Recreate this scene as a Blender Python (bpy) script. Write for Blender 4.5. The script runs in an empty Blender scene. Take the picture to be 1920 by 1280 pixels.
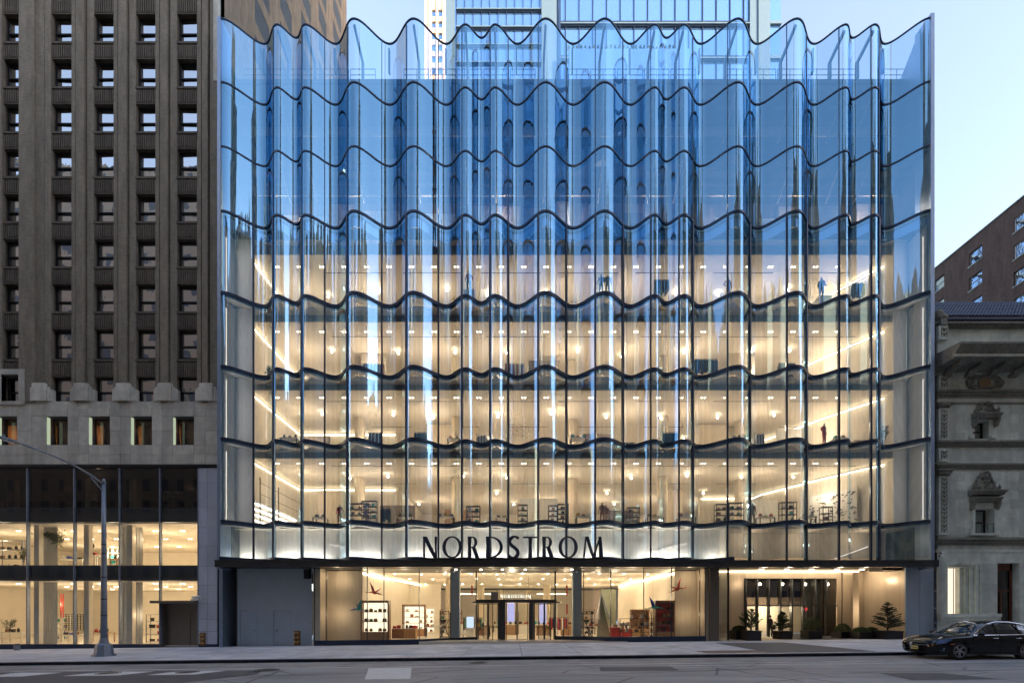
import bpy, bmesh, math, random
from mathutils import Vector, Matrix
random.seed(7)
R = math.radians
S = bpy.context.scene
COL = S.collection

# ------------------------------------------------------------------ camera, sky, sun, exposure
cam_d = bpy.data.cameras.new('camera'); cam = bpy.data.objects.new('camera', cam_d); COL.objects.link(cam)
cam.location = (0, -30, 1.9); cam.rotation_euler = (R(90), 0, 0)
cam_d.sensor_width = 36; cam_d.lens = 15.19; cam_d.shift_y = 0.265; cam_d.clip_end = 6000; cam_d.clip_start = 0.1
S.camera = cam
W = bpy.data.worlds.new('World'); S.world = W; W.use_nodes = True
wn = W.node_tree.nodes; wl = W.node_tree.links
for n in list(wn): wn.remove(n)
sky = wn.new('ShaderNodeTexSky'); sky.sky_type = 'NISHITA'; sky.sun_disc = False
SUN_EL, SUN_AZ = 8.5, 128.0            # azimuth clockwise from +Y (the direction the camera looks)
sky.sun_elevation = R(SUN_EL); sky.sun_rotation = R(SUN_AZ)
sky.altitude = 0; sky.air_density = 1.0; sky.dust_density = 2.0; sky.ozone_density = 4.0
bg = wn.new('ShaderNodeBackground'); bg.inputs['Strength'].default_value = 0.15
wo = wn.new('ShaderNodeOutputWorld')
tint = wn.new('ShaderNodeMix'); tint.data_type = 'RGBA'; tint.blend_type = 'MULTIPLY'; tint.inputs[0].default_value = 1; tint.inputs[7].default_value = (1.30, .99, .87, 1)
hsv = wn.new('ShaderNodeHueSaturation'); hsv.inputs['Saturation'].default_value = .70; hsv.inputs['Value'].default_value = .72
wl.new(sky.outputs[0], tint.inputs[6]); wl.new(tint.outputs[2], hsv.inputs['Color']); wl.new(hsv.outputs[0], bg.inputs[0]); wl.new(bg.outputs[0], wo.inputs[0])
sd = bpy.data.lights.new('sun', 'SUN'); sd.energy = 1.0; sd.angle = R(3.0); sd.color = (1.0, 0.72, 0.45)
so = bpy.data.objects.new('sun', sd); COL.objects.link(so)
sv = Vector((math.sin(R(SUN_AZ))*math.cos(R(SUN_EL)), math.cos(R(SUN_AZ))*math.cos(R(SUN_EL)), math.sin(R(SUN_EL))))
so.rotation_euler = sv.to_track_quat('Z', 'Y').to_euler(); so.location = (0, 0, 120)
S.view_settings.view_transform = 'Standard'; S.view_settings.look = 'None'
S.view_settings.exposure = 3.35; S.view_settings.gamma = 1; S.view_settings.use_curve_mapping = False
cy = S.cycles
cy.use_denoising = True; cy.max_bounces = 9; cy.diffuse_bounces = 4; cy.glossy_bounces = 4; cy.transparent_max_bounces = 24
cy.transmission_bounces = 4; cy.sample_clamp_indirect = 4; cy.caustics_reflective = False; cy.caustics_refractive = False
cy.use_light_tree = True

# ------------------------------------------------------------------ helpers
def X(px, y): return (px-960)*(30+y)/810.0
def Z(py, y): return 1.9+(1149-py)*(30+y)/810.0
def gz(x): return -0.2+0.0115*x            # pavement level: the street climbs gently
SLOPE = math.atan(0.0115)
WL = {}
def wloc(o): return WL.get(o.name, Vector((0, 0, 0))) if o else Vector((0, 0, 0))

class MB:
    def __init__(s): s.v = []; s.f = []
    def add(s, vs, fs):
        b = len(s.v); s.v += [tuple(p) for p in vs]; s.f += [tuple(b+i for i in f) for f in fs]; return s
    def box(s, x0, x1, y0, y1, z0, z1):
        if x0 > x1: x0, x1 = x1, x0
        if y0 > y1: y0, y1 = y1, y0
        if z0 > z1: z0, z1 = z1, z0
        return s.add([(x0,y0,z0),(x1,y0,z0),(x1,y1,z0),(x0,y1,z0),(x0,y0,z1),(x1,y0,z1),(x1,y1,z1),(x0,y1,z1)],
              [(0,3,2,1),(4,5,6,7),(0,1,5,4),(1,2,6,5),(2,3,7,6),(3,0,4,7)])
    def bbox(s, x0, x1, y0, y1, z0, z1, c=.02):   # box with chamfered vertical front edges and top
        P = [(x0+c,y0),(x1-c,y0),(x1,y0+c),(x1,y1),(x0,y1),(x0,y0+c)]
        Q = [(x0+2*c,y0+c),(x1-2*c,y0+c),(x1-c,y0+2*c),(x1-c,y1),(x0+c,y1),(x0+c,y0+2*c)]
        vs = [(p[0],p[1],z0) for p in P]+[(p[0],p[1],z1-c) for p in P]+[(p[0],p[1],z1) for p in Q]
        fs = [tuple(range(5,-1,-1)), tuple(range(12,18))]
        for k in (0, 6):
            for i in range(6): fs.append((k+i, k+(i+1)%6, k+6+(i+1)%6, k+6+i))
        return s.add(vs, fs)
    def quad(s, a, b, c, d): return s.add([a,b,c,d], [(0,1,2,3)])
    def tri(s, a, b, c): return s.add([a,b,c], [(0,1,2)])
    def cyl(s, x, y, z0, z1, r, n=12, r2=None):
        r2 = r if r2 is None else r2
        vs = [(x+r*math.cos(2*math.pi*i/n), y+r*math.sin(2*math.pi*i/n), z0) for i in range(n)]
        vs += [(x+r2*math.cos(2*math.pi*i/n), y+r2*math.sin(2*math.pi*i/n), z1) for i in range(n)]
        return s.add(vs, [(i,(i+1)%n,n+(i+1)%n,n+i) for i in range(n)]+[tuple(range(n-1,-1,-1)), tuple(range(n,2*n))])
    def tube(s, pts, r, n=6):
        pts = [Vector(p) for p in pts]; rs = r if isinstance(r, (list, tuple)) else [r]*len(pts)
        b = len(s.v); k = 0
        for i, p in enumerate(pts):
            d = (pts[min(i+1, len(pts)-1)]-pts[max(i-1, 0)]).normalized()
            u = d.cross(Vector((0,0,1)));
            if u.length < .05: u = d.cross(Vector((0,1,0)))
            u.normalize(); w = u.cross(d)
            for j in range(n):
                a = 2*math.pi*j/n
                s.v.append(tuple(p+u*math.cos(a)*rs[i]+w*math.sin(a)*rs[i]))
        for i in range(len(pts)-1):
            for j in range(n):
                s.f.append((b+i*n+j, b+i*n+(j+1)%n, b+(i+1)*n+(j+1)%n, b+(i+1)*n+j))
        s.f.append(tuple(b+j for j in range(n-1,-1,-1))); s.f.append(tuple(b+(len(pts)-1)*n+j for j in range(n)))
        return s
    def prism(s, poly, y0, y1):           # poly in (x,z), counter-clockwise seen from -y
        n = len(poly)
        vs = [(p[0], y0, p[1]) for p in poly]+[(p[0], y1, p[1]) for p in poly]
        return s.add(vs, [tuple(range(n)), tuple(range(2*n-1, n-1, -1))]+[((i+1)%n, i, n+i, n+(i+1)%n) for i in range(n)])
    def prismx(s, poly, x0, x1):          # poly in (y,z)
        n = len(poly)
        vs = [(x0, p[0], p[1]) for p in poly]+[(x1, p[0], p[1]) for p in poly]
        return s.add(vs, [tuple(range(n)), tuple(range(2*n-1, n-1, -1))]+[((i+1)%n, i, n+i, n+(i+1)%n) for i in range(n)])
    def ico(s, c, r, sx=1, sy=1, sz=1, n=8, m=6):
        vs = []; fs = []
        for i in range(m+1):
            t = math.pi*i/m
            for j in range(n):
                a = 2*math.pi*j/n
                vs.append((c[0]+r*sx*math.sin(t)*math.cos(a), c[1]+r*sy*math.sin(t)*math.sin(a), c[2]+r*sz*math.cos(t)))
        for i in range(m):
            for j in range(n): fs.append((i*n+j, (i+1)*n+j, (i+1)*n+(j+1)%n, i*n+(j+1)%n))
        return s.add(vs, fs)
    def mesh(s, name, m, off=Vector((0,0,0)), smooth=False):
        me = bpy.data.meshes.new(name)
        me.from_pydata([(v[0]-off[0], v[1]-off[1], v[2]-off[2]) for v in s.v], [], s.f)
        if m: me.materials.append(m)
        if smooth:
            for p in me.polygons: p.use_smooth = True
        me.update(); return me
    def build(s, name, m, parent=None, smooth=False, local=False, kind=None):
        off = Vector((0,0,0)) if (local or not parent) else wloc(parent)
        return link(name, s.mesh(name, m, off, smooth), parent, kind)
def link(name, me, parent=None, kind=None, loc=None):
    o = bpy.data.objects.new(name, me); COL.objects.link(o)
    if parent: o.parent = parent; WL[o.name] = wloc(parent)
    if loc is not None:
        o.location = loc
        WL[o.name] = wloc(parent)+Vector(loc)
    if kind: o['kind'] = kind
    return o
def thing(name, label, cat, loc=(0,0,0), rz=0, group=None):
    o = bpy.data.objects.new(name, None); COL.objects.link(o); o.location = loc; o.rotation_euler = (0,0,rz)
    o.empty_display_size = .3
    o['label'] = label; o['category'] = cat
    if group: o['group'] = group
    WL[o.name] = Vector(loc); return o
def tag(o, label, cat, group=None):
    o['label'] = label; o['category'] = cat
    if group: o['group'] = group
    return o
def copytree(o, loc, rz, label, group=None):
    c = o.copy(); COL.objects.link(c); c.location = loc; c.rotation_euler = (0,0,rz); c['label'] = label
    if group: c['group'] = group
    for ch in o.children:
        d = ch.copy(); COL.objects.link(d); d.parent = c
        for g in ch.children:
            e = g.copy(); COL.objects.link(e); e.parent = d
    return c

def holewall(mb, u0, u1, z0, z1, y, holes, depth, axis='y', sgn=1):
    """wall sheet with rectangular openings and their reveals. axis y: wall faces -y at y, reveals run to y+depth.
    axis x: wall faces +x (sgn 1) or -x (sgn -1) at x=y, reveals run depth the other way."""
    us = sorted({u0, u1, *[h[0] for h in holes], *[h[1] for h in holes]}); us = [u for u in us if u0 <= u <= u1]
    zs = sorted({z0, z1, *[h[2] for h in holes], *[h[3] for h in holes]}); zs = [z for z in zs if z0 <= z <= z1]
    def p(u, d, z):
        if axis == 'y': return (u, y+d, z)
        return (y-sgn*d, u, z)
    flip = (axis == 'x' and sgn < 0)
    def q(a, b, c, d): mb.quad(*((a,b,c,d) if not flip else (d,c,b,a)))
    for i in range(len(us)-1):
        for j in range(len(zs)-1):
            cu = (us[i]+us[i+1])/2; cz = (zs[j]+zs[j+1])/2
            if any(h[0] < cu < h[1] and h[2] < cz < h[3] for h in holes): continue
            q(p(us[i],0,zs[j]), p(us[i+1],0,zs[j]), p(us[i+1],0,zs[j+1]), p(us[i],0,zs[j+1]))
    for h in holes:
        a, b, c, d = h
        q(p(a,0,c), p(a,0,d), p(a,depth,d), p(a,depth,c)); q(p(b,0,d), p(b,0,c), p(b,depth,c), p(b,depth,d))
        q(p(b,0,c), p(a,0,c), p(a,depth,c), p(b,depth,c)); q(p(a,0,d), p(b,0,d), p(b,depth,d), p(a,depth,d))
    return mb

# ------------------------------------------------------------------ materials
def newmat(name):
    m = bpy.data.materials.new(name); m.use_nodes = True
    nt = m.node_tree; nt.nodes.clear()
    out = nt.nodes.new('ShaderNodeOutputMaterial')
    return m, nt, out
def N(nt, t, **kw):
    n = nt.nodes.new(t)
    for k, v in kw.items():
        if k in n.inputs.keys() if isinstance(k, str) else False: n.inputs[k].default_value = v
        else: setattr(n, k, v)
    return n
def c4(c): return (c[0], c[1], c[2], 1)
def pbr(name, col, rough=.6, metal=0, var=.12, scale=3.0, stretch=(1,1,1), bump=.0, bscale=60, spec=.5, coat=0, col2=None, dirt=0, objvar=0):
    m, nt, out = newmat(name); L = nt.links
    b = N(nt, 'ShaderNodeBsdfPrincipled'); b.inputs['Roughness'].default_value = rough; b.inputs['Metallic'].default_value = metal
    b.inputs['Specular IOR Level'].default_value = spec; b.inputs['Coat Weight'].default_value = coat
    L.new(b.outputs[0], out.inputs[0])
    tc = N(nt, 'ShaderNodeNewGeometry')
    mp = N(nt, 'ShaderNodeMapping'); mp.inputs['Scale'].default_value = stretch
    L.new(tc.outputs['Position'], mp.inputs[0])
    n1 = N(nt, 'ShaderNodeTexNoise'); n1.inputs['Scale'].default_value = scale; n1.inputs['Detail'].default_value = 6; n1.inputs['Roughness'].default_value = .62
    L.new(mp.outputs[0], n1.inputs['Vector'])
    mr = N(nt, 'ShaderNodeMapRange'); mr.inputs['From Min'].default_value = .3; mr.inputs['From Max'].default_value = .7
    L.new(n1.outputs['Fac'], mr.inputs['Value'])
    mx = N(nt, 'ShaderNodeMix'); mx.data_type = 'RGBA'
    c2 = col2 or tuple(min(1, c*(1+var)) for c in col)
    c1 = tuple(c*(1-var) for c in col)
    mx.inputs[6].default_value = c4(c1); mx.inputs[7].default_value = c4(c2)
    L.new(mr.outputs[0], mx.inputs[0])
    last = mx.outputs[2]
    if dirt:
        n3 = N(nt, 'ShaderNodeTexNoise'); n3.inputs['Scale'].default_value = .9; n3.inputs['Detail'].default_value = 8
        mp3 = N(nt, 'ShaderNodeMapping'); mp3.inputs['Scale'].default_value = (1,1,.25)
        L.new(tc.outputs['Position'], mp3.inputs[0]); L.new(mp3.outputs[0], n3.inputs['Vector'])
        mr3 = N(nt, 'ShaderNodeMapRange'); mr3.inputs['From Min'].default_value = .42; mr3.inputs['From Max'].default_value = .68
        mr3.inputs['To Max'].default_value = dirt
        L.new(n3.outputs['Fac'], mr3.inputs['Value'])
        mx3 = N(nt, 'ShaderNodeMix'); mx3.data_type = 'RGBA'; mx3.inputs[7].default_value = c4(tuple(c*.4 for c in col))
        L.new(mr3.outputs[0], mx3.inputs[0]); L.new(last, mx3.inputs[6]); last = mx3.outputs[2]
    if objvar:
        oi = N(nt, 'ShaderNodeObjectInfo'); hs = N(nt, 'ShaderNodeHueSaturation')
        mr4 = N(nt, 'ShaderNodeMapRange'); mr4.inputs['To Min'].default_value = 1-objvar; mr4.inputs['To Max'].default_value = 1+objvar
        L.new(oi.outputs['Random'], mr4.inputs['Value']); L.new(mr4.outputs[0], hs.inputs['Value']); L.new(last, hs.inputs['Color']); last = hs.outputs[0]
    L.new(last, b.inputs['Base Color'])
    rr = N(nt, 'ShaderNodeMapRange'); rr.inputs['To Min'].default_value = max(0.02, rough-.06); rr.inputs['To Max'].default_value = min(1, rough+.08)
    L.new(n1.outputs['Fac'], rr.inputs['Value']); L.new(rr.outputs[0], b.inputs['Roughness'])
    if bump:
        n2 = N(nt, 'ShaderNodeTexNoise'); n2.inputs['Scale'].default_value = bscale; n2.inputs['Detail'].default_value = 4
        L.new(tc.outputs['Position'], n2.inputs['Vector'])
        bp = N(nt, 'ShaderNodeBump'); bp.inputs['Strength'].default_value = bump; bp.inputs['Distance'].default_value = .02
        L.new(n2.outputs['Fac'], bp.inputs['Height']); L.new(bp.outputs[0], b.inputs['Normal'])
    return m
def brickmat(name, c1, c2, mortar, bw=.22, bh=.075, axis='xz', rough=.85):
    m, nt, out = newmat(name); L = nt.links
    b = N(nt, 'ShaderNodeBsdfPrincipled'); b.inputs['Roughness'].default_value = rough; b.inputs['Specular IOR Level'].default_value = .25
    L.new(b.outputs[0], out.inputs[0])
    g = N(nt, 'ShaderNodeNewGeometry'); sp = N(nt, 'ShaderNodeSeparateXYZ'); cb = N(nt, 'ShaderNodeCombineXYZ')
    L.new(g.outputs['Position'], sp.inputs[0])
    if axis == 'xz': L.new(sp.outputs[0], cb.inputs[0])
    elif axis == 'yz': L.new(sp.outputs[1], cb.inputs[0])
    else:
        ad = N(nt, 'ShaderNodeMath'); ad.operation = 'ADD'; L.new(sp.outputs[0], ad.inputs[0]); L.new(sp.outputs[1], ad.inputs[1]); L.new(ad.outputs[0], cb.inputs[0])
    L.new(sp.outputs[2], cb.inputs[1])
    br = N(nt, 'ShaderNodeTexBrick'); br.inputs['Scale'].default_value = 1; br.inputs['Brick Width'].default_value = bw; br.inputs['Row Height'].default_value = bh
    br.inputs['Mortar Size'].default_value = .008; br.inputs['Color1'].default_value = c4(c1); br.inputs['Color2'].default_value = c4(c2); br.inputs['Mortar'].default_value = c4(mortar)
    L.new(cb.outputs[0], br.inputs['Vector'])
    n = N(nt, 'ShaderNodeTexNoise'); n.inputs['Scale'].default_value = 1.3; n.inputs['Detail'].default_value = 8; n.inputs['Roughness'].default_value = .7
    mp = N(nt, 'ShaderNodeMapping'); mp.inputs['Scale'].default_value = (1.5,1.5,.35); L.new(g.outputs['Position'], mp.inputs[0]); L.new(mp.outputs[0], n.inputs['Vector'])
    mr = N(nt, 'ShaderNodeMapRange'); mr.inputs['From Min'].default_value = .3; mr.inputs['From Max'].default_value = .7; mr.inputs['To Min'].default_value = .68; mr.inputs['To Max'].default_value = 1.25
    L.new(n.outputs['Fac'], mr.inputs['Value'])
    hs = N(nt, 'ShaderNodeHueSaturation'); L.new(br.outputs['Color'], hs.inputs['Color']); L.new(mr.outputs[0], hs.inputs['Value'])
    L.new(hs.outputs[0], b.inputs['Base Color'])
    bp = N(nt, 'ShaderNodeBump'); bp.inputs['Strength'].default_value = .5; bp.inputs['Distance'].default_value = .01; bp.invert = True
    L.new(br.outputs['Fac'], bp.inputs['Height']); L.new(bp.outputs[0], b.inputs['Normal'])
    return m
def glass(name, tint=(.9,.95,.95), refl=.12, wav=0.0, rcol=(1,1,1), power=4.0, wscale=(2.2,2.2,.06), rough=0.0):
    m, nt, out = newmat(name); L = nt.links
    tr = N(nt, 'ShaderNodeBsdfTransparent'); tr.inputs[0].default_value = c4(tint)
    gl = N(nt, 'ShaderNodeBsdfGlossy'); gl.inputs['Roughness'].default_value = rough; gl.inputs[0].default_value = c4(rcol)
    lw = N(nt, 'ShaderNodeLayerWeight'); lw.inputs['Blend'].default_value = .5
    pw = N(nt, 'ShaderNodeMath'); pw.operation = 'POWER'; pw.inputs[1].default_value = power
    L.new(lw.outputs['Facing'], pw.inputs[0])
    ml = N(nt, 'ShaderNodeMath'); ml.operation = 'MULTIPLY_ADD'; ml.inputs[1].default_value = 1-refl; ml.inputs[2].default_value = refl
    L.new(pw.outputs[0], ml.inputs[0])
    mx = N(nt, 'ShaderNodeMixShader'); L.new(ml.outputs[0], mx.inputs[0]); L.new(tr.outputs[0], mx.inputs[1]); L.new(gl.outputs[0], mx.inputs[2])
    L.new(mx.outputs[0], out.inputs[0])
    if wav:
        g = N(nt, 'ShaderNodeNewGeometry'); mp = N(nt, 'ShaderNodeMapping'); mp.inputs['Scale'].default_value = wscale
        L.new(g.outputs['Position'], mp.inputs[0])
        n = N(nt, 'ShaderNodeTexNoise'); n.inputs['Scale'].default_value = 1.0; n.inputs['Detail'].default_value = 2.0; n.inputs['Roughness'].default_value = .35
        L.new(mp.outputs[0], n.inputs['Vector'])
        bp = N(nt, 'ShaderNodeBump'); bp.inputs['Strength'].default_value = 1.0; bp.inputs['Distance'].default_value = wav
        L.new(n.outputs['Fac'], bp.inputs['Height']); L.new(bp.outputs[0], gl.inputs['Normal'])
    return m
def emit(name, col, s):
    m, nt, out = newmat(name); e = N(nt, 'ShaderNodeEmission'); e.inputs[0].default_value = c4(col); e.inputs[1].default_value = s
    nt.links.new(e.outputs[0], out.inputs[0]); return m
M = {}
M['brick'] = brickmat('olive_brown_brick', (.26,.225,.165), (.20,.17,.12), (.27,.245,.20), axis='xy')
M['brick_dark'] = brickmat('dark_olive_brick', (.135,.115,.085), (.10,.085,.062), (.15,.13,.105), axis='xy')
M['brick_tan'] = brickmat('tan_brick', (.30,.225,.145), (.24,.18,.115), (.28,.24,.19), axis='xy')
M['brick_red'] = brickmat('red_brown_brick'.strip(), (.14,.082,.062), (.10,.062,.048), (.16,.135,.115), axis='xy')
M['limestone'] = pbr('limestone', (.58,.56,.47), .85, var=.16, scale=2.2, bump=.3, bscale=25, dirt=.5, objvar=.13)
M['stone_grey'] = pbr('weathered_grey_limestone', (.66,.70,.60), .9, var=.2, scale=1.6, bump=.4, bscale=18, dirt=.45)
M['stone_dark'] = pbr('dark_carved_stone', (.25,.245,.20), .95, var=.4, scale=8, bump=.6, bscale=30, dirt=.6)  # darker tone for carvings, courses and cornice
M['granite'] = pbr('blue_grey_granite', (.50,.54,.62), .5, var=.1, scale=14, bump=.05, objvar=.1, dirt=.25)
M['navy'] = pbr('navy_painted_aluminium', (.022,.038,.075), .33, metal=.35, var=.2, scale=2)
M['letter'] = pbr('dark_navy_letter_metal', (.02,.028,.055), .4, metal=.2, var=.1)
M['fin'] = pbr('pale_blue_anodised_metal', (.28,.36,.48), .35, metal=.6, var=.08)
M['steel_dark'] = pbr('dark_bronze_steel', (.07,.075,.08), .32, metal=.7, var=.25, scale=1.2, stretch=(1,1,6))
M['grey_panel'] = pbr('slate_grey_metal_panel', (.33,.40,.46), .5, metal=.25, var=.07, scale=1, bump=.02)
M['bronze_panel'] = pbr('dull_bronze_metal_panel', (.2,.17,.135), .38, metal=.55, var=.1, scale=.8, stretch=(3,3,.3))
M['entry_metal'] = pbr('brushed_champagne_metal', (.52,.44,.34), .36, metal=.3, var=.1, scale=1, stretch=(6,6,.2), objvar=.12)
M['plaster'] = pbr('cream_plaster', (.78,.72,.62), .8, var=.03, scale=1)
M['ceiling'] = pbr('pale_cream_ceiling', (.80,.74,.64), .8, var=.03, scale=.6)
M['travertine'] = pbr('pale_travertine_panel', (.62,.53,.40), .6, var=.07, scale=2, stretch=(4,4,.3), objvar=.05)
M['floor_in'] = pbr('polished_pale_floor', (.66,.60,.50), .3, var=.06, scale=1)
M['bulk'] = pbr('dark_shadow_box_panel', (.38,.39,.38), .6, var=.1, scale=1)
M['mech'] = pbr('dark_plant_room_wall', (.07,.08,.085), .8, var=.3, scale=1)
M['storage'] = pbr('brown_grey_service_wall', (.22,.18,.15), .8, var=.2, scale=.8, stretch=(3,3,.3))
M['frit'] = pbr('white_side_screen', (.78,.77,.73), .7, var=.03, scale=2, stretch=(8,8,.2))
M['louvre'] = pbr('pale_louvre_metal', (.55,.60,.66), .5, metal=.2, var=.05)
M['roof'] = pbr('olive_roof_edge', (.15,.165,.15), .8, var=.2)
M['strut'] = pbr('beige_steel_strut', (.45,.38,.28), .6, var=.1)
M['brace'] = pbr('blue_grey_steel_brace', (.10,.15,.22), .5, metal=.3, var=.1)
M['black'] = pbr('black_metal', (.012,.012,.013), .4, metal=.3, var=.2)
M['white'] = pbr('white_paint', (.75,.74,.70), .5, var=.04)
M['wood'] = pbr('warm_brown_wood', (.22,.11,.05), .45, var=.3, scale=3, stretch=(1,1,8))
M['wood_lt'] = pbr('oak_wood', (.42,.25,.12), .5, var=.2, scale=3, stretch=(6,1,1))
M['door_wood'] = pbr('mahogany_door', (.13,.042,.018), .4, var=.3, scale=4, stretch=(1,1,.2))
M['red'] = pbr('red_lacquer', (.62,.05,.03), .4, var=.08)
M['redcloth'] = pbr('red_fabric', (.45,.03,.04), .8, var=.2)
M['teal'] = pbr('teal_paper', (.03,.42,.40), .5, var=.2)
M['blue'] = pbr('blue_paper', (.04,.08,.42), .5, var=.2)
M['navycloth'] = pbr('navy_cloth', (.02,.03,.09), .8, var=.2)
M['darkcloth'] = pbr('charcoal_cloth', (.03,.028,.03), .85, var=.3)
M['green'] = pbr('green_fabric', (.06,.20,.13), .7, var=.2)
M['pinkcloth'] = pbr('magenta_cloth', (.5,.05,.18), .8, var=.2)
M['leather'] = pbr('tan_leather', (.34,.14,.05), .5, var=.2)
M['purple'] = pbr('lilac_grey_fabric', (.25,.20,.30), .7, var=.1)
M['yellow'] = pbr('mustard_fabric', (.6,.38,.03), .7, var=.1)
M['skin'] = pbr('ivory_mannequin', (.55,.42,.30), .5, var=.05)
M['brass'] = pbr('weathered_brass', (.45,.28,.10), .35, metal=.9, var=.3, scale=10)
M['lamp_grey'] = pbr('galvanised_blue_grey_steel', (.24,.28,.34), .45, metal=.4, var=.15, scale=4, dirt=.3)
M['concrete'] = pbr('pavement_concrete', (.58,.585,.60), .8, var=.16, scale=1.1, bump=.25, bscale=70, objvar=.11, dirt=.35)
M['kerb'] = pbr('steel_faced_kerb', (.085,.095,.12), .45, metal=.3, var=.25, scale=3, objvar=.12)
M['bark'] = pbr('brown_bark', (.07,.045,.03), .9, var=.3, scale=10)
M['conifer'] = pbr('dark_green_needles', (.045,.08,.035), .7, var=.5, scale=6)
M['conifer_b'] = pbr('grey_green_needles', (.085,.12,.08), .7, var=.5, scale=6)
M['box'] = pbr('boxwood_leaves', (.055,.095,.03), .6, var=.5, scale=9)
M['planter'] = pbr('black_planter', (.012,.012,.014), .5, var=.3)
M['rooftile'] = pbr('navy_glazed_tile', (.008,.018,.06), .5, var=.35, scale=9, objvar=.2)
M['warm_led'] = emit('warm_led', (1,.80,.52), 1.3)
M['soft_led'] = emit('soft_edge_led', (1,.86,.72), .22)
M['white_led'] = emit('white_led', (1,.9,.76), 2.2)
M['downlight'] = emit('downlight_lens', (1,.84,.6), 2.2)
M['globe'] = emit('glowing_globe', (1,.84,.58), 5)
M['redsign'] = emit('red_exit_sign', (1,.03,.04), .35)
M['screen'] = emit('pale_blue_screen', (.62,.75,1), .12)
M['lilac_led'] = emit('lilac_light_panel', (.62,.58,1), .1)
M['signwhite'] = emit('white_lit_lettering', (1,.97,.88), .2)
M['backlit'] = emit('backlit_shelf_panel', (1,.83,.58), .16)
M['facade_glass'] = glass('curved_facade_glass', (.74,.80,.86), .35, wav=.0034, rcol=(.33,.66,.93), wscale=(6.5,6.5,.05))
M['shop_glass'] = glass('shop_front_glass', (.93,.96,.94), .055, wav=.0006)
M['curtain_glass'] = glass('curtain_wall_glass', (.88,.92,.90), .10, wav=.0015)
M['dark_glass'] = glass('tinted_curtain_glass', (.35,.36,.36), .10, wav=.0015)
M['win_glass'] = glass('sash_window_glass', (.25,.27,.30), .60, wav=.004, wscale=(1.3,1.3,1.0))
M['entry_glass'] = glass('dark_lobby_glass', (.5,.48,.45), .12, wav=.001)
def towerglass(name, base, refl, wav):
    m, nt, out = newmat(name); L = nt.links
    d = N(nt, 'ShaderNodeBsdfDiffuse'); d.inputs[0].default_value = c4(base)
    gl = N(nt, 'ShaderNodeBsdfGlossy'); gl.inputs['Roughness'].default_value = .03; gl.inputs[0].default_value = (.38,.62,.95,1)
    mx = N(nt, 'ShaderNodeMixShader'); mx.inputs[0].default_value = refl
    oi = N(nt, 'ShaderNodeObjectInfo'); g = N(nt, 'ShaderNodeNewGeometry')
    mp = N(nt, 'ShaderNodeMapping'); mp.inputs['Scale'].default_value = (.35,.35,.2); L.new(g.outputs['Position'], mp.inputs[0])
    n = N(nt, 'ShaderNodeTexNoise'); n.inputs['Scale'].default_value = 1.0; L.new(mp.outputs[0], n.inputs['Vector'])
    bp = N(nt, 'ShaderNodeBump'); bp.inputs['Distance'].default_value = wav; bp.inputs['Strength'].default_value = 1
    L.new(n.outputs['Fac'], bp.inputs['Height']); L.new(bp.outputs[0], gl.inputs['Normal'])
    L.new(d.outputs[0], mx.inputs[1]); L.new(gl.outputs[0], mx.inputs[2]); L.new(mx.outputs[0], out.inputs[0])
    return m
M['tower_glass'] = towerglass('blue_mirror_tower_glass', (.10,.22,.42), .72, .03)
M['tower_metal'] = pbr('pale_tower_metal', (.12,.20,.26), .5, metal=.2, var=.06)
M['car_paint'] = pbr('black_car_paint', (.002,.002,.0025), .10, metal=0, var=.0, spec=.35, coat=.2)
M['car_glass'] = glass('car_window_glass', (.05,.06,.06), .08, wav=0)
M['tyre'] = pbr('tyre_rubber', (.012,.012,.012), .8, var=.2)
M['alloy'] = pbr('silver_alloy', (.45,.46,.48), .25, metal=.9, var=.1)
M['chrome'] = pbr('bright_trim', (.7,.7,.72), .12, metal=1, var=.02)
M['headlamp'] = pbr('clear_headlamp', (.12,.22,.5), .06, metal=.75, var=.2, coat=1)
M['amber'] = pbr('amber_reflector', (.5,.09,.01), .2, var=.05)
M['plate'] = pbr('yellow_number_plate', (.72,.62,.22), .5, var=.05)

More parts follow.
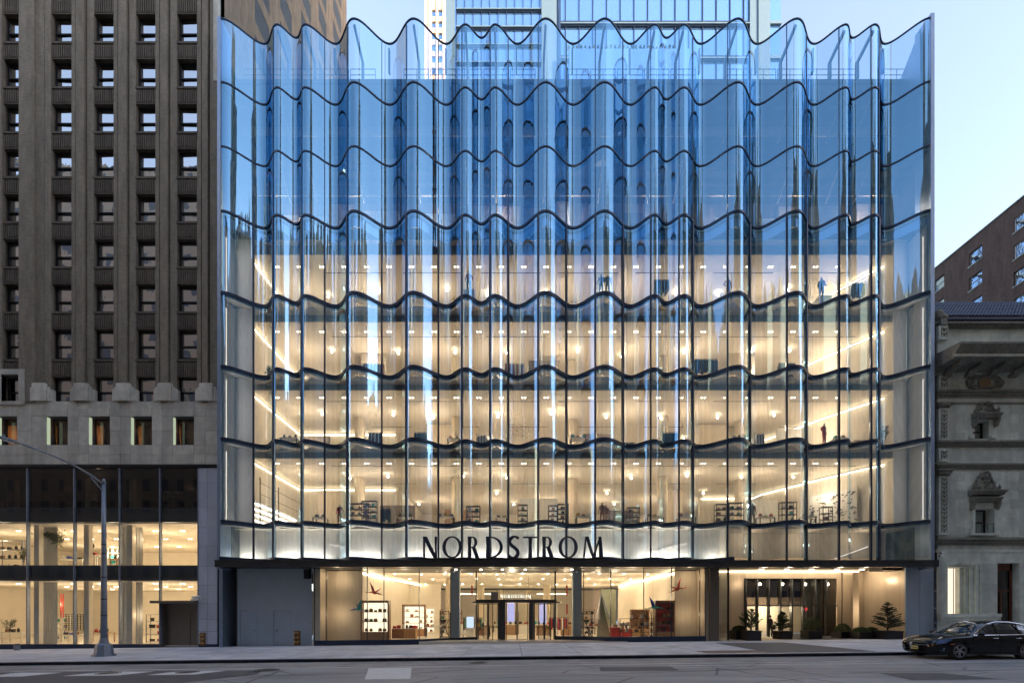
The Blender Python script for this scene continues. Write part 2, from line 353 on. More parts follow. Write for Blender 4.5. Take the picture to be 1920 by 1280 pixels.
# road: worn asphalt with tyre-polished bands
def roadmat():
    m, nt, out = newmat('worn_asphalt'); L = nt.links
    b = N(nt, 'ShaderNodeBsdfPrincipled'); b.inputs['Roughness'].default_value = .72; L.new(b.outputs[0], out.inputs[0])
    g = N(nt, 'ShaderNodeNewGeometry')
    def noise(sc, st, d=6, r=.6):
        mp = N(nt, 'ShaderNodeMapping'); mp.inputs['Scale'].default_value = st; L.new(g.outputs['Position'], mp.inputs[0])
        n = N(nt, 'ShaderNodeTexNoise'); n.inputs['Scale'].default_value = sc; n.inputs['Detail'].default_value = d; n.inputs['Roughness'].default_value = r
        L.new(mp.outputs[0], n.inputs['Vector']); return n.outputs['Fac']
    def ramp(f, a, b_, lo, hi):
        r = N(nt, 'ShaderNodeMapRange'); r.inputs['From Min'].default_value = a; r.inputs['From Max'].default_value = b_; r.inputs['To Min'].default_value = lo; r.inputs['To Max'].default_value = hi
        L.new(f, r.inputs['Value']); return r.outputs[0]
    big = ramp(noise(.6, (.22, 1.2, 1), 9, .7), .3, .7, .66, 1.34)
    fine = ramp(noise(90, (1,1,1), 3), .3, .7, .72, 1.3)
    mu = N(nt, 'ShaderNodeMath'); mu.operation = 'MULTIPLY'; L.new(big, mu.inputs[0]); L.new(fine, mu.inputs[1])
    # cracks
    mp = N(nt, 'ShaderNodeMapping'); mp.inputs['Scale'].default_value = (.22,.5,1); L.new(g.outputs['Position'], mp.inputs[0])
    vo = N(nt, 'ShaderNodeTexVoronoi'); vo.feature = 'DISTANCE_TO_EDGE'; vo.inputs['Scale'].default_value = .8; L.new(mp.outputs[0], vo.inputs['Vector'])
    ck = ramp(vo.outputs['Distance'], .0, .016, .35, 1.0)
    mu2 = N(nt, 'ShaderNodeMath'); mu2.operation = 'MULTIPLY'; L.new(mu.outputs[0], mu2.inputs[0]); L.new(ck, mu2.inputs[1])
    hs = N(nt, 'ShaderNodeHueSaturation'); hs.inputs['Color'].default_value = (.285,.285,.285,1); L.new(mu2.outputs[0], hs.inputs['Value']); L.new(hs.outputs[0], b.inputs['Base Color'])
    bp = N(nt, 'ShaderNodeBump'); bp.inputs['Strength'].default_value = .35; bp.inputs['Distance'].default_value = .01; L.new(noise(120, (1,1,1), 2), bp.inputs['Height']); L.new(bp.outputs[0], b.inputs['Normal'])
    return m
M['road'] = roadmat()
M['gutter'] = pbr('pale_concrete_gutter', (.33,.315,.295), .85, var=.22, scale=.7, stretch=(.4,2,1), bump=.3, bscale=80, dirt=.5)
M['patch_dark'] = pbr('fresh_dark_asphalt', (.10,.10,.105), .75, var=.2, scale=2, bump=.3, bscale=110)
M['patch_pale'] = pbr('pale_concrete_patch', (.66,.66,.64), .8, var=.1, scale=3, bump=.2, bscale=80)
def paintmat():
    m = pbr('worn_white_road_paint', (.82,.82,.80), .7, var=.25, scale=4)
    return m
M['paint'] = paintmat()
M['iron'] = pbr('cast_iron_cover', (.06,.06,.062), .6, metal=.5, var=.3, scale=20)

# ------------------------------------------------------------------ ground, road, pavement
g = MB(); g.quad((-3000,-3000,-4), (3000,-3000,-4), (3000,3000,-4), (-3000,3000,-4)); g.build('ground', M['road'], kind='structure')
def sheet(x0, x1, y0, y1, dz, name, m, poly=None, parent=None, kind=None, n=1):
    mb = MB()
    pts = poly or [(x0,y0),(x1,y0),(x1,y1),(x0,y1)]
    mb.add([(p[0], p[1], gz(p[0])+dz) for p in pts], [tuple(range(len(pts)))])
    return mb.build(name, m, parent, kind=kind)
YK = -9.1                                        # kerb line
RD = -.16
road = sheet(-150, 190, -29.0, YK+.3, RD, 'road', M['road'], kind='structure')
def rstrip(name, m, pts, dz, parent=road): return sheet(0,0,0,0, RD+dz, name, m, poly=pts, parent=parent)
rng = random.Random(3)
def ragged(x0, x1, y0, y1, step=.5, amp=.05, amp2=.05):
    lo = []; hi = []; x = x0
    while x < x1: lo.append((x, y0+rng.uniform(-amp, amp))); hi.append((x, y1+rng.uniform(-amp2, amp2))); x += step
    lo.append((x1, y0)); hi.append((x1, y1))
    mb = MB()
    for i in range(len(lo)-1):
        mb.quad(*[(p[0], p[1], 0) for p in (lo[i], lo[i+1], hi[i+1], hi[i])])
    return mb
def ragsheet(name, m, dz, *a, **k):
    mb = ragged(*a, **k); mb.v = [(v[0], v[1], gz(v[0])+RD+dz) for v in mb.v]
    return mb.build(name, m, road)
ragsheet('gutter_strip', M['gutter'], .004, -120, 160, -11.25, YK+.1, amp=.05, amp2=0)
ragsheet('lane_line', M['paint'], .012, -21.5, 18.2, -11.42, -11.33, step=.6, amp=.022, amp2=.022)
ragsheet('lane_line', M['paint'], .012, 6.5, 26, -12.12, -12.04, step=.6, amp=.03, amp2=.02)
ragsheet('lane_line', M['paint'], .012, 14.5, 34, -11.0, -10.93, step=.6, amp=.03, amp2=.02)
rstrip('asphalt_patch', M['patch_dark'], [(-40,-16.8),(-12.5,-16.9),(-9.9,-13.2),(-10.4,-12.0),(-16,-11.75),(-40,-11.7)], .006)
for (x0_, y0_, x1_, y1_) in ((-34,-14.3,-6,-13.6),(-2,-15.2,11,-13.1),(8,-12.4,9.2,-16.5),(-9.5,-11.9,-8.9,-16.5),(12,-14.6,32,-13.9),(19,-12.6,20.4,-16)):
    n_ = 14; P_ = [(x0_+(x1_-x0_)*i/n_+rng.uniform(-.06,.06), y0_+(y1_-y0_)*i/n_+rng.uniform(-.05,.05)) for i in range(n_+1)]; mb = MB()
    for a_, b_ in zip(P_, P_[1:]): d_ = .03 if abs(x1_-x0_) > abs(y1_-y0_) else 0; e_ = .03-d_; mb.add([(a_[0]-e_,a_[1]-d_,gz(a_[0])+RD+.013),(b_[0]-e_,b_[1]-d_,gz(b_[0])+RD+.013),(b_[0]+e_,b_[1]+d_,gz(b_[0])+RD+.013),(a_[0]+e_,a_[1]+d_,gz(a_[0])+RD+.013)], [(0,1,2,3)])
    mb.build('tar_seam', M['iron'], road)
rstrip('asphalt_patch', M['patch_dark'], [(3.4,-13.4),(6.4,-13.5),(6.5,-12.3),(3.6,-12.2)], .009)
rstrip('asphalt_patch', M['patch_dark'], [(12.6,-16.4),(15.4,-16.4),(15.0,-14.9),(12.9,-14.8)], .009)
rstrip('asphalt_patch', M['patch_pale'], [(-5.15,-14.9),(-3.55,-14.9),(-4.25,-11.7),(-6.05,-11.75)], .010)
for xs, w in ((-17.6, 2.2), (-14.3, 1.9), (-21.6, 2.4)):
    rstrip('asphalt_patch', M['patch_pale'], [(xs,-13.1),(xs+w,-13.1),(xs+w+.5,-12.0),(xs+1.0,-11.85),(xs+.3,-12.3)], .010)
def cover(x, y, r, dz=.014, m='iron'):
    mb = MB()
    for (a, b, h0, h1) in ((r*.86, r, 0, .012), (0, r*.8, 0, .01)):
        n = 24
        for i in range(n):
            t0 = 2*math.pi*i/n; t1 = 2*math.pi*(i+1)/n
            P = lambda q, t: (x+q*math.cos(t), y+q*math.sin(t), gz(x)+RD+dz+h1)
            mb.quad(P(a,t0), P(b,t0), P(b,t1), P(a,t1))
    return mb.build('manhole_cover', M[m], road)
cover(-16.4, -12.45, .42); cover(-13.2, -12.4, .42); cover(-21, -12.5, .42); cover(-1.55, -10.3, .42); cover(-10.2, -12.0, .5)

# pavement: slabs laid in rows, a grey step lower bed between them
sw = MB(); sw.add([(-60,YK,gz(-60)-.03),(80,YK,gz(80)-.03),(80,9,gz(80)-.03),(-60,9,gz(-60)-.03),(-60,YK,gz(-60)-.6),(80,YK,gz(80)-.6)], [(0,1,2,3),(4,5,1,0)])
sidewalk = sw.build('sidewalk', M['kerb'], kind='structure')
SL = 1.52
slab = MB(); slab.bbox(-SL/2*1.975, SL/2*1.975, -SL/2*.975, SL/2*.975, -.06, 0, c=.004)
slab_me = slab.mesh('paving_slab', M['concrete'])
for r_ in range(6):
    for i in range(25):
        x = -37.5+i*SL*2+(SL if r_ % 2 else 0)*0; y = YK+.2+SL*(r_+.5)
        o = link('paving_slab', slab_me, sidewalk); o.location = (x, y, gz(x)+rng.uniform(-.002,.002)); o.rotation_euler = (0, -SLOPE, rng.uniform(-.001,.001))
kb = MB(); kb.bbox(-1.515, 1.515, 0, .19, -.35, .004, c=.012); kme = kb.mesh('kerb_stone', M['kerb'])
for i in range(36):
    x = -52+i*3.04
    o = link('kerb_stone', kme, sidewalk); o.location = (x, YK, gz(x)); o.rotation_euler = (0, -SLOPE, 0)
# utility covers, tree-pit style plate and ramp mat on the pavement
def flat(name, m, pts, h, parent=sidewalk):
    mb = MB(); n = len(pts)
    mb.add([(p[0],p[1],gz(p[0])+h) for p in pts]+[(p[0],p[1],gz(p[0])-.02) for p in pts], [tuple(range(n))]+[((i+1)%n, i, n+i, n+(i+1)%n) for i in range(n)])
    return mb.build(name, m, parent)
flat('access_hatch', M['concrete'], [(4.6,-6.3),(6.7,-6.3),(6.7,-3.7),(4.6,-3.7)], .007)
flat('access_hatch', pbr('rust_brown_plate', (.17,.12,.085), .7, var=.2), [(9.7,-8.5),(13.0,-8.5),(13.0,-7.2),(9.7,-7.2)], .007)
mat_o = flat('entrance_mat', M['patch_dark'], [(12.9,-8.6),(18.0,-8.6),(17.6,-2.0),(13.2,-2.0)], .02, parent=None)
tag(mat_o, 'dark grey runner mat on the pavement in front of the planted entrance', 'mat')
# pavement and roadway continue on the camera's side of the street
sheet(-150, 190, -36, -29.0, 0, 'far_pavement', M['concrete'], kind='structure')

# ------------------------------------------------------------------ the glass store: curve and levels
EX = [(-20.15,-.62),(-19.7,-.70),(-17.53,.60),(-16.08,-.41),(-15.14,.28),(-14.18,-.41),(-12.5,.60),(-10.74,-.70),(-8.65,.60),(-6.69,-.70),(-4.63,.60),
      (-3.19,-.41),(-2.13,.28),(-1.17,-.41),(.38,.60),(2.28,-.70),(4.34,.60),(6.29,-.70),(8.42,.60),(9.79,-.41),(10.84,.28),(11.77,-.41),
      (13.36,.60),(15.34,-.70),(17.38,.60),(19.33,-.70),(21.42,.60),(22.87,-.41),(23.89,.28),(24.85,-.41),(26.43,.60),(28.35,-.74)]
def wave(x):
    if x <= EX[0][0]: return EX[0][1]
    for (a, ya), (b, yb) in zip(EX, EX[1:]):
        if x <= b:
            t = (x-a)/(b-a); return ya+(yb-ya)*(1-math.cos(math.pi*t))/2
    return EX[-1][1]
# mullion lines, in metres along the front
MX = []
for px, g0 in ((475.5,-18),(512.5,-16.6),(566,-14.6),(609,-13),(651,-11.4),(716,-9),(762,-7.3),(822,-5.1),(866,-3.5),(919,-1.5),(953,-.26),(1009,1.8),
           (1062,3.8),(1116,5.8),(1168,7.7),(1220,9.6),(1273,11.6),(1299,12.6),(1364,15),(1406,16.5),(1475,19.1),(1512,20.4),(1573,22.7),(1633,24.9),(1648,25.5)):
    x = g0
    for _ in range(60): x = .5*x+.5*(px-960)*(30+wave(x))/810
    MX.append(x)
MX = [-19.72]+MX+[28.28]
MX = sorted(MX)
ZL = [5.66, 8.12, 13.7, 18.6, 23.6, 29.14, 33.52, 37.87, 42.16]     # transom levels
store = thing('department_store', 'tall glass department store with wavy curved facade and large dark name letters', 'department store', (4.3, 0, gz(4.3)))
# panes: one mesh per bay, scaled to each storey
pane_me = []
for a, b in zip(MX, MX[1:]):
    n = max(6, int((b-a)/.07)); mb = MB(); xs = [a+(b-a)*i/n for i in range(n+1)]
    for x in xs: mb.v.append((x-4.3, wave(x), 0)); mb.v.append((x-4.3, wave(x), 1))
    for i in range(n): mb.f.append((2*i, 2*i+2, 2*i+3, 2*i+1))
    pane_me.append(mb.mesh('glass_pane', M['facade_glass'], smooth=True))
for j in range(len(ZL)-1):
    for me in pane_me:
        o = link('glass_pane', me, store); o.location = (0, 0, ZL[j]-store.location.z); o.scale = (1, 1, ZL[j+1]-ZL[j])
# transoms following the wave
def sweep(name, m, y0, y1, z0, z1, xa=-19.75, xb=28.3, step=.12, parent=store, off=0):
    mb = MB(); n = int((xb-xa)/step)
    for i in range(n+1):
        x = xa+(xb-xa)*i/n; w = wave(x)+off
        e = .01; d = (wave(x+e)-wave(x-e))/(2*e); nx, ny = -d/math.hypot(1,d), 1/math.hypot(1,d)
        for (yy, zz) in ((y0,z0),(y1,z0),(y1,z1),(y0,z1)): mb.v.append((x+nx*yy, w+ny*yy, zz))
    for i in range(n):
        for k in range(4): a = 4*i+k; b2 = 4*i+(k+1)%4; mb.f.append((a, a+4, b2+4, b2))
    mb.f.append((0,1,2,3)); mb.f.append((4*n+3,4*n+2,4*n+1,4*n))
    return mb.build(name, m, parent)
for j, z in enumerate(ZL):
    if j == 8: sweep('top_rail', M['navy'], -.04, .05, z-.02, z+.05)
    elif j >= 6: sweep('transom', M['navy'], -.04, .08, z-.045, z+.05)
    elif j == 5:
        sweep('transom', M['navy'], -.05, .12, z-.07, z+.07); sweep('transom_lip', M['frit'], .06, .2, z-.16, z-.12)
        sweep('spandrel_glass', towerglass('blue_spandrel_glass', (.12,.26,.42), .35, 0), .20, .23, z-.85, z-.17)
    elif j >= 1:
        sweep('transom', M['navy'], -.06, .12, z-.02, z+.10); sweep('transom', M['navy'], -.05, .12, z-.11, z-.045)
        sweep('transom_lip', M['frit'], .08, .26, z-.24, z-.205); sweep('transom_shadow_gap', M['bulk'], .13, .2, z-.2, z-.12)
    else: sweep('sill', M['navy'], -.12, .5, z-.2, z+.06, xb=15.1)
# vertical mullions
for i, x in enumerate(MX[1:-1]):
    w = wave(x); e = .02; d = (wave(x+e)-wave(x-e))/(2*e); a = math.atan(d)
    mb = MB(); hz = store.location.z
    mb.box(-.055,.055,-.07,.14, 5.4-hz, 29.1-hz); mb.box(-.022,.022,-.03,.10, 29.1-hz, 42.1-hz)
    o = mb.build('mullion', M['navy'], store, local=True); o.location = (x-4.3, w, 0); o.rotation_euler = (0,0,a*.5)
# end fins
mb = MB(); mb.box(-19.96,-19.73,-.76,.35, 4.9, 42.25); mb.build('end_fin', M['fin'], store)
mb = MB(); mb.box(28.30,28.54,-.82,.35, 4.9, 42.4); mb.build('end_fin', M['fin'], store)
LS = .022
def lamp(x, y, z, e, r=.12, col=(1,.75,.49)):
    d = bpy.data.lights.new('room_fill_lamp', 'POINT'); d.energy = e*LS; d.shadow_soft_size = r; d.color = col
    o = bpy.data.objects.new('room_fill_lamp', d); COL.objects.link(o); o.location = (x,y,z); return o
def strip_lamp(x, y, z, sx, sy, e, rot, col=(1,.84,.72)):
    d = bpy.data.lights.new('strip_lamp', 'AREA'); d.shape = 'RECTANGLE'; d.energy = e; d.color = col
    if rot[1]: d.size = sy; d.size_y = sx
    else: d.size = sx; d.size_y = sy
    o = bpy.data.objects.new('strip_lamp', d); COL.objects.link(o); o.location = (x,y,z); o.rotation_euler = rot; return o
# floors, ceilings, bulkheads
XL, XR = -19.7, 28.28
DEEP = 24
for j in range(1, 8):
    mb = MB(); z = ZL[j]
    mb.box(XL, XR, .75, DEEP, z-.22, z+.12); mb.build('floor_slab', M['floor_in'] if j < 5 else M['mech'], store)
    # narrow slab edge that follows the glass
    sweep('slab_edge', M['floor_in'] if j < 5 else M['mech'], .17, .6, z-.215, z+.10, xa=-19.72, xb=28.26)
CE = {1:13.1, 2:18.02, 3:22.95, 4:27.8}
BY = 1.22
for k in range(1, 5):
    top = ZL[k+1]-.225; cz = CE[k]
    mb = MB(); mb.box(XL, XR, BY, BY+.08, cz-.02, top); mb.build('bulkhead', M['bulk'], store)
    mb = MB(); mb.box(XL, XR, BY+.083, DEEP, cz, cz+.1); mb.build('store_ceiling', M['ceiling'], store)
    mb = MB()
    for i in range(7):                       # dark ceiling track slots
        x0 = -14.2+i*5.9+(.4 if k % 2 else 0)
        mb.box(x0, x0+4.6, 2.9, 2.96, cz-.012, cz-.002)
        if k < 3: mb.box(x0+2, x0+5.5, 7.4, 7.47, cz-.012, cz-.002)
    mb.build('ceiling_track', M['black'], store)
    if k == 4:
        mb = MB(); mb.box(XL, XR, .76, BY, top-.5, top-.45); mb.build('perimeter_ceiling', M['ceiling'], store)
# room shells: side walls, back walls
for k in range(1, 5):
    z0 = ZL[k]+.12; z1 = CE[k]
    mb = MB(); mb.box(-19.25, -18.95, BY+.1, 8.6, z0, z1-.02); mb.build('side_wall', M['plaster'], store)
    mb = MB(); mb.box(27.6, 27.9, BY+.1, 9, z0, z1-.02)
    mb.add([(27.6,2.2,z0),(25.5,5.5,z0),(23.2,10,z0),(23.6,10.2,z0),(27.6,3,z0)]+[(27.6,2.2,z1-.3),(25.5,5.5,z1-.3),(23.2,10,z1-.3),(23.6,10.2,z1-.3),(27.6,3,z1-.3)], [(0,1,6,5),(1,2,7,6),(2,3,8,7),(9,8,7,6,5)])
    mb.build('side_wall', M['plaster'], store)
    mb = MB(); mb.box(XL, -10.2, 8.6, 8.9, z0, z1-.02); mb.box(-10.4, -10.1, 8.9, 19, z0, z1-.02); mb.box(-10.1, 24, 19, 19.3, z0, z1-.02)
    mb.box(18.0, 28, 11.5, 11.8, z0, z1-.02); mb.build('back_wall', M['plaster'], store)
    # cove lights along side and back walls
    mb = MB(); mb.tube([(-18.88,BY+.4,z1-.25),(-18.88,8.5,z1-.25)], .03, 4); mb.tube([(-18.8,8.5,z1-.25),(-10.4,8.5,z1-.25)], .035, 4)
    mb.tube([(27.5,2.0,z1-.25),(25.35,5.4,z1-.25),(23.1,9.9,z1-.25),(23.0,11.3,z1-.25),(18.2,11.4,z1-.25)], .045, 4)
    mb.build('cove_light', M['warm_led'], store)
    # flat frosted screens behind the outermost panes, lit by a strip at the edge
    mb = MB(); mb.box(-19.68, -18.3, .64, .70, z0-.1, z1+.5); mb.build('side_screen', M['frit'], store)
    mb = MB(); mb.box(27.2, 28.2, .80, .86, z0-.1, z1+.5); mb.build('side_screen', M['frit'], store)
    mb = MB(); mb.box(-19.655,-19.63,-.30,-.27, z0+.1, z1-.1); mb.box(28.195,28.215,-.36,-.33, z0+.1, z1-.1); mb.build('edge_light', M['soft_led'], store)
    strip_lamp(-19.64, -.36, (z0+z1)/2, .07, z1-z0-.2, 3.0, (0, R(-90), 0)); strip_lamp(28.20, -.42, (z0+z1)/2, .07, z1-z0-.2, 3.0, (0, R(90), 0))
    mb = MB(); mb.box(-19.72, -19.66, -.5, .66, z0-.1, z1+.5); mb.box(28.22, 28.28, -.55, .86, z0-.1, z1+.5); mb.build('side_return', M['frit'], store)
    # columns
    mb = MB()
    for x in (-12.6, -4.6, 5.1, 12.4, 19.2):
        mb = MB(); mb.cyl(x, 5.2+(abs(x)%2), z0, z1-.02, .42, 20); mb.build('column', M['travertine'], store, smooth=False)
for (px_, k_, y_, w_, m_, h_) in ((620,1,6.5,2.2,'travertine',4.0),(745,1,7.5,3.0,'storage',3.0),(860,1,10,2.6,'wood_lt',3.2),(1010,1,9,3.4,'frit',4.0),(1160,1,11,2.8,'storage',3.4),(1260,1,7,1.8,'travertine',4.2),(1430,1,8,2.6,'frit',3.6),
        (590,2,5.5,2.4,'storage',2.6),(830,2,6.5,2.6,'travertine',4.0),(930,2,8,2.2,'frit',3.4),(1120,2,6,2.4,'storage',3.0),(1330,2,6.5,2.8,'travertine',4.0),(1480,2,6,2,'frit',3.4),(700,3,5,2,'travertine',4.5),(1020,3,5,2.5,'storage',3.6),(1390,3,5,2.2,'travertine',4.5)):
    x_ = X(px_, y_); mb = MB(); mb.box(x_-w_/2, x_+w_/2, y_, y_+.25, ZL[k_]+.13, ZL[k_]+.13+h_); mb.build('display_wall', M[m_], store)
# lower sign band (5.66 .. 8.12)
mb = MB(); mb.box(XL, 15.0, 1.25, 1.4, 5.46, 7.9); mb.build('back_screen', M['frit'], store)
mb = MB(); mb.box(15.0, 28.2, 2.6, 2.8, 5.4, 7.9); mb.box(15.0,15.12,.3,2.6,5.4,7.9); mb.build('back_screen', M['plaster'], store)
mb = MB(); mb.box(XL, 28.2, .1, 2.9, 5.3, 5.455); mb.build('sill_slab', M['white'], store)
mb = MB(); mb.box(-19.8, 14.9, .78, .96, 5.46, 5.52); mb.build('sill_light', M['white_led'], store)
mb = MB(); mb.tube([(-13.2,1.18,6.9),(-11.0,1.18,6.3)], .012, 4); mb.tube([(10.2,1.18,6.3),(12.6,1.18,6.9)], .015, 4); mb.tube([(24.3,2.5,6.0),(26.8,2.5,6.9)], .02, 4)
mb.build('line_light', M['soft_led'], store)
# upper dim plant floors
for k in (5, 6, 7):
    z0 = ZL[k]+.12; z1 = ZL[k+1]-.25 if k < 7 else 40.28
    mb = MB(); mb.box(XL, XR, 3.1, 3.4, z0, z1); mb.build('plant_room_wall', M['storage'] if k == 5 else M['mech'], store)
    xx = XL+.5
    while xx < XR-2:
        w_ = rng.uniform(.9, 2.8); mb = MB(); mb.box(xx, xx+w_-.06, 3.0+rng.uniform(-.5,.06), 3.12, z0, z1-rng.uniform(.3,1.4)); mb.build('wall_panel', M[rng.choice(('storage','mech','louvre','strut') if k == 5 else ('mech','mech','roof','louvre'))], store); xx += w_+rng.choice((0,0,.8))
    mb = MB(); mb.box(XL, XR, 1.5, 1.6, z1-.95, z1-.3)
    if k < 7: mb.build('slab_fascia', M['strut'], store)
    mb = MB(); mb.box(XL, XR, .8, 3, z1+.0, z1+.02)
crest = [x for x, y in EX[2:] if y < 0]
for x in crest[:-1]:
    for k in (5, 6):
        z = ZL[k+1]-.3
        mb = MB(); mb.box(x-.06, x+.06, -.0, .1, z-.0, z+.05)
        mb.tube([(x-.02, wave(x)+.25, z), (x, 1.5, z-1.5)], .075, 4); mb.build('strut', M['strut'], store)
# roof, louvres, railing, bent braces
mb = MB(); mb.box(XL, 28.2, 1.1, DEEP, 40.0, 40.3); mb.build('roof', M['roof'], store)
mb = MB(); mb.box(XL, 28.2, 1.15, 1.45, 38.9, 40.0); mb.build('roof_fascia', M['roof'], store)
for (a, b) in ((-13.4,-12.2),(-11.9,-9.7),(-9.2,-7.2),(-6.9,-4.7),(-4.4,-2.6),(-1.8,.6)):
    mb = MB()
    for i in range(8): z = 37.95+i*.12; mb.add([(a,1.05,z),(b,1.05,z),(b,1.13,z+.08),(a,1.13,z+.08)], [(0,1,2,3)]); mb.box(a,b,1.13,1.15,z,z+.085)
    mb.build('louvre_panel', M['louvre'], store)
for i in range(25):
    x0 = -19.4+i*1.93
    if i % 6 == 5: continue
    mb = MB()
    for z in (40.78, 41.2): mb.tube([(x0,1.25,z),(x0+1.8,1.25,z)], .022, 5)
    for x in (x0, x0+.9, x0+1.8): mb.tube([(x,1.25,40.3),(x,1.25,41.2)], .022, 5)
    mb.build('roof_railing', M['brace'], store)
for x in [c for c in crest[:-1]]:
    s = -1 if x < 3 else 1
    mb = MB(); t = wave(x)
    mb.prismx([(1.0,40.3),(1.25,40.3),(1.22,41.55),(t+.16,42.0),(t+.1,41.8),(1.02,41.4)], x-.07, x+.07)
    mb.build('roof_brace', M['brace'], store)
for x in [c for c, y in EX[1:] if y > .5]:
    mb = MB(); mb.box(x-.12, x-.02, .62, .8, 40.2, 41.9) ; mb.build('screen_post', M['brace'], store)
# dark shear wall seen edge on at the right end of the roof screen
mb = MB(); mb.prismx([(-.3,33.6),(3.2,33.6),(3.2,40.3),(1.2,40.6),(-.2,42.1)], 28.12, 28.2); mb.build('end_wall', M['fin'], store)
mb = MB(); mb.box(28.32, 28.45, .36, DEEP, 4.8, 40.3); mb.box(XL-.14, XL-.03, .4, DEEP, 4.8, 40.3); mb.box(XL, XR-.1, DEEP, DEEP+.2, 4.8, 40.3); mb.build('party_wall', M['mech'], store)
# ceiling downlights (pairs) and glowing globes
dl = MB()
for s in (-.11, .11): dl.cyl(s, 0, -.03, 0, .05, 8)
dl_me = dl.mesh('downlight', M['downlight'])
gl = MB(); gl.ico((0,0,0), .085, n=8, m=6); gl_me = gl.mesh('globe_lamp', M['globe'])
for k in range(1, 5):
    cz = CE[k]-store.location.z
    n = 26
    for i in range(n):
        x = -17.6+i*1.68
        o = link('downlight', dl_me, store); o.location = (x-4.3, 2.35, cz)
    for i in range(9):
        x = -14.8+i*4.55+(1.1 if k % 2 else 0)+rng.uniform(-.9,.9)
        o = link('globe_lamp', gl_me, store); o.location = (x-4.3, 4.6+rng.uniform(-.3,.6), cz-.25)
        if k < 3 and i % 2:
            o = link('globe_lamp', gl_me, store); o.location = (x-4.3-1, 9.5, cz-.25)
            if k < 2: o = link('globe_lamp', gl_me, store); o.location = (x-4.3+.6, 13.5, cz-.25)
LAMP = 900
for k in range(1, 5):
    for i in range(9):
        lamp(-16.5+i*5.15, 4.4, CE[k]-1.7, LAMP*(.75 if k == 4 else 1))
    if k < 4:
        for i in range(6): lamp(-7+i*5.2, 12.5, CE[k]-1.7, LAMP*.9)
strip_lamp(-2.4, .86, 5.54, 34.2, .12, 85, (R(180), 0, 0), (1,.88,.74))
for i in range(3): lamp(17.5+i*4, 1.5, 7.3, 160)
for i in range(9): lamp(-17+i*5.4, 1.7, 31.6, 300, col=(1,.74,.52)); lamp(-15+i*5.4, 1.9, 36.2, 28)
for x, w in ((-11,2.4),(2.5,1.6),(13.5,3),(24,1.8)):
    mb = MB(); mb.box(x,x+w,4,6,40.3,41.5); mb.box(x+.2,x+w-.2,4.2,5.8,41.5,41.65); mb.build('roof_unit', M['louvre'], store)

# ------------------------------------------------------------------ store ground floor
mb = MB(); mb.box(-19.95, 28.6, -1.02, -.55, 5.0, 5.42); mb.box(-19.95, 28.6, -1.08, -1.0, 5.38, 5.46); mb.box(-19.9, 28.5, -.55, .05, 5.2, 5.3)
mb.build('canopy_fascia', M['steel_dark'], store)
for i in range(17):          # fascia joints as thin proud cover strips
    mb = MB(); x = -18.6+i*2.95; mb.box(x, x+.03, -1.035, -1.02, 5.0, 5.38); mb.build('fascia_joint', M['steel_dark'], store)
mb = MB(); mb.box(15.0, 27.6, -.55, 6.2, 5.3, 5.36); mb.build('entrance_soffit', M['bronze_panel'], store)
mb = MB(); mb.box(-20.3, 13.8, .05, 3.4, 5.02, 5.08); mb.build('shop_soffit', M['steel_dark'], store)
# left service wall
xa, xb = X(444,.3), X(585,.3)
mb = MB(); d1 = (X(450,.3), X(483,.3)); d2 = (X(513,.3), X(545,.3)); zt = Z(1144,.3); zb = -.36
holewall(mb, xa, xb, -.6, 5.05, .3, [(d1[0],d1[1],zb,zt),(d2[0],d2[1],zb,zt)], .05); mb.build('service_wall', M['grey_panel'], store)
for i in range(4):
    x = xa+(xb-xa)*(i+.98)/4.4
for (a, b), hs in ((d1, 1), (d2, 0)):
    mb = MB(); mb.box(a+.02, b-.02, .325, .37, zb+.02, zt-.02); dr = mb.build('service_door', M['grey_panel'], store)
    mb = MB(); hx = b-.18 if hs else a+.18
    mb.tube([(hx,.325,zb+1.05),(hx,.26,zb+1.05),(hx-.16*(1 if hs else -1),.26,zb+1.05)], .018, 6); mb.cyl(hx,.31,zb+1.0,zb+1.1,.03,8); mb.build('door_handle', M['alloy'], dr)
mb = MB(); mb.box(X(420,.3), xa, 1.3, 1.5, -.7, 5.05); mb.box(xa-.02, xa+.04, .3, 1.4, -.7, 5.05); mb.build('recess_wall', M['bronze_panel'], store)
mb = MB(); mb.box(X(415,0)-.03, X(421,0), -.2, 1.4, -.7, 5.02); mb.build('corner_pier', M['fin'], store)
mb = MB(); mb.box(X(572,.2), X(582,.2), .0, .28, 4.3, 4.95); sp_ = mb.build('wall_speaker', M['black'], None); tag(sp_, 'small black box speaker high on the grey wall beside shop window', 'speaker')
# shop front line: flat at the sides, curving in to the doors
def frontline():
    pts = []
    xl0, xl1 = -13.72, -6.9
    pts.append((xl0, 0.0)); pts.append((-12.9,0.0)); pts.append((-10.05,0.0)); pts.append((X(720,0),0.0)); pts.append((X(786,0.15),.15)); pts.append((X(845,1.6),1.6)); pts.append((X(893,2.2),2.2))
    r = [(X(1040,2.2),2.2),(X(1074+20,1.6),1.5),(X(1145,.3),.3),(X(1207,0),0.0),(X(1259,0),0.0),(X(1312,0),0.0),(X(1323,0),0.0)]
    return pts, r
FL, FR = frontline()
def smoothline(pts, n=10):
    out = []
    for i in range(len(pts)-1):
        p0 = pts[max(i-1,0)]; p1 = pts[i]; p2 = pts[i+1]; p3 = pts[min(i+2,len(pts)-1)]
        seg = []
        for k in range(n+1):
            t = k/n
            x = p1[0]+(p2[0]-p1[0])*t
            s = t*t*(3-2*t) if abs(p2[1]-p1[1]) > .05 else t
            seg.append((x, p1[1]+(p2[1]-p1[1])*s))
        out.append(seg)
    return out
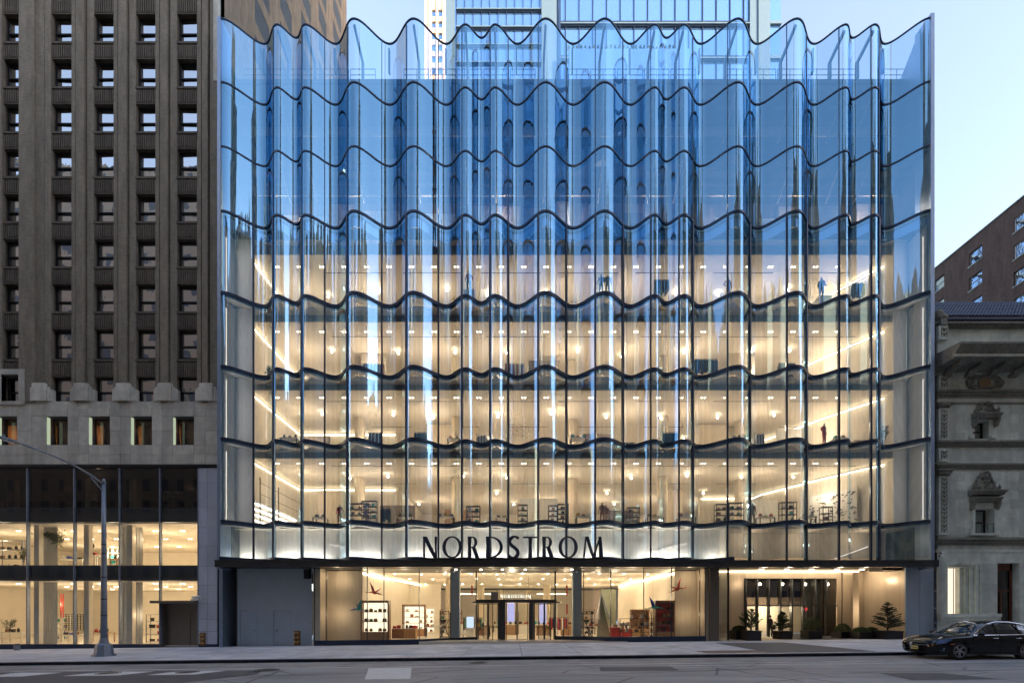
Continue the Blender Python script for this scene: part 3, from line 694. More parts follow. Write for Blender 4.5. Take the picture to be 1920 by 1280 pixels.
for line in (FL, FR):
    for seg in smoothline(line):
        mb = MB()
        for (x, y) in seg: mb.v.append((x, y, gz(x)+.36)); mb.v.append((x, y, 5.02))
        for i in range(len(seg)-1): mb.f.append((2*i, 2*i+2, 2*i+3, 2*i+1))
        mb.build('shop_pane', M['shop_glass'], store, smooth=True)
        mb = MB()
        for i in range(len(seg)-1):
            a, b = seg[i], seg[i+1]
            mb.add([(a[0],a[1]-.05,gz(a[0])-.1),(b[0],b[1]-.05,gz(b[0])-.1),(b[0],b[1]-.05,gz(b[0])+.36),(a[0],a[1]-.05,gz(a[0])+.36),(b[0],b[1]+.12,gz(b[0])+.36),(a[0],a[1]+.12,gz(a[0])+.36)], [(0,1,2,3),(3,2,4,5)])
        mb.build('window_plinth', M['navy'], store)
    for (x, y) in line:
        mb = MB(); mb.box(x-.022, x+.022, y-.03, y+.06, gz(x)-.05, 5.02); mb.build('window_post', M['steel_dark'], store)
# interior shell
gf = -.08
mb = MB(); mb.box(-13.9, 13.9, .1, 34, gf-.5, gf+.02); mb.box(-11,11,0.4,3,gf-.3,gf+.03); mb.build('shop_floor', M['floor_in'], store)
mb = MB(); mb.box(-13.9, 13.9, 3.2, 34, 5.0, 5.1); mb.build('shop_ceiling', M['ceiling'], store)
mb = MB(); mb.box(-13.9,-13.4,.2,20,gf,5.0); mb.box(13.45,13.9,.2,20,gf,5.0); mb.build('shop_side_wall', M['travertine'], store)
mb = MB(); mb.box(-13.9,13.9,30,30.3,gf,5.0); mb.build('shop_back_wall', M['plaster'], store)
for i in range(4):
    mb = MB(); x = -13.4+i*.625; mb.box(x, x+.615, 1.5, 1.6, gf, 4.97); mb.build('wall_panel', M['travertine'], store)
for i in range(4):
    mb = MB(); x = 11.88+i*.39; mb.box(x, x+.38, 1.5, 1.6, gf, 4.97); mb.build('wall_panel', M['travertine'], store)
mb = MB(); mb.box(-11.1,-10.95,1.6,16,gf,5.0); mb.box(-10.95,-7.6,16,16.2,gf,5.0); mb.build('partition', M['plaster'], store)
mb = MB(); mb.box(12.0,12.2,1.6,19,gf,5.0); mb.build('partition', M['plaster'], store)
mb = MB(); mb.tube([(-10.9,1.7,4.82),(-10.9,6,4.82),(-10.2,9,4.82),(-9.6,15.8,4.82)], .05, 4); mb.tube([(11.95,1.7,4.82),(11.95,8,4.82),(11.4,11,4.82),(11.9,18,4.82)], .05, 4)
mb.tube([(-6.5,22,4.2),(-2.5,22,4.2)], .03, 4); mb.tube([(3,22,4.2),(6.5,22,4.2)], .03, 4); mb.build('cove_light', M['warm_led'], store)
for x, y in ((X(853,1.9),2.1),(X(1083,1.9),2.1)):
    mb = MB(); mb.box(x-.32, x+.32, y-.1, y+.5, gf, 5.0); mb.build('column', M['grey_panel'], store)
for x, y in ((-5.6,9),(5.8,9),(-3.4,17),(3.8,17),(-1.6,26),(2.2,26)):
    mb = MB(); mb.cyl(x, y, gf, 4.98, .4, 20); mb.build('column', M['travertine'], store, smooth=False)
sl = MB(); sl.cyl(0,0,-.03,0,.09,10); sl_me = sl.mesh('downlight', M['downlight'])
for i in range(12):
    for y in (3.6, 8.5, 15.5):
        o = link('downlight', sl_me, store); o.location = (-11.2+i*2.0-4.3, y+(i%3)*.4, 4.995-store.location.z)
for x in (X(855,.8), X(902,.8), X(942,.8), X(985,.8), X(1072,.8)):
    o = link('downlight', sl_me, store); o.location = (x-4.3, .8, 5.018-store.location.z)
for x in (-8.5,-5,-1.6,1.6,5.5,9.5):
    lamp(x, 4.2, 3.2, 620, r=.25)
for x in (-6,0,6,9.5): lamp(x, 10, 3.2, 620, r=.25); lamp(x, 18, 3.2, 620, r=.25)
lamp(-12.4, .6, 4.4, 150, r=.15); lamp(-12.4, .6, 1.8, 110, r=.15); lamp(12.6, .6, 4.4, 130, r=.15); lamp(12.6,.6,1.8,90,r=.15); lamp(0,26,3.6,400)  # lamps near the glass are added to brighten the end wall panels
# small lit name inside and doors
YD = 2.2
dg = gz(1)+.02
mb = MB(); mb.box(X(893,YD), X(1043,YD), YD-.18, YD+.3, Z(1129,YD), Z(1123.5,YD)); mb.build('door_header', M['steel_dark'], store)
for px0, px1 in ((936.5,948),(991.5,999)):
    mb = MB(); mb.box(X(px0,YD), X(px1,YD), YD-.45, YD+.25, dg, Z(1128,YD)); mb.build('door_pillar', M['steel_dark'], store)
for px in (893, 1041):
    mb = MB(); mb.box(X(px,YD)-.04, X(px,YD)+.04, YD-.1, YD+.1, dg, 5.02); mb.build('door_post', M['black'], store)
def revolving(cx):
    mb = MB(); r = .98; cy_ = YD+.15; zt = Z(1130,YD)
    mb.cyl(cx, cy_, zt, zt+.09, r+.25, 28); dr = mb.build('revolving_door', M['steel_dark'], store)
    for s in (-1, 1):
        mb = MB(); n = 8
        for i in range(n+1):
            a = R(-38+76*i/n)+(math.pi if s < 0 else 0)
            mb.v.append((cx+r*math.cos(a), cy_+r*math.sin(a), dg)); mb.v.append((cx+r*math.cos(a), cy_+r*math.sin(a), zt))
        for i in range(n): mb.f.append((2*i,2*i+2,2*i+3,2*i+1))
        mb.build('drum_glass', M['shop_glass'], dr)
        mb = MB()
        for a in (R(-38), R(38)):
            a2 = a+(math.pi if s < 0 else 0); mb.cyl(cx+r*math.cos(a2), cy_+r*math.sin(a2), dg, zt, .035, 8)
        mb.build('drum_post', M['black'], dr)
    for k in range(4):
        a = R(25+90*k); c, s_ = math.cos(a), math.sin(a)
        mb = MB(); mb.quad((cx+.05*c,cy_+.05*s_,dg+.12),(cx+.9*c,cy_+.9*s_,dg+.12),(cx+.9*c,cy_+.9*s_,zt-.06),(cx+.05*c,cy_+.05*s_,zt-.06)); mb.build('door_leaf', M['shop_glass'], dr)
        mb = MB()
        for q in (.05, .9): mb.cyl(cx+q*c, cy_+q*s_, dg, zt, .025, 6)
        for z in (dg+.06, zt-.06, dg+1.05): mb.tube([(cx+.05*c,cy_+.05*s_,z),(cx+.9*c,cy_+.9*s_,z)], .022, 4)
        mb.build('leaf_frame', M['steel_dark'], dr)
revolving(X(915,YD)); revolving(X(1021,YD))
# centre pair of doors
zt = Z(1130,YD)
for s in (-1, 1):
    cx = X(969.5,YD); w = .82
    a = cx if s > 0 else cx-w
    mb = MB(); mb.box(a+.02, a+w-.02, YD, YD+.02, dg+.12, zt-.05); dl_ = mb.build('door_leaf', M['shop_glass'], store)
    mb = MB(); mb.box(a,a+.05,YD-.02,YD+.04,dg,zt); mb.box(a+w-.05,a+w,YD-.02,YD+.04,dg,zt); mb.box(a,a+w,YD-.025,YD+.045,dg,dg+.14); mb.build('door_frame', M['steel_dark'], dl_)
    mb = MB(); hx = cx+.11*s; mb.tube([(hx,YD-.1,dg+.5),(hx,YD-.1,dg+2.2)], .02, 6); mb.build('door_handle', M['black'], dl_)
# panel above the doors
mb = MB(); mb.box(X(893,YD),X(1043,YD),YD+.02,YD+.04,Z(1123,YD),5.02); mb.build('shop_pane', M['shop_glass'], store)

# ------------------------------------------------------------------ lettering (built glyph by glyph)
def ell(cx, cz, rx, rz, a0, a1, n=28): return [(cx+rx*math.cos(R(a0+(a1-a0)*i/n)), cz+rz*math.sin(R(a0+(a1-a0)*i/n))) for i in range(n+1)]
def ring(mb, o, i_, y0, y1):
    n = len(o)
    for k in range(n-1):
        a, b, c, d = o[k], o[k+1], i_[k+1], i_[k]
        vs = [(a[0],y0,a[1]),(b[0],y0,b[1]),(c[0],y0,c[1]),(d[0],y0,d[1]),(a[0],y1,a[1]),(b[0],y1,b[1]),(c[0],y1,c[1]),(d[0],y1,d[1])]
        mb.add(vs, [(0,1,2,3),(7,6,5,4),(0,4,5,1),(1,5,6,2),(2,6,7,3),(3,7,4,0)])
def bar(mb, pts, y0, y1): mb.prism(pts, y0, y1)
def glyph(ch, x0, w, h, z0, y0, y1):
    mb = MB(); T = .155*h; t = .062*h
    q = lambda x, z: (x0+x*w, z0+z*h)
    def stem(xa, ww=T):
        a = x0+xa; b = a+ww; m_ = (a+b)/2
        bar(mb, [(a-.12*ww,z0),(b+.12*ww,z0),(b-.06*ww,z0+.5*h),(b+.1*ww,z0+h),(a-.1*ww,z0+h),(a+.06*ww,z0+.5*h)], y0, y1)
    if ch == 'N':
        stem(0, t*1.5); stem(w-t*1.6, t*1.4)
        bar(mb, [(x0-.02*h,z0+h),(x0+T*1.15,z0+h),(x0+w,z0),(x0+w-T*1.1,z0)], y0-.003, y1+.003)
    elif ch == 'O':
        ring(mb, ell(x0+w/2,z0+h/2,w/2,h/2*1.03,0,360,44), ell(x0+w/2,z0+h/2,w/2-T,h/2*1.03-t,0,360,44), y0, y1)
    elif ch == 'D':
        stem(.0); o = ell(x0+w*.28,z0+h/2,w*.72,h/2,90,-90); i_ = ell(x0+w*.28,z0+h/2,w*.72-T,h/2-t,90,-90)
        ring(mb, o[::-1], i_[::-1], y0, y1)
        bar(mb, [(x0+T*.5,z0),(x0+w*.29,z0),(x0+w*.29,z0+t),(x0+T*.5,z0+t)], y0-.002, y1+.002); bar(mb, [(x0+T*.5,z0+h-t),(x0+w*.29,z0+h-t),(x0+w*.29,z0+h),(x0+T*.5,z0+h)], y0-.002, y1+.002)
    elif ch == 'R':
        stem(.0); rz = .27*h; cz = z0+h-rz
        o = ell(x0+w*.42,cz,w*.42,rz,90,-90); i_ = ell(x0+w*.42,cz,w*.42-T*.9,rz-t,90,-90); ring(mb, o[::-1], i_[::-1], y0, y1)
        bar(mb, [(x0+T*.5,z0+h-t),(x0+w*.43,z0+h-t),(x0+w*.43,z0+h),(x0+T*.5,z0+h)], y0-.002, y1+.002)
        bar(mb, [(x0+T*.5,cz-rz),(x0+w*.43,cz-rz),(x0+w*.43,cz-rz+t),(x0+T*.5,cz-rz+t)], y0-.002, y1+.002)
        bar(mb, [(x0+w*.33,cz-rz+t*.9),(x0+w*.33+T*1.1,cz-rz+t*.9),(x0+w*1.03,z0),(x0+w*1.03-T*1.3,z0)], y0-.004, y1+.004)
    elif ch == 'T':
        stem(w/2-T/2); bar(mb, [(x0,z0+h-t*1.1),(x0+w,z0+h-t*1.1),(x0+w+.01*h,z0+h),(x0-.01*h,z0+h)], y0-.003, y1+.003)
    elif ch == 'S':
        c = [(.98,.90),(.74,.985),(.45,.985),(.16,.87),(.10,.72),(.30,.58),(.62,.46),(.88,.32),(.88,.14),(.58,.015),(.30,.015),(.02,.10)]
        P = []
        for i in range(len(c)-1):
            p0 = c[max(i-1,0)]; p1 = c[i]; p2 = c[i+1]; p3 = c[min(i+2,len(c)-1)]
            for k in range(5):
                u = k/5; f = lambda a,b,cc,d: .5*((2*b)+(-a+cc)*u+(2*a-5*b+4*cc-d)*u*u+(-a+3*b-3*cc+d)*u**3)
                P.append((x0+w*f(p0[0],p1[0],p2[0],p3[0]), z0+h*f(p0[1],p1[1],p2[1],p3[1])))
        P.append((x0+w*c[-1][0], z0+h*c[-1][1])); o = []; i_ = []
        for k, p in enumerate(P):
            a = P[max(k-1,0)]; b = P[min(k+1,len(P)-1)]; dx, dz = b[0]-a[0], b[1]-a[1]; l = math.hypot(dx,dz)
            dx /= l; dz /= l; th = (t+(T-t)*min(1, abs(dz)*1.0+max(0,.5-abs(k/len(P)-.5))*1.1))/2
            o.append((p[0]-dz*th, p[1]+dx*th)); i_.append((p[0]+dz*th, p[1]-dx*th))
        ring(mb, o[::-1], i_[::-1], y0, y1)
    elif ch == 'M':
        bar(mb, [(x0-.02*w,z0),(x0+t*1.1,z0),(x0+.16*w+t*.2,z0+h),(x0+.10*w,z0+h)], y0, y1)
        bar(mb, [(x0+w-T*1.1,z0),(x0+w+.03*w,z0),(x0+w-.08*w,z0+h),(x0+w-.08*w-T*.8,z0+h)], y0, y1)
        bar(mb, [(x0+.10*w,z0+h),(x0+.10*w+T,z0+h),(x0+.57*w,z0+.03*h),(x0+.57*w-T*.7,z0)], y0-.003, y1+.003)
        bar(mb, [(x0+.57*w-T*.75,z0),(x0+.57*w-.2*t,z0),(x0+w-.09*w,z0+h),(x0+w-.09*w-t*1.2,z0+h)], y0-.005, y1+.005)
    return mb
NM = 'NORDSTROM'
px_l = [(65,190),(238,415),(468,568),(632,782),(834,925),(965,1092),(1138,1240),(1282,1455),(1505,1680)]
sign = thing('name_sign', 'row of tall dark NORDSTROM letters standing on the canopy over the doors', 'sign', (0,-1.0,5.46))
for ch, (a, b) in zip(NM, px_l):
    xa_ = X(780+a/4.8, -1.05); xb_ = X(780+b/4.8, -1.05)
    glyph(ch, xa_, xb_-xa_, 1.42, 5.60, -1.12, -.99).build('letter', M['letter'], sign)
mb = MB(); mb.box(X(792,-1.05), X(1130,-1.05), -1.14, -.97, 5.47, 5.59)
mb.build('base_rail', M['black'], sign)
sign2 = thing('inner_sign', 'small white lit NORDSTROM lettering hung behind the glass above the revolving doors', 'sign', (0,5,3))
YS = 5.0; w2 = X(1034/4.8+780,YS)-X(762/4.8+780,YS); xs2 = X(762/4.8+780,YS)
for ch, (a, b) in zip(NM, px_l):
    k = w2/(1680-65)
    glyph(ch, xs2+(a-65)*k, (b-a)*k, Z(1114.3,YS)-Z(1120.5,YS), Z(1120.5,YS), YS, YS+.05).build('letter', M['signwhite'], sign2)
mb = MB(); mb.box(xs2, xs2+w2, YS+.06, YS+.09, Z(1122,YS), Z(1121,YS)); mb.tube([(xs2+.2,YS+.07,Z(1122,YS)),(xs2+.2,YS+.07,5.0)], .01, 4); mb.tube([(xs2+w2-.2,YS+.07,Z(1122,YS)),(xs2+w2-.2,YS+.07,5.0)], .01, 4); mb.build('hanging_frame', M['black'], sign2)
mb = MB(); mb.box(X(920.5,2.6), X(934,2.6), 2.6, 3.0, Z(1123,2.6), Z(1109.5,2.6)); o = mb.build('notice_board', M['purple'], None); tag(o, 'plain grey-lilac hanging board above the left revolving door', 'board')

# ------------------------------------------------------------------ planted side entrance (right)
EY = 5.2
mb = MB(); mb.box(13.75, X(1348,0), -.02, .25, gz(14)-.1, 5.25); mb.build('dark_pier', M['bronze_panel'], store)
mb = MB(); mb.box(X(1349,.1), X(1365,.1), .08, .12, gz(15)+.0, 5.25); mb.build('screen_pane', M['curtain_glass'], store)
mb = MB(); mb.box(X(1364,.1), X(1366,.1), .0, .16, gz(15)-.05, 5.25); mb.build('screen_post', M['black'], store)
xe0, xe1 = 15.0, X(1697,.2)
mb = MB(); mb.box(xe0-.5, xe1+3, -.3, EY+5, gz(18)-.12, gz(18)+.0); mb.build('entrance_floor', M['travertine'], store)
xg0, xg1 = X(1397,EY), X(1569,EY); zt = Z(1084,EY); ze = gz(18)
# left plain wall panels and right ribbed wall
x = 14.4
while x < xg0-.1:
    mb = MB(); w = min(1.05, xg0-x); mb.box(x, x+w-.015, EY, EY+.1, ze, 5.28); mb.build('wall_panel', M['entry_metal'], store); x += w
x = xg1; k = 0; ws = (.42,.55,.38,.62,.5,.45,.6,.5,.55,.6,.9,.9)
while x < X(1700,1.5)+2.4 and k < 12:
    w = ws[k]; d = .12*(k % 2); yy = EY-(k*.16 if k > 2 else 0)
    mb = MB(); mb.box(x, x+w-.04, yy-d, yy+.1-d, ze, 5.28); mb.build('wall_panel', M['entry_metal'], store); x += w; k += 1
mb = MB(); mb.box(X(1697,1)+.0, X(1697,1)+.12, .9, 6, ze, 5.28); mb.build('side_panel', M['entry_metal'], store)
for i in range(2):
    mb = MB(); a = X(1697,.1)+i*.98; mb.box(a+.01, a+.96, .05, .16, ze-.2, 5.25); mb.build('wall_panel', M['grey_panel'], store)
mb = MB(); mb.box(X(1665,1)-.2, X(1696,1), 1.2, 2.4, 5.0, 5.28); mb.build('ceiling_heater', M['black'], store)
# lobby glass front, fins and doors
zr = Z(1135,EY); npan = 8
for i in range(npan):
    a = xg0+(xg1-xg0)*i/npan; b = xg0+(xg1-xg0)*(i+1)/npan
    mb = MB(); mb.box(a+.03, b-.03, EY+.02, EY+.05, zr+.05, zt); mb.build('upper_pane', M['entry_glass'], store)
    mb = MB(); mb.box(a+.03, b-.03, EY+.02, EY+.05, ze+.02, zr-.05); mb.build('lower_pane', M['shop_glass'] if i < 5 else M['entry_glass'], store)
    mb = MB(); mb.box(a-.06, a+.06, EY-.18, EY+.1, ze, zt); mb.build('fin_post', M['steel_dark'], store)
mb = MB(); mb.box(xg0, xg1, EY-.06, EY+.12, zr-.05, zr+.05); mb.build('rail', M['steel_dark'], store)
mb = MB(); mb.box(xg0, xg1, EY-.02, EY+.12, zt, 5.3); mb.build('lintel_panel', M['entry_metal'], store)
mb = MB(); mb.box(xe0-.5, xg0+10, EY+6, EY+6.2, ze, zr+.9); mb.build('lobby_back_wall', M['plaster'], store)
mb = MB(); mb.box(X(1512,EY+3.2), xg1+5, EY+3.2, EY+3.4, ze, 5.3); mb.box(xg0-1, xg1+3, EY+6.3, EY+6.4, ze, 5.3); mb.box(xg0-1,xg1+3,EY+.15,EY+6.3,5.3,5.36); mb.build('lobby_dark_wall', M['steel_dark'], store)
lamp(xg0+1.5, EY+3.2, 2.4, 1500, r=.2); lamp(xg0+5, EY+4.6, 2.2, 1200, r=.2)
mb = MB(); mb.box(xe0+.2, X(1665,4), EY-.35, EY-.3, 5.22, 5.28); mb.build('cove_light', M['warm_led'], store)
for px in (1422,1469,1515,1562,1608,1655):
    o = link('downlight', sl_me, store); o.location = (X(px,4.0)-4.3, 3.6, 5.295-store.location.z); o.scale = (1.8,1.8,1)
    lamp(X(px,4.0), 3.2, 4.4, 290, r=.12)
mb = MB(); mb.box(X(1505,EY+1.5), X(1514,EY+1.5), EY+1.5, EY+1.55, Z(1143.5,EY+1.5), Z(1139,EY+1.5)); o = mb.build('exit_sign', M['redsign'], None); tag(o, 'small glowing red exit sign inside the planted entrance lobby', 'exit sign')

# ------------------------------------------------------------------ left brick tower
lb = thing('brick_tower', 'tall dark brown brick building with rows of sash windows beside the glass store', 'office building', (-28, 0, gz(-28)))
XS = X(408, 0)                                   # its right-hand corner
HT = 82
cols = [(X(a,0), X(b,0)) for a, b in ((-72,-36),(5,37.5),(96,133),(175,212),(254,290.5),(331,368.5))]
rows = []                                       # (sill z, head z)
for i in range(11): rows.append((Z(752.5-84.4*i, 0), Z(752.5-84.4*i-(52 if i else 47), 0)))
ZB = rows[0][0]; REV = .42
mb = MB(); mb.box(-46, XS-.02, REV+.28, 23.3, rows[0][0], HT); mb.box(-46, XS-.02, 2.9, 23.3, 12.2, rows[0][0]-.01); mb.build('core', M['mech'], lb)
# stepped brick piers between the window columns
def pier(x0, x1, strips):
    """strips: list of (px offsets start, end, y front)"""
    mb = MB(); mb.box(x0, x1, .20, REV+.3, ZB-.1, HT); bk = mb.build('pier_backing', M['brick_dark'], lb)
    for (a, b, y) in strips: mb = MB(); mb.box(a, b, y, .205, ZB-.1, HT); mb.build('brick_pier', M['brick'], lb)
p = 1/27.0
for i in range(2, 5):
    a = cols[i][1]; b = cols[i+1][0]
    pier(a, b, [(a, a+7.5*p, .04), (a+11*p, b-15.5*p, -.06), (b-12.5*p, b, .04)])
a = cols[1][1]; b = cols[2][0]; pier(a, b, [(a, a+29*p, -.08), (a+29*p, b-14*p, .05), (b-12*p, b, .0)])
a = cols[0][1]; b = cols[1][0]; pier(a, b, [(a, a+10*p, .04), (a+13*p, b, -.06)])
a = cols[5][1]; b = XS; pier(a, b, [(a, a+7.5*p, .04), (a+11*p, a+22*p, -.06), (a+25*p, b-.06, .02)])
pier(-46, cols[0][0], [(-46, cols[0][0]-.5, -.06)])
# window unit and ribbed spandrel unit, then copies
WW = cols[2][1]-cols[2][0]; WH = rows[1][1]-rows[1][0]
def shared(mb, name, m): return mb.mesh(name, m)
fr = MB(); d = .07
fr.box(0,d,0,.1,0,WH); fr.box(WW-d,WW,0,.1,0,WH); fr.box(d,WW-d,0,.1,0,d); fr.box(d,WW-d,0,.1,WH-d,WH); fr.box(d,WW-d,-.03,.07,WH*.42,WH*.42+.07)
fr.box(d,d+.05,.02,.08,d,WH-d); fr.box(WW-d-.05,WW-d,.02,.08,d,WH-d)
fr_me = fr.mesh('window_frame', M['black'])
g1 = MB(); g1.quad((d+.05,.05,WH*.42+.07),(WW-d-.05,.05,WH*.42+.07),(WW-d-.05,.05,WH-d),(d+.05,.05,WH-d)); g1m = g1.mesh('pane', M['win_glass'])
g2 = MB(); g2.quad((d+.05,.07,d),(WW-d-.05,.07,d),(WW-d-.05,.07,WH*.42),(d+.05,.07,WH*.42)); g2m = g2.mesh('pane', M['win_glass'])
bl_me = None
sp = MB(); SH = 84.4*p-WH-.02
sp.box(0, WW, .10, REV, 0, SH); sp.box(-.05, WW+.05, .02, REV, SH-.12, SH+.02); sp.box(0, WW, .05, .1, 0, .09)
nr = 9
for i in range(nr):
    xx = WW*(i+.5)/nr; sp.prism([(xx-.045,.16),(xx+.045,.16),(xx+.045,SH-.26),(xx,SH-.17),(xx-.045,SH-.26)], .035, .1)
    sp.box(xx-.03, xx+.03, .02, .1, .09, .2)
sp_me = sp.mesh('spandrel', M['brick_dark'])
blind = [pbr('cream_blind', (.42,.38,.30), .8, var=.05), pbr('white_blind', (.55,.55,.52), .8, var=.05), M['mech'], M['mech']]
for ci, (a, b) in enumerate(cols):
    for ri, (z0, z1) in enumerate(rows):
        o = link('window', fr_me, lb); o.location = (a-lb.location.x, REV-.12, z0-lb.location.z); o.scale = (1,1,(z1-z0)/WH)
        for me in (g1m, g2m):
            q = bpy.data.objects.new('pane', me); COL.objects.link(q); q.parent = o; q.location = (0,0,0)
            q.rotation_euler = (rng.uniform(-.012,.012), 0, rng.uniform(-.02,.02))
        t = rng.random()
        if t < .55:
            mb = MB(); hh = rng.choice((.35,.5,.5,.8))*(z1-z0); mb.box(.12, WW-.12, .16, .17, (z1-z0)-hh, (z1-z0)-.05)
            q = mb.build('blind', blind[0 if t < .35 else 1], None, local=True); q.parent = o
        if ri < len(rows)-1:
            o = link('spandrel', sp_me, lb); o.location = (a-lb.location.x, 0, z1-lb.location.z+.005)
    mb = MB(); mb.box(a, b, .1, REV+.3, rows[-1][1], HT); mb.build('upper_wall', M['brick'], lb)
# lighter stone edge strip at the corner, top
mb = MB(); mb.box(XS-.28, XS+.01, -.02, .3, 38.8, HT); mb.build('corner_strip', M['limestone'], lb)
# side wall, facing the store, with windows in strong perspective
sw_h = []
for zc in range(0, 10):
    z0 = 45.9+zc*3.12
    for (a, b) in ((4.35,6.4),(8.1,10.1),(11.9,13.9),(15.7,17.6),(19.4,21.7)): sw_h.append((a, b, z0, z0+2.0))
mb = MB(); holewall(mb, -.0, 23.4, 12.2, HT, XS, sw_h, .3, axis='x', sgn=1); mb.quad((XS,23.4,12.2),(-46,23.4,12.2),(-46,23.4,HT),(XS,23.4,HT)); mb.build('side_wall', M['brick_tan'], lb)
SWW = 2.0
fr = MB()
for (y0,y1,z0,z1) in ((0,.08,0,2),(1.92,2,0,2),(.08,1.92,0,.08),(.08,1.92,1.92,2),(.96,1.04,.08,1.92),(.08,1.92,.95,1.02)): fr.box(-.05,.02,y0,y1,z0,z1)
f2 = fr.mesh('window_frame', M['black']); g3 = MB(); g3.quad((-.02,.08,.08),(-.02,1.92,.08),(-.02,1.92,1.92),(-.02,.08,1.92)); g3m = g3.mesh('pane', M['win_glass'])
for (a, b, z0, z1) in sw_h:
    o = link('window', f2, lb); o.location = (XS-.24-lb.location.x, a, z0-lb.location.z); o.scale = (1,(b-a)/2,1)
    q = bpy.data.objects.new('pane', g3m); COL.objects.link(q); q.parent = o
# limestone zone: slabs with recessed joints round square windows
zt_ = ZB; sq = [(X(a,0), X(b,0)) for a, b in ((-72,-40),(-5,32),(87,127),(166,206),(245,285),(324,363.5))]
zw0, zw1 = Z(833.5,0), Z(781,0)
mb = MB(); holewall(mb, -46, XS, Z(871,0), zt_, .04, [(a,b,zw0,zw1) for a, b in sq], .6); mb.build('stone_backing', M['kerb'], lb)
xe = sorted([XS]+[v for ab in sq for v in ab]+[(sq[i][1]+sq[i+1][0])/2 for i in range(len(sq)-1)]+[-46, X(385,0)])
ze_ = [Z(871,0), Z(852,0), zw0-.02, (zw0+zw1)/2, zw1+.02, Z(766,0), zt_]
for i in range(len(xe)-1):
    for j in range(len(ze_)-1):
        cx = (xe[i]+xe[i+1])/2; cz = (ze_[j]+ze_[j+1])/2
        if any(a < cx < b and zw0-.03 < cz < zw1+.03 for a, b in sq): continue
        if xe[i+1]-xe[i] < .1: continue
        mb = MB(); mb.bbox(xe[i]+.006, xe[i+1]-.006, rng.uniform(-.012,.004)-(.03 if j == 4 and any(a < cx < b for a, b in sq) else 0), .05, ze_[j]+.006, ze_[j+1]-.006, c=.008); mb.build('stone_slab', M['limestone'], lb)
for a, b in sq:
    mb = MB(); mb.quad((a,.55,zw0),(b,.55,zw0),(b,.55,zw1),(a,.55,zw1)); mb.build('square_pane', M['curtain_glass'], lb)
    mb = MB(); mb.box(a,a+.04,.5,.6,zw0,zw1); mb.box(b-.04,b,.5,.6,zw0,zw1); mb.box(a,b,.5,.6,zw1-.04,zw1); mb.box(a,b,.5,.6,zw0,zw0+.04); mb.build('square_frame', M['black'], lb)
    mb = MB(); mb.box(a+.01,a+.03,.03,.24,zw0+.02,zw1-.02); mb.build('reveal_light', M['strip'] if 'strip' in M else emit('green_white_led',(.85,1,.7),.05), lb)
    mb = MB(); mb.box(a,b,2.6,2.7,zw0-.5,zw1+.5); mb.build('room_wall', M['wood_lt'], lb)
    lamp((a+b)/2, 1.8, zw1-.3, 75, col=(1,.5,.22))
# stepped stone finials at the feet of the brick piers
for i in range(1, 6):
    a = cols[i][1]; b = cols[i+1][0] if i < 5 else XS
    c = (a+b)/2 if i > 1 else b-20*p; w = 13*p
    z = ZB
    mb = MB(); mb.bbox(c-w, c+w, -.16, .2, z, z+1.22, c=.04); mb.bbox(c-w-5*p, c-w, -.09, .2, z, z+.98, c=.03); mb.bbox(c+w, c+w+5*p, -.09, .2, z, z+.98, c=.03)
    mb.bbox(c-w-9*p, c-w-5*p, -.05, .2, z, z+.85, c=.02) if i > 1 else None; mb.bbox(c+w+5*p, min(b+.12, c+w+11*p), -.05, .2, z, z+.82, c=.02)
    mb.build('stepped_finial', M['limestone'], lb)
a, b = cols[1]
mb = MB(); mb.box(b, b+.42, -.1, .2, ZB-.25, rows[0][1]+.45); mb.box(a-.4, b, -.1, .2, rows[0][1]+.1, rows[0][1]+.45); mb.box(a-.4, b, -.1, .2, ZB-.25, ZB-.02)
mb.box(a-.4, a, -.1, .2, ZB-.02, rows[0][1]+.1); mb.build('window_surround', M['limestone'], lb)
mb = MB(); mb.box(-46, XS+.01, -.10, .1, Z(876,0), Z(871,0)); mb.build('stone_lip', M['black'], lb)
# curtain wall of the shop floors
cw = [-46, X(-50,0), X(51.5,0), X(139.5,0), X(224.5,0), X(300,0), X(372,0)]
Zs = [Z(1207,0), Z(1087,0), Z(1060,0), Z(978,0), Z(952,0), Z(877,0)]
mb = MB(); mb.box(-46, X(299,0), -.02, .3, -.95, Zs[0]); mb.build('plinth', M['navy'], lb)
for i in range(len(cw)-1):
    a, b = cw[i]+.03, cw[i+1]-.03
    for k in range(5):
        if i == 5 and k == 0: continue
        mt = ('curtain_glass','dark_glass','curtain_glass','dark_glass','dark_glass')[k]
        mb = MB(); mb.quad((a,.06,Zs[k]+.03),(b,.06,Zs[k]+.03),(b,.06,Zs[k+1]-.03),(a,.06,Zs[k+1]-.03)); mb.build('shop_pane', M[mt], lb)
        if k in (1, 3):
            mb = MB(); mb.box(a,b,.3,.36,Zs[k]-.05,Zs[k+1]+.05); mb.build('spandrel_panel', M['grey_panel'], lb)
i = 5; zd = Z(1130,0); a, b = cw[5]+.03, cw[6]-.03
mb = MB(); mb.quad((a,.06,zd+.1),(b,.06,zd+.1),(b,.06,Zs[1]-.03),(a,.06,Zs[1]-.03)); mb.build('shop_pane', M['curtain_glass'], lb)
for x in cw[1:]:
    mb = MB(); mb.box(x-.035, x+.035, -.05, .16, Zs[0], Z(877,0)); mb.build('glazing_bar', M['lamp_grey'], lb)
mb = MB()
for z in Zs: mb.box(-46, cw[-1]-.04, .0, .14, z-.028, z+.028) if z != Zs[0] else None
mb.build('glazing_rail', M['steel_dark'], lb)
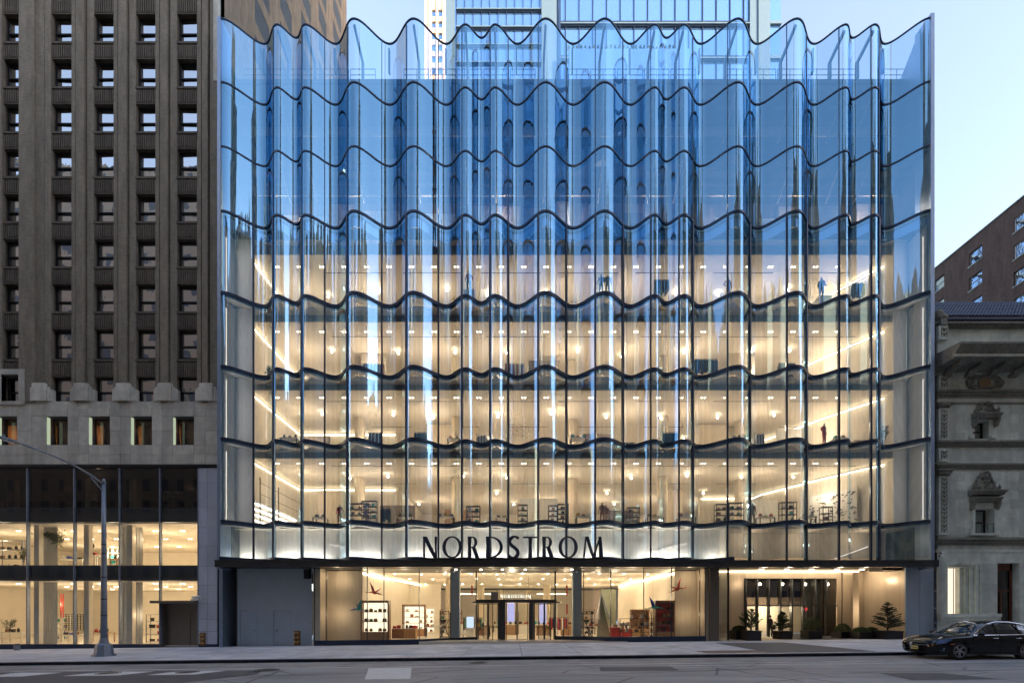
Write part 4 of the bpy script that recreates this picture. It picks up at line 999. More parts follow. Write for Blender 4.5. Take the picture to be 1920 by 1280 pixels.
# service doors and hood in the last bay
mb = MB(); mb.box(a-.02, b+.02, .5, .6, -.7, zd); mb.box(a-.04, a+.0, .0, .6, -.7, zd); mb.build('door_recess', M['bronze_panel'], lb)
for (p0, p1) in ((318,356),(357,371)):
    mb = MB(); mb.box(X(p0,.4), X(p1,.4), .44, .5, -.55, Z(1150,.4)); mb.build('service_door', M['bronze_panel'], lb)
mb = MB(); mb.box(a-.45, b+.02, -.35, .5, zd-.02, zd+.16); mb.build('door_hood', M['bronze_panel'], lb)
# granite pier panels
gx = [X(372.5,0), X(390,0), X(408,0)]; gzs = [Z(v,0) for v in (1207,1183,1160,1131,1096,1061,1023,988,952,905,877)]
mb = MB(); mb.box(gx[0], gx[2], .04, .5, -.8, gzs[-1]); mb.build('pier_core', M['black'], lb)
for i in range(2):
    for j in range(len(gzs)-1):
        mb = MB(); mb.bbox(gx[i]+.008, gx[i+1]-.008, -.03, .04, gzs[j]+.008, gzs[j+1]-.008, c=.006); mb.build('stone_panel', M['granite'], lb)
mb = MB(); mb.box(gx[0], gx[2], -.01, .06, -.75, gzs[0]); mb.build('pier_plinth', M['navy'], lb)
# interiors of the shop floors
xr = cw[-1]
for (z0, z1, mt, dp) in ((Zs[0]-.1, Zs[1], 'plaster', 15), (Zs[2], Zs[3], 'plaster', 15), (Zs[4], Zs[5], 'mech', 9)):
    mb = MB(); mb.box(-46, xr+1, .4, dp, z1-.02, z1+.1); mb.build('room_ceiling', M['ceiling'] if mt == 'plaster' else M['mech'], lb)
    mb = MB(); mb.box(-46, xr+1, .4, dp, z0-.1, z0); mb.build('room_floor', M['floor_in'] if mt == 'plaster' else M['mech'], lb)
    mb = MB(); mb.box(-46, xr+1, dp, dp+.2, z0, z1); mb.box(xr+.8,xr+1,.6,dp,z0,z1); mb.box(-46,-45.8,.0,dp,z0,z1); mb.build('room_back_wall', M['plaster'] if mt == 'plaster' else M['door_wood'], lb)
for (z0, z1) in ((Zs[0]-.1, Zs[1]), (Zs[2], Zs[3])):
    for px in (58, 152, 234): 
        mb = MB(); x = X(px, .8); mb.box(x, x+.36, 1.0, 1.3, z0, z1-.02); mb.build('column', M['plaster'], lb)
    for px0, px1 in ((72,108),(228,268)):
        mb = MB(); n = 14; xa_, xb_ = X(px0,1.8), X(px1,1.8)
        for i in range(n+1): xx = xa_+(xb_-xa_)*i/n; mb.v.append((xx,1.8+.06*(i%2),z0)); mb.v.append((xx,1.8+.06*(i%2),z1-.02))
        for i in range(n): mb.f.append((2*i,2*i+2,2*i+3,2*i+1))
        mb.build('curtain', M['frit'], lb)
    for i in range(5): lamp(-40+i*4.3, 4.0, z1-1.6, 620, r=.25); lamp(-40+i*4.3, 10.5, z1-1.6, 620, r=.25)
    for i in range(5): lamp(-39.5+i*4.1, 1.35, z0+2.1, 80, r=.35)  # added front lamps without fittings, to brighten the curtains
    for i in range(9):
        for y in (3.2, 6.8, 11):
            o = link('downlight', dl_me, lb); o.location = (-40+i*2.1-lb.location.x, y, z1-.022-lb.location.z)
for px in (12, 160, 242): 
    mb = MB(); mb.box(X(px,2.5), X(px+14,2.5), 2.5, 2.9, Zs[4], Zs[5]-.02); mb.build('column', M['travertine'], lb)
for i in range(3): lamp(-36+i*5, 5, 11.6, 12, col=(1,.55,.4))

# ------------------------------------------------------------------ right: carved limestone clubhouse
rb = thing('stone_clubhouse', 'weathered grey limestone building with carved hoods, deep cornice and navy tiled roof', 'building', (37, 0, gz(37)))
xl = X(1757,0); xR = 46
def rbm(mb, name, m): return mb.build(name, M[m], rb)
gw = [(X(1777,0),X(1838,0),Z(1150,0),Z(1058,0)), (X(1870,0),X(1912,0),-.1,Z(1055,0))]
mb = MB(); holewall(mb, xl, xR, -.6, Z(1035,0), 0, gw, .75); rbm(mb, 'ground_wall', 'stone_grey')
w2_ = (X(1827,0),X(1863,0),Z(1000,0),Z(953,0)); w3_ = (X(1825,0),X(1856,0),Z(822,0),Z(788,0))
mb = MB(); holewall(mb, xl+.1, xR, Z(1035,0), Z(640,0), .05, [w2_, w3_], .7); rbm(mb, 'wall', 'stone_grey')
mb = MB(); mb.box(xl, xR, .76, 14, -.6, Z(605,0)); mb.box(xl,xl+.1,.06,14,Z(1035,0),Z(610,0)); rbm(mb, 'side_wall', 'stone_dark')
mb = MB(); mb.box(xl+.1, xR, .3, .76, 19.7, Z(605,0)); rbm(mb, 'parapet', 'stone_grey')
# ashlar facing blocks on the plain wall fields
def ashlar(x0, x1, z0, z1, y, rh, bw, holes=()):
    nrow = max(1, round((z1-z0)/rh)); h = (z1-z0)/nrow
    for r_ in range(nrow):
        x = x0-(bw/2 if r_ % 2 else 0)
        while x < x1:
            a = max(x, x0); b = min(x+bw, x1); x += bw
            if b-a < .15: continue
            c0, c1 = z0+r_*h, z0+(r_+1)*h
            if any(not (b <= q[0] or a >= q[1] or c1 <= q[2] or c0 >= q[3]) for q in holes): continue
            mb = MB(); mb.bbox(a+.004, b-.004, y-.012+rng.uniform(-.004,.003), y+.01, c0+.004, c1-.004, c=.004); mb.build('stone_block', M['stone_block'], rb)
M['stone_block'] = pbr('limestone_ashlar', (.56,.59,.51), .9, var=.14, scale=1.6, bump=.35, bscale=18, dirt=.5, objvar=.07)
ashlar(X(1777,0), 37.5, Z(1004,0), Z(884,0), .05, .62, 1.25, [(X(1812,0),X(1890,0),Z(1004,0),Z(884,0))])
ashlar(X(1777,0), 37.5, Z(866,0), Z(842,0), .05, .8, 1.6)
ashlar(X(1777,0), 37.5, Z(828,0), Z(757,0), .05, .62, 1.25, [(X(1812,0),X(1888,0),Z(828,0),Z(757,0))])
ashlar(X(1777,0), 37.5, Z(733,0), Z(705,0), .05, 1.0, 1.9, [(X(1805,0),X(1888,0),Z(733,0),Z(700,0))])
ashlar(X(1757,0)+.05, X(1776,0), Z(1148,0), Z(1056,0), .0, .68, .9); ashlar(X(1840,0), X(1869,0), Z(1148,0), Z(1056,0), .0, .68, 1.15)
# belt courses: profile run along the front and returned on the left end
def course(z0, z1, out, name='belt_course', m='stone_dark', steps=3, x0=None, x1=None, y=.05):
    mb = MB(); x0 = xl-.02 if x0 is None else x0; x1 = xR if x1 is None else x1
    for i in range(steps):
        a = z0+(z1-z0)*i/steps; b = z0+(z1-z0)*(i+1)/steps; o = out*(i+1)/steps
        mb.box(x0-o*.6, x1, y-o, y+.02, a, b-.01*(i < steps-1))
        mb.box(x0-o*.6, x0+.15, y, .8, a, b)
    return mb.build(name, M[m], rb)
course(Z(1022,0), Z(1008,0), .30); course(Z(1035,0), Z(1030,0), .08, steps=1, m='stone_grey')
course(Z(880,0), Z(869,0), .18); course(Z(838,0), Z(827,0), .26); course(Z(757,0), Z(754,0), .05, steps=1); course(Z(745,0), Z(733,0), .28)
course(Z(868,0), Z(866,0), .05, steps=1, m='stone_grey')
course(Z(703,0), Z(698,0), .10, steps=1, m='stone_grey')
# dentils: a fine row, joined
mb = MB(); x = xl
while x < xR: mb.box(x, x+.09, -.14, .06, Z(702,0), Z(696.5,0)); x += .17
o = mb.build('dentil_row', M['stone_grey'], rb); o['kind'] = 'stuff'
# main cornice
zc0, zc1 = 18.55, 21.0
mb = MB()
prof = [(.05,18.45),(-.22,18.55),(-.3,18.7),(-1.35,18.74),(-1.45,18.72),(-1.5,18.98),(-1.7,19.12),(-1.95,19.4),(-1.95,19.52),(.3,19.78),(.6,18.45)]
mb.prismx(prof, xl-.35, xR); rbm(mb, 'main_cornice', 'stone_dark')
mb = MB(); mb.box(xl-.36, xR, -1.56, -1.50, 18.80, 18.97); rbm(mb, 'cornice_fillet', 'stone_grey')
for i in range(9):
    x = xl+.3+i*1.55; mb = MB(); mb.prismx([(.0,18.2),(-.25,18.25),(-.4,18.45),(-1.1,18.52),(-1.25,18.735),(.0,18.73)], x, x+.5); rbm(mb, 'cornice_bracket', 'stone_dark')
# loggia and tiled roof
course(Z(612,0), Z(604,0), .35, y=.3)
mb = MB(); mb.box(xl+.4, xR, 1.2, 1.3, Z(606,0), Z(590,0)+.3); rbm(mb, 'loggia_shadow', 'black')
for i in range(10):
    x = X(1772,0)+i*1.62; mb = MB(); mb.box(x-.05, x+.05, .5, .6, Z(605,0), Z(592,0)); rbm(mb, 'loggia_post', 'stone_dark')
ry0, rz0, ry1, rz1 = .15, Z(592.5,.15), 2.6, Z(568,2.6)
mb = MB(); mb.add([(xl-.1,ry0,rz0-.04),(xR,ry0,rz0-.04),(xR,ry1,rz1-.04),(xl-.1,ry1,rz1-.04)], [(0,1,2,3)]); mb.box(xl-.1,xR,ry0+.02,ry0+.2,rz0-.22,rz0-.05); mb.box(xl-.1,xR,ry1,ry1+.25,rz1-.15,rz1+.06); rbm(mb, 'roof_deck', 'rooftile')
tm = MB(); n = 5; ang = math.atan2(rz1-rz0, ry1-ry0); L_ = math.hypot(rz1-rz0, ry1-ry0)
tl = MB(); nrw = 9; rh = L_/nrw; tw = .235
for i in range(n+1):
    a = math.pi*i/n; xx = -tw/2+tw*(i/n); hh = .055*math.sin(a)
    tl.v.append((xx, 0, hh+.03)); tl.v.append((xx, rh*1.12, hh-.0))
for i in range(n): tl.f.append((2*i,2*i+2,2*i+3,2*i+1))
tl.v.append((-tw/2,0,-.01)); tl.v.append((tw/2,0,-.01)); tl.f.append((len(tl.v)-2, len(tl.v)-1, 2*n, *[2*i for i in range(n-1,-1,-1)]))
tme = tl.mesh('roof_tile', M['rooftile']); cnt = 0; rest = MB()
for r_ in range(nrw):
    for c_ in range(70):
        x = xl+.02+c_*tw+(tw/2 if r_ % 2 else 0)
        if x > xR-.2: continue
        yb, zb_ = ry0+math.cos(ang)*rh*r_, rz0+math.sin(ang)*rh*r_
        if cnt < 300 and c_ < 33:
            o = link('roof_tile', tme, rb); o.location = Vector((x, yb, zb_))-rb.location; o.rotation_euler = (ang+rng.uniform(-.02,.02), 0, 0); cnt += 1
        else:
            mt = Matrix.Translation((x,yb,zb_)) @ Matrix.Rotation(ang, 4, 'X'); rest.add([tuple(mt @ Vector(v)) for v in tl.v], tl.f)
o = rest.build('roof_tile_field', M['rooftile'], rb); o['kind'] = 'stuff'
mb = MB(); mb.box(X(1757,.2)-.1, X(1766,.2), -.2, .3, Z(612,0), Z(600,0)); mb.ico((X(1760,.1), .1, Z(592,.1)), .32, 1, .9, 1.3, 10, 8); mb.ico((X(1764,.1), .0, Z(598,.1)), .3, 1.2, .9, .8, 10, 8); rbm(mb, 'roof_finial', 'stone_dark')
# corner pilaster with carved panels and capitals
for (pa, pb) in ((1003, 893), (828, 766), (866, 842), (733, 705), (638, 612)):
    mb = MB(); mb.bbox(X(1757,0), X(1775,0), -.12, .06, Z(pa,0), Z(pb,0), c=.02); rbm(mb, 'pilaster', 'stone_grey')
    z0, z1 = Z(pa,0)+.15, Z(pb,0)-.15; k = int((z1-z0)/.28); mb = MB(); cx = X(1767,0)
    mb.box(cx-.2, cx-.17, -.15, -.12, z0, z1); mb.box(cx+.17, cx+.2, -.15, -.12, z0, z1)
    for i in range(k):
        z = z0+(i+.5)*(z1-z0)/k; mb.ico((cx, -.13, z), .11, 1 if i % 2 else .6, .5, 1.1, 6, 4); mb.ico((cx-.1,-.13,z+.1), .05,1,1,1,5,4); mb.ico((cx+.1,-.13,z+.1), .05,1,1,1,5,4)
    rbm(mb, 'carved_panel', 'stone_dark')
for (pa, pb) in ((893, 880), (766, 757)):
    mb = MB(); 
    for i in range(3): o_ = .05+.07*i; z0 = Z(pa,0)+(Z(pb,0)-Z(pa,0))*i/3; z1 = Z(pa,0)+(Z(pb,0)-Z(pa,0))*(i+1)/3; mb.box(X(1757,0)-o_, X(1776,0)+o_, -.12-o_, .06, z0, z1-.01)
    for i in range(4): mb.ico((X(1759+4.6*i,0), -.25, Z(pa,0)+.15), .09, 1, 1, 1.3, 6, 4)
    rbm(mb, 'capital', 'stone_dark')
# carved hood helper: brackets, cornice shelf, ornament
def carve(cx, z, w, h, seed, name='carved_crest', y=-.02, dens=60):
    r = random.Random(seed); mb = MB()
    for i in range(dens):
        u = r.uniform(-1, 1); v = r.uniform(0, 1)*(1-u*u)**.8
        mb.ico((cx+u*w/2, y-r.uniform(0,.06), z+v*h), r.uniform(.04,.1), 1, .7, r.uniform(.7,1.4), 6, 4)
    n = 12; pts = [(cx-w*.36*math.cos(math.pi*i/n), y-.08, z+.1*h+h*.75*math.sin(math.pi*i/n)) for i in range(n+1)]
    mb.tube(pts, .06, 5); return rbm(mb, name, 'stone_dark')
def hood(cx, zb_, w, out, seed, tiers=2):
    mb = MB()
    for i in range(tiers):
        o = out*(.65+.35*i); z = zb_+i*.45
        mb.prismx([(.06,z),(-o*.55,z+.04),(-o*.7,z+.16),(-o,z+.24),(-o,z+.33),(.06,z+.4)], cx-w/2-.12*i, cx+w/2+.12*i)
    rbm(mb, 'window_hood', 'stone_dark')
    for s in (-1, 1):
        mb = MB(); x = cx+s*(w/2-.12); mb.prismx([(.06,zb_-.55),(-.12,zb_-.5),(-.22,zb_-.2),(-out*.5,zb_),(.06,zb_)], x-.09, x+.09); rbm(mb, 'hood_bracket', 'stone_dark')
        mb = MB(); mb.cyl(x, -.2, zb_+.4*tiers, zb_+.4*tiers+.45, .07, 6, .02); mb.ico((x,-.2,zb_+.4*tiers+.2), .1, n=6, m=4); rbm(mb, 'hood_finial', 'stone_dark')
cx2 = X(1845,0); hood(cx2, Z(942,0), 1.95, .55, 1, 2); carve(cx2, Z(918,0), 1.7, 1.1, 2); carve(cx2, Z(896,0), .9, .5, 3, dens=20)
mb = MB(); mb.cyl(cx2,-.1,Z(898,0),Z(881,0),.07,6,.02); mb.box(cx2-.3,cx2+.3,-.14,-.06,Z(889,0),Z(887,0)); rbm(mb, 'crest_finial', 'stone_dark')
cx3 = X(1846,0); hood(cx3, Z(786,0), 1.75, .6, 4, 1); carve(cx3, Z(773,0), 1.5, .75, 5)
def sash(q, y, lit=None):
    a, b, z0, z1 = q; mb = MB()
    for (x0_,x1_,c0,c1) in ((a,a+.08,z0,z1),(b-.08,b,z0,z1),(a+.08,b-.08,z0,z0+.08),(a+.08,b-.08,z1-.08,z1),(a+.08,b-.08,(z0+z1)/2-.03,(z0+z1)/2+.03)): mb.box(x0_,x1_,y-.03,y+.05,c0,c1)
    fr_ = rbm(mb, 'window', 'black'); mb = MB(); mb.quad((a,y+.02,z0),(b,y+.02,z0),(b,y+.02,z1),(a,y+.02,z1)); mb.build('pane', M['win_glass'], fr_)
sash(w2_, .55); sash(w3_, .5)
mb = MB(); mb.box(w2_[0]-.35, w2_[1]+.35, -.18, .06, w2_[2]-.14, w2_[2]); mb.box(w2_[0]-.3,w2_[0]-.08,-.1,.06,w2_[2],w2_[2]+.35); mb.box(w2_[1]+.08,w2_[1]+.3,-.1,.06,w2_[2],w2_[2]+.35); rbm(mb, 'window_ledge', 'stone_grey')
mb = MB(); mb.box(w2_[0]-.16,w2_[0],-.06,.06,w2_[2],w2_[3]); mb.box(w2_[1],w2_[1]+.16,-.06,.06,w2_[2],w2_[3]); rbm(mb, 'window_jamb', 'stone_grey')
mb = MB(); mb.box(w3_[0]-.3,w3_[0]-.02,-.08,.06,w3_[2],w3_[2]+.2); mb.box(w3_[1]+.02,w3_[1]+.4,-.08,.06,w3_[2],w3_[2]+.2); rbm(mb, 'window_ledge', 'stone_grey')
mb = MB()
for i in range(4): mb.tube([(w2_[0]+.05+i*.4,-.05,w2_[2]),(w2_[0]+.05+i*.4,-.05,w2_[2]+.7)], .015, 4)
mb.tube([(w2_[0],-.05,w2_[2]+.68),(w2_[1],-.05,w2_[2]+.68)], .02, 4); rbm(mb, 'window_guard', 'black')
# wreath medallion on the frieze
r = random.Random(11); mb = MB(); wc = (X(1845,0), Z(718,0))
for i in range(170):
    t = r.uniform(0, 2*math.pi); q = r.uniform(.55, 1)**.8; mb.ico((wc[0]+1.3*q*math.cos(t), -.02-r.uniform(0,.07), wc[1]+.56*q*math.sin(t)), r.uniform(.05,.1), 1.2, .6, .9, 6, 4)
rbm(mb, 'carved_wreath', 'stone_dark')
mb = MB(); n = 24; mb.v = [(wc[0]+.44*math.cos(2*math.pi*i/n), -.06, wc[1]+.4*math.sin(2*math.pi*i/n)) for i in range(n)]; mb.f = [tuple(range(n))]; mb.build('medallion', pbr('ochre_medallion', (.30,.2,.10), .7, var=.2, scale=8), rb)
# ground floor: stepped jambs, lit window, mahogany door
a, b, z0, z1 = gw[0]
mb = MB()
for i in range(4): mb.box(b-.25*(i+1)-.02, b-.25*i-.05, .12*i+.05, .75, z0, z1)
mb.box(a,b,.1,.7,z1-.18,z1); rbm(mb, 'window_jamb', 'stone_grey')
mb = MB(); mb.box(a, X(1803,.7), .72, .74, z0, z1-.2); mb.build('glowing_curtain', emit('glowing_pale_curtain', (1,.80,.62), .13), rb)  # room light behind is put into the curtain as its own glow
mb = MB(); mb.box(X(1802,.6), X(1808,.6), .55, .72, z0, z1-.18); mb.box(X(1790,.6)-.01, X(1790,.6)+.02, .68, .71, z0, z1-.2); rbm(mb, 'window_frame', 'door_wood')
mb = MB(); mb.box(xl, X(1868,0), -.35, .02, Z(1156,0), Z(1150,0)); mb.box(xl,X(1868,0),-.28,.02,Z(1162,0),Z(1156,0)); rbm(mb, 'window_sill', 'stone_grey')
a, b, z0, z1 = gw[1]
mb = MB(); mb.box(a,a+.14,.45,.6,z0,z1); mb.box(b-.14,b,.45,.6,z0,z1); mb.box(a,b,.45,.6,z1-.5,z1); mb.box(a,b,.45,.6,Z(1106,.5)-.07,Z(1106,.5)+.05); mb.box((a+b)/2-.06,(a+b)/2+.06,.47,.58,z0,Z(1106,.5)); mb.box(a,b,.47,.58,z0,z0+.5)
dd = rbm(mb, 'entrance_door', 'door_wood'); mb = MB(); mb.box(a+.1,b-.1,.53,.55,Z(1106,.5),z1-.5); mb.box(a+.1,b-.1,.53,.55,z0+.3,Z(1106,.5)); mb.build('pane', M['dark_glass'], dd)
mb = MB(); mb.box(a,b,1.5,1.6,z0,z1); rbm(mb, 'room_wall', 'wood_lt'); lamp((a+b)/2, 1.1, 2.6, 14)
mb = MB(); mb.box(b+.5, xR, -.12, 0, -.6, Z(1020,0)); rbm(mb, 'projecting_bay', 'stone_grey')

# ------------------------------------------------------------------ red brick block behind, its west wall receding
fb = thing('red_brick_building', 'dark red brick apartment block with sloping-looking roofline behind the tiled roof', 'apartment building', (60, 30, 0))
hs_ = []
for zc in range(0, 11):
    z0 = 42.2-zc*2.85
    for (a, b) in ((10.2,11.6),(14.6,15.9),(19.0,20.4),(23.3,24.6)): hs_.append((a, b, z0, z0+1.5))
mb = MB(); holewall(mb, 4, 40, 0, 45.2, 53.3, hs_, .2, axis='x', sgn=-1)
mb.build('side_wall', M['brick_red'], fb)
mb = MB(); mb.box(53.55, 75, 4, 40, 0, 45.0); mb.build('core', M['mech'], fb)
mb = MB(); mb.box(53.2, 75, 4, 40, 45.2, 45.35); mb.build('coping', M['stone_dark'], fb)
mb = MB(); mb.box(53.3, 75, 3.9, 4.0, 0, 45.2); mb.build('front_wall', M['brick_red'], fb)
for (a, b, z0, z1) in hs_:
    mb = MB()
    for (y0,y1,c0,c1) in ((a,a+.07,z0,z1),(b-.07,b,z0,z1),(a,b,z0,z0+.07),(a,b,z1-.07,z1),(a,b,(z0+z1)/2-.03,(z0+z1)/2+.03)): mb.box(53.42,53.5,y0,y1,c0,c1)
    w = mb.build('window', M['white'] if (a > 14 and a < 15) and rng.random() < .5 else M['bronze_panel'], fb)
    mb = MB(); mb.quad((53.46,b,z0),(53.46,a,z0),(53.46,a,z1),(53.46,b,z1)); mb.build('pane', M['win_glass'], w)
    mb = MB(); mb.box(53.22,53.44,a-.08,b+.08,z0-.09,z0); mb.build('sill', M['stone_block'], w)

# ------------------------------------------------------------------ towers behind
tw_ = thing('glass_tower', 'huge pale blue mirror-glass tower rising behind the store roof', 'skyscraper', (24, 70, 0))
def tpx(px): return X(px, 70)
def block(x0, x1, y0, y1, z0, z1, name='tower_body'):
    mb = MB(); mb.box(x0, x1, y0, y1, z0, z1); return mb.build(name, M['tower_glass'], tw_)
block(tpx(838), tpx(1046), 70, 95, 0, 147); block(tpx(1048), tpx(1413), 72, 96, 0, 147)
mb = MB(); mb.box(tpx(836),tpx(853),69.6,70,0,147); mb.box(tpx(1015),tpx(1043),69.3,70,0,147); mb.build('corner_panel', M['tower_metal'], tw_)
mb = MB(); mb.box(tpx(1413),tpx(1428),71.5,96,0,147); mb.box(tpx(1428),tpx(1450),71.2,95,0,147); mb.build('corner_panel', M['tower_metal'], tw_)
block(tpx(1450), tpx(1474), 72, 90, 0, 147)
for i in range(24):
    z = Z(22, 70)+(i-22)*4.07
    mb = MB(); mb.box(tpx(855), tpx(1015), 69.5, 69.98, z-.12, z+.13); mb.build('floor_band', M['tower_metal'], tw_)
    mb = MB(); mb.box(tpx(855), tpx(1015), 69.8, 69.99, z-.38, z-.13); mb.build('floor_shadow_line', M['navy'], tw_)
    if i % 2 == 0:
        mb = MB(); mb.box(tpx(1052), tpx(1413), 71.4, 71.98, z-.85, z-.55); mb.build('floor_band', M['tower_metal'], tw_)
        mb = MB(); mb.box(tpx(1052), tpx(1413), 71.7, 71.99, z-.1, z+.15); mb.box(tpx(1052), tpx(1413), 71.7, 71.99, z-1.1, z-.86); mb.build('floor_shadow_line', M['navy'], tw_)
        mb = MB(); mb.box(tpx(1450), tpx(1474), 71.6, 71.99, z-.6, z+.1); mb.build('floor_band', M['tower_metal'], tw_)
for i in range(11):
    x = tpx(856+15.6*i); mb = MB(); mb.box(x-.07, x+.07, 69.75, 69.98, 0, 147); mb.build('mullion', M['navy'], tw_)
for i in range(14):
    x = tpx(1062+26.2*i); mb = MB(); mb.box(x-.10, x+.10, 71.75, 71.98, 0, 147); mb.build('mullion', M['navy'], tw_)
mb = MB()
for i in range(4): mb.box(tpx(1043.5+i*2.2)-.08, tpx(1043.5+i*2.2)+.08, 69.4, 70, 0, 147)
mb.build('corner_mullion', M['navy'], tw_)
block(tpx(1064), tpx(1300), 66.5, 71, 0, Z(92, 66.5), 'setback_block')
hd = MB(); r = random.Random(5)
for i in range(26):
    x = X(1066,67)+i*.86*1.1
    for k in range(26):
        a = r.uniform(0,6.28); q = r.uniform(0,.45); z = Z(92,66.5)+r.uniform(0,1.3); q *= 1-(z-Z(92,66.5))/1.6
        c = Vector((x+q*math.cos(a), 67+q*math.sin(a), z)); u = Vector((r.uniform(-1,1),r.uniform(-1,1),r.uniform(-1,1)))*.2; v = Vector((r.uniform(-1,1),r.uniform(-1,1),r.uniform(-1,1)))*.2
        hd.quad(c-u-v, c+u-v, c+u+v, c-u+v)
o = hd.build('terrace_hedge', M['box'], None, kind='stuff'); o['label'] = 'row of small clipped shrubs along the tower terrace'
ot = thing('sunlit_tower', 'slender peach-coloured stone tower catching the low sun behind the store', 'skyscraper', (-23, 100, 0))
M['peach'] = pbr('peach_limestone', (.62,.50,.38), .85, var=.1, scale=.2)
hs_ = []
for i in range(26):
    for px in (813.5, 825.5): hs_.append((X(px-4,100), X(px+3.6,100), Z(19+21.7*i,100)-2.0, Z(19+21.7*i,100)))
mb = MB(); holewall(mb, X(796,100), X(842,100), 60, 260, 100, hs_, .5); mb.box(X(796,100), X(842,100), 100.6, 120, 0, 260); mb.build('wall', M['peach'], ot)
mb = MB(); mb.box(X(804,100), X(808,100), 99.7, 100.02, 60, 260); mb.box(X(817.6,100), X(820.8,100), 99.7, 100.02, 60, 260); mb.box(X(830,100), X(833,100), 99.7, 100.02, 60, 260); mb.build('rib', M['peach'], ot)
for (a, b, z0, z1) in hs_[:26]:
    mb = MB(); mb.box(a+.05, b-.05, 100.3, 100.4, z0+.05, z1-.05); mb.build('window', M['tower_glass'], ot)
# ------------------------------------------------------------------ street wall behind the camera (seen mirrored in the glass)
def oppmat(name, c, win, lit):
    m, nt, out = newmat(name); L = nt.links; b = N(nt, 'ShaderNodeBsdfPrincipled'); b.inputs['Roughness'].default_value = .7; L.new(b.outputs[0], out.inputs[0])
    g = N(nt, 'ShaderNodeNewGeometry'); sp = N(nt, 'ShaderNodeSeparateXYZ'); cb = N(nt, 'ShaderNodeCombineXYZ'); L.new(g.outputs['Position'], sp.inputs[0]); L.new(sp.outputs[0], cb.inputs[0]); L.new(sp.outputs[2], cb.inputs[1])
    br = N(nt, 'ShaderNodeTexBrick'); br.offset = 0; br.inputs['Scale'].default_value = 1; br.inputs['Brick Width'].default_value = 2.6; br.inputs['Row Height'].default_value = 3.3; br.inputs['Mortar Size'].default_value = .75; br.inputs['Mortar Smooth'].default_value = 0
    br.inputs['Color1'].default_value = c4(win); br.inputs['Color2'].default_value = c4(win); br.inputs['Mortar'].default_value = c4(c)
    L.new(cb.outputs[0], br.inputs['Vector']); L.new(br.outputs['Color'], b.inputs['Base Color']); return m
OM = [oppmat('tan_brick_windows', (.55,.40,.27), (.10,.11,.13), 0), oppmat('brown_brick_windows', (.36,.29,.22), (.09,.10,.12), 0), oppmat('buff_stone_windows', (.62,.52,.41), (.12,.13,.16), 0)]
ro = random.Random(21)
specs = [(-140,-95,60,1),(-95,-41,71,1),(-41,-34,48,0),(-34,-22,38,2),(-22,-9,56,0),(-9,3,44,1),(3,14,60,2),(14,20,88,0),(20,34,64,1),(34,44,70,0),(44,60,66,2),(60,72,84,0),(72,100,55,1),(100,150,68,0),(150,200,60,2)]
for i, (a, b, h, m_) in enumerate(((76,140,48,1),(140,260,60,0),(-120,-46.5,70,1),(-240,-120,60,2),(285,310,120,1),(-300,-275,120,0))):  # last two are added end blocks, hiding bright sky from the reflections
    t = thing('street_building', 'masonry block along the near side of the street, ' + ('east of the clubhouse','far east end','west of the brick tower','far west end','added to shut out sky, east','added to shut out sky, west')[i], 'building', ((a+b)/2, 10, 0), group='further street blocks')
    mb = MB(); mb.box(a, b-.05, .5 if i < 4 else -60, 28, -2, h); mb.build('masonry', OM[m_], t)
lab = ['brown','tan','buff']
for i, (a, b, h, m_) in enumerate(specs):
    t = thing('street_building', 'masonry block %s across the street behind the viewpoint' % ['on the far left corner','with the broad tall front','narrow and mid height','low and pale','with a stepped tan top','low brown and narrow','of pale stone with setback','shaped as a slim tan spire','brown and low beside the spire','tall tan beside the brown one','wide and pale','with the tallest tan tower','long and brown','long and tan near the far end','pale at the far end'][i], 'building', ((a+b)/2, -45, 0), group='buildings across the street')
    mb = MB(); mb.box(a, b-.02, -60, -36, -2, h); w = (b-a)
    if i != 1 and (i % 2 == 1 or h > 80): mb.box(a+w*.25, b-w*.25, -56, -38, h, h*1.13); mb.box(a+w*.4, b-w*.4, -52, -42, h*1.13, h*1.22); mb.cyl((a+b)/2, -47, h*1.22, h*1.34, w*.07, 8, .1)
    mb.build('masonry', OM[m_], t)

# ------------------------------------------------------------------ street lamp
sl_t = thing('street_lamp', 'tall tapered grey street lamp with long curved arm standing on the left pavement', 'street lamp', (-22.48, -6.2, gz(-22.48)))
lx, ly, lz = -22.48, -6.2, gz(-22.48)
mb = MB(); mb.cyl(lx, ly, lz, lz+.12, .52, 8, .50); mb.cyl(lx, ly, lz+.12, lz+.62, .42, 8, .36); mb.cyl(lx, ly, lz+.62, lz+.72, .36, 8, .24); mb.cyl(lx,ly,lz+.72,lz+1.0,.22,12,.17); mb.build('base', M['lamp_grey'], sl_t)
mb = MB(); mb.tube([(lx,ly,lz+.9),(lx,ly,lz+3),(lx,ly,lz+6),(lx,ly,lz+9.55)], [.155,.14,.115,.085], 12); mb.cyl(lx,ly,lz+9.5,lz+9.75,.11,10,.05); mb.build('pole', M['lamp_grey'], sl_t, smooth=True)
for z in (2.2, 3.1, 4.3, 5.6, 6.1):
    mb = MB(); mb.cyl(lx, ly, lz+z, lz+z+.06, .165-.008*z, 12); mb.build('band', M['steel_dark'], sl_t)
arm = [(lx,ly,lz+9.45),(lx-.05,ly-.6,lz+9.72),(lx-.08,ly-1.6,lz+9.98),(lx-.12,ly-2.8,lz+10.12),(lx-.16,ly-4.0,lz+10.16)]
mb = MB(); mb.tube(arm, [.06,.055,.05,.045,.04], 8); mb.tube([(lx,ly,lz+9.0),(lx-.05,ly-.7,lz+9.62)], .03, 6); mb.build('arm', M['lamp_grey'], sl_t, smooth=True)
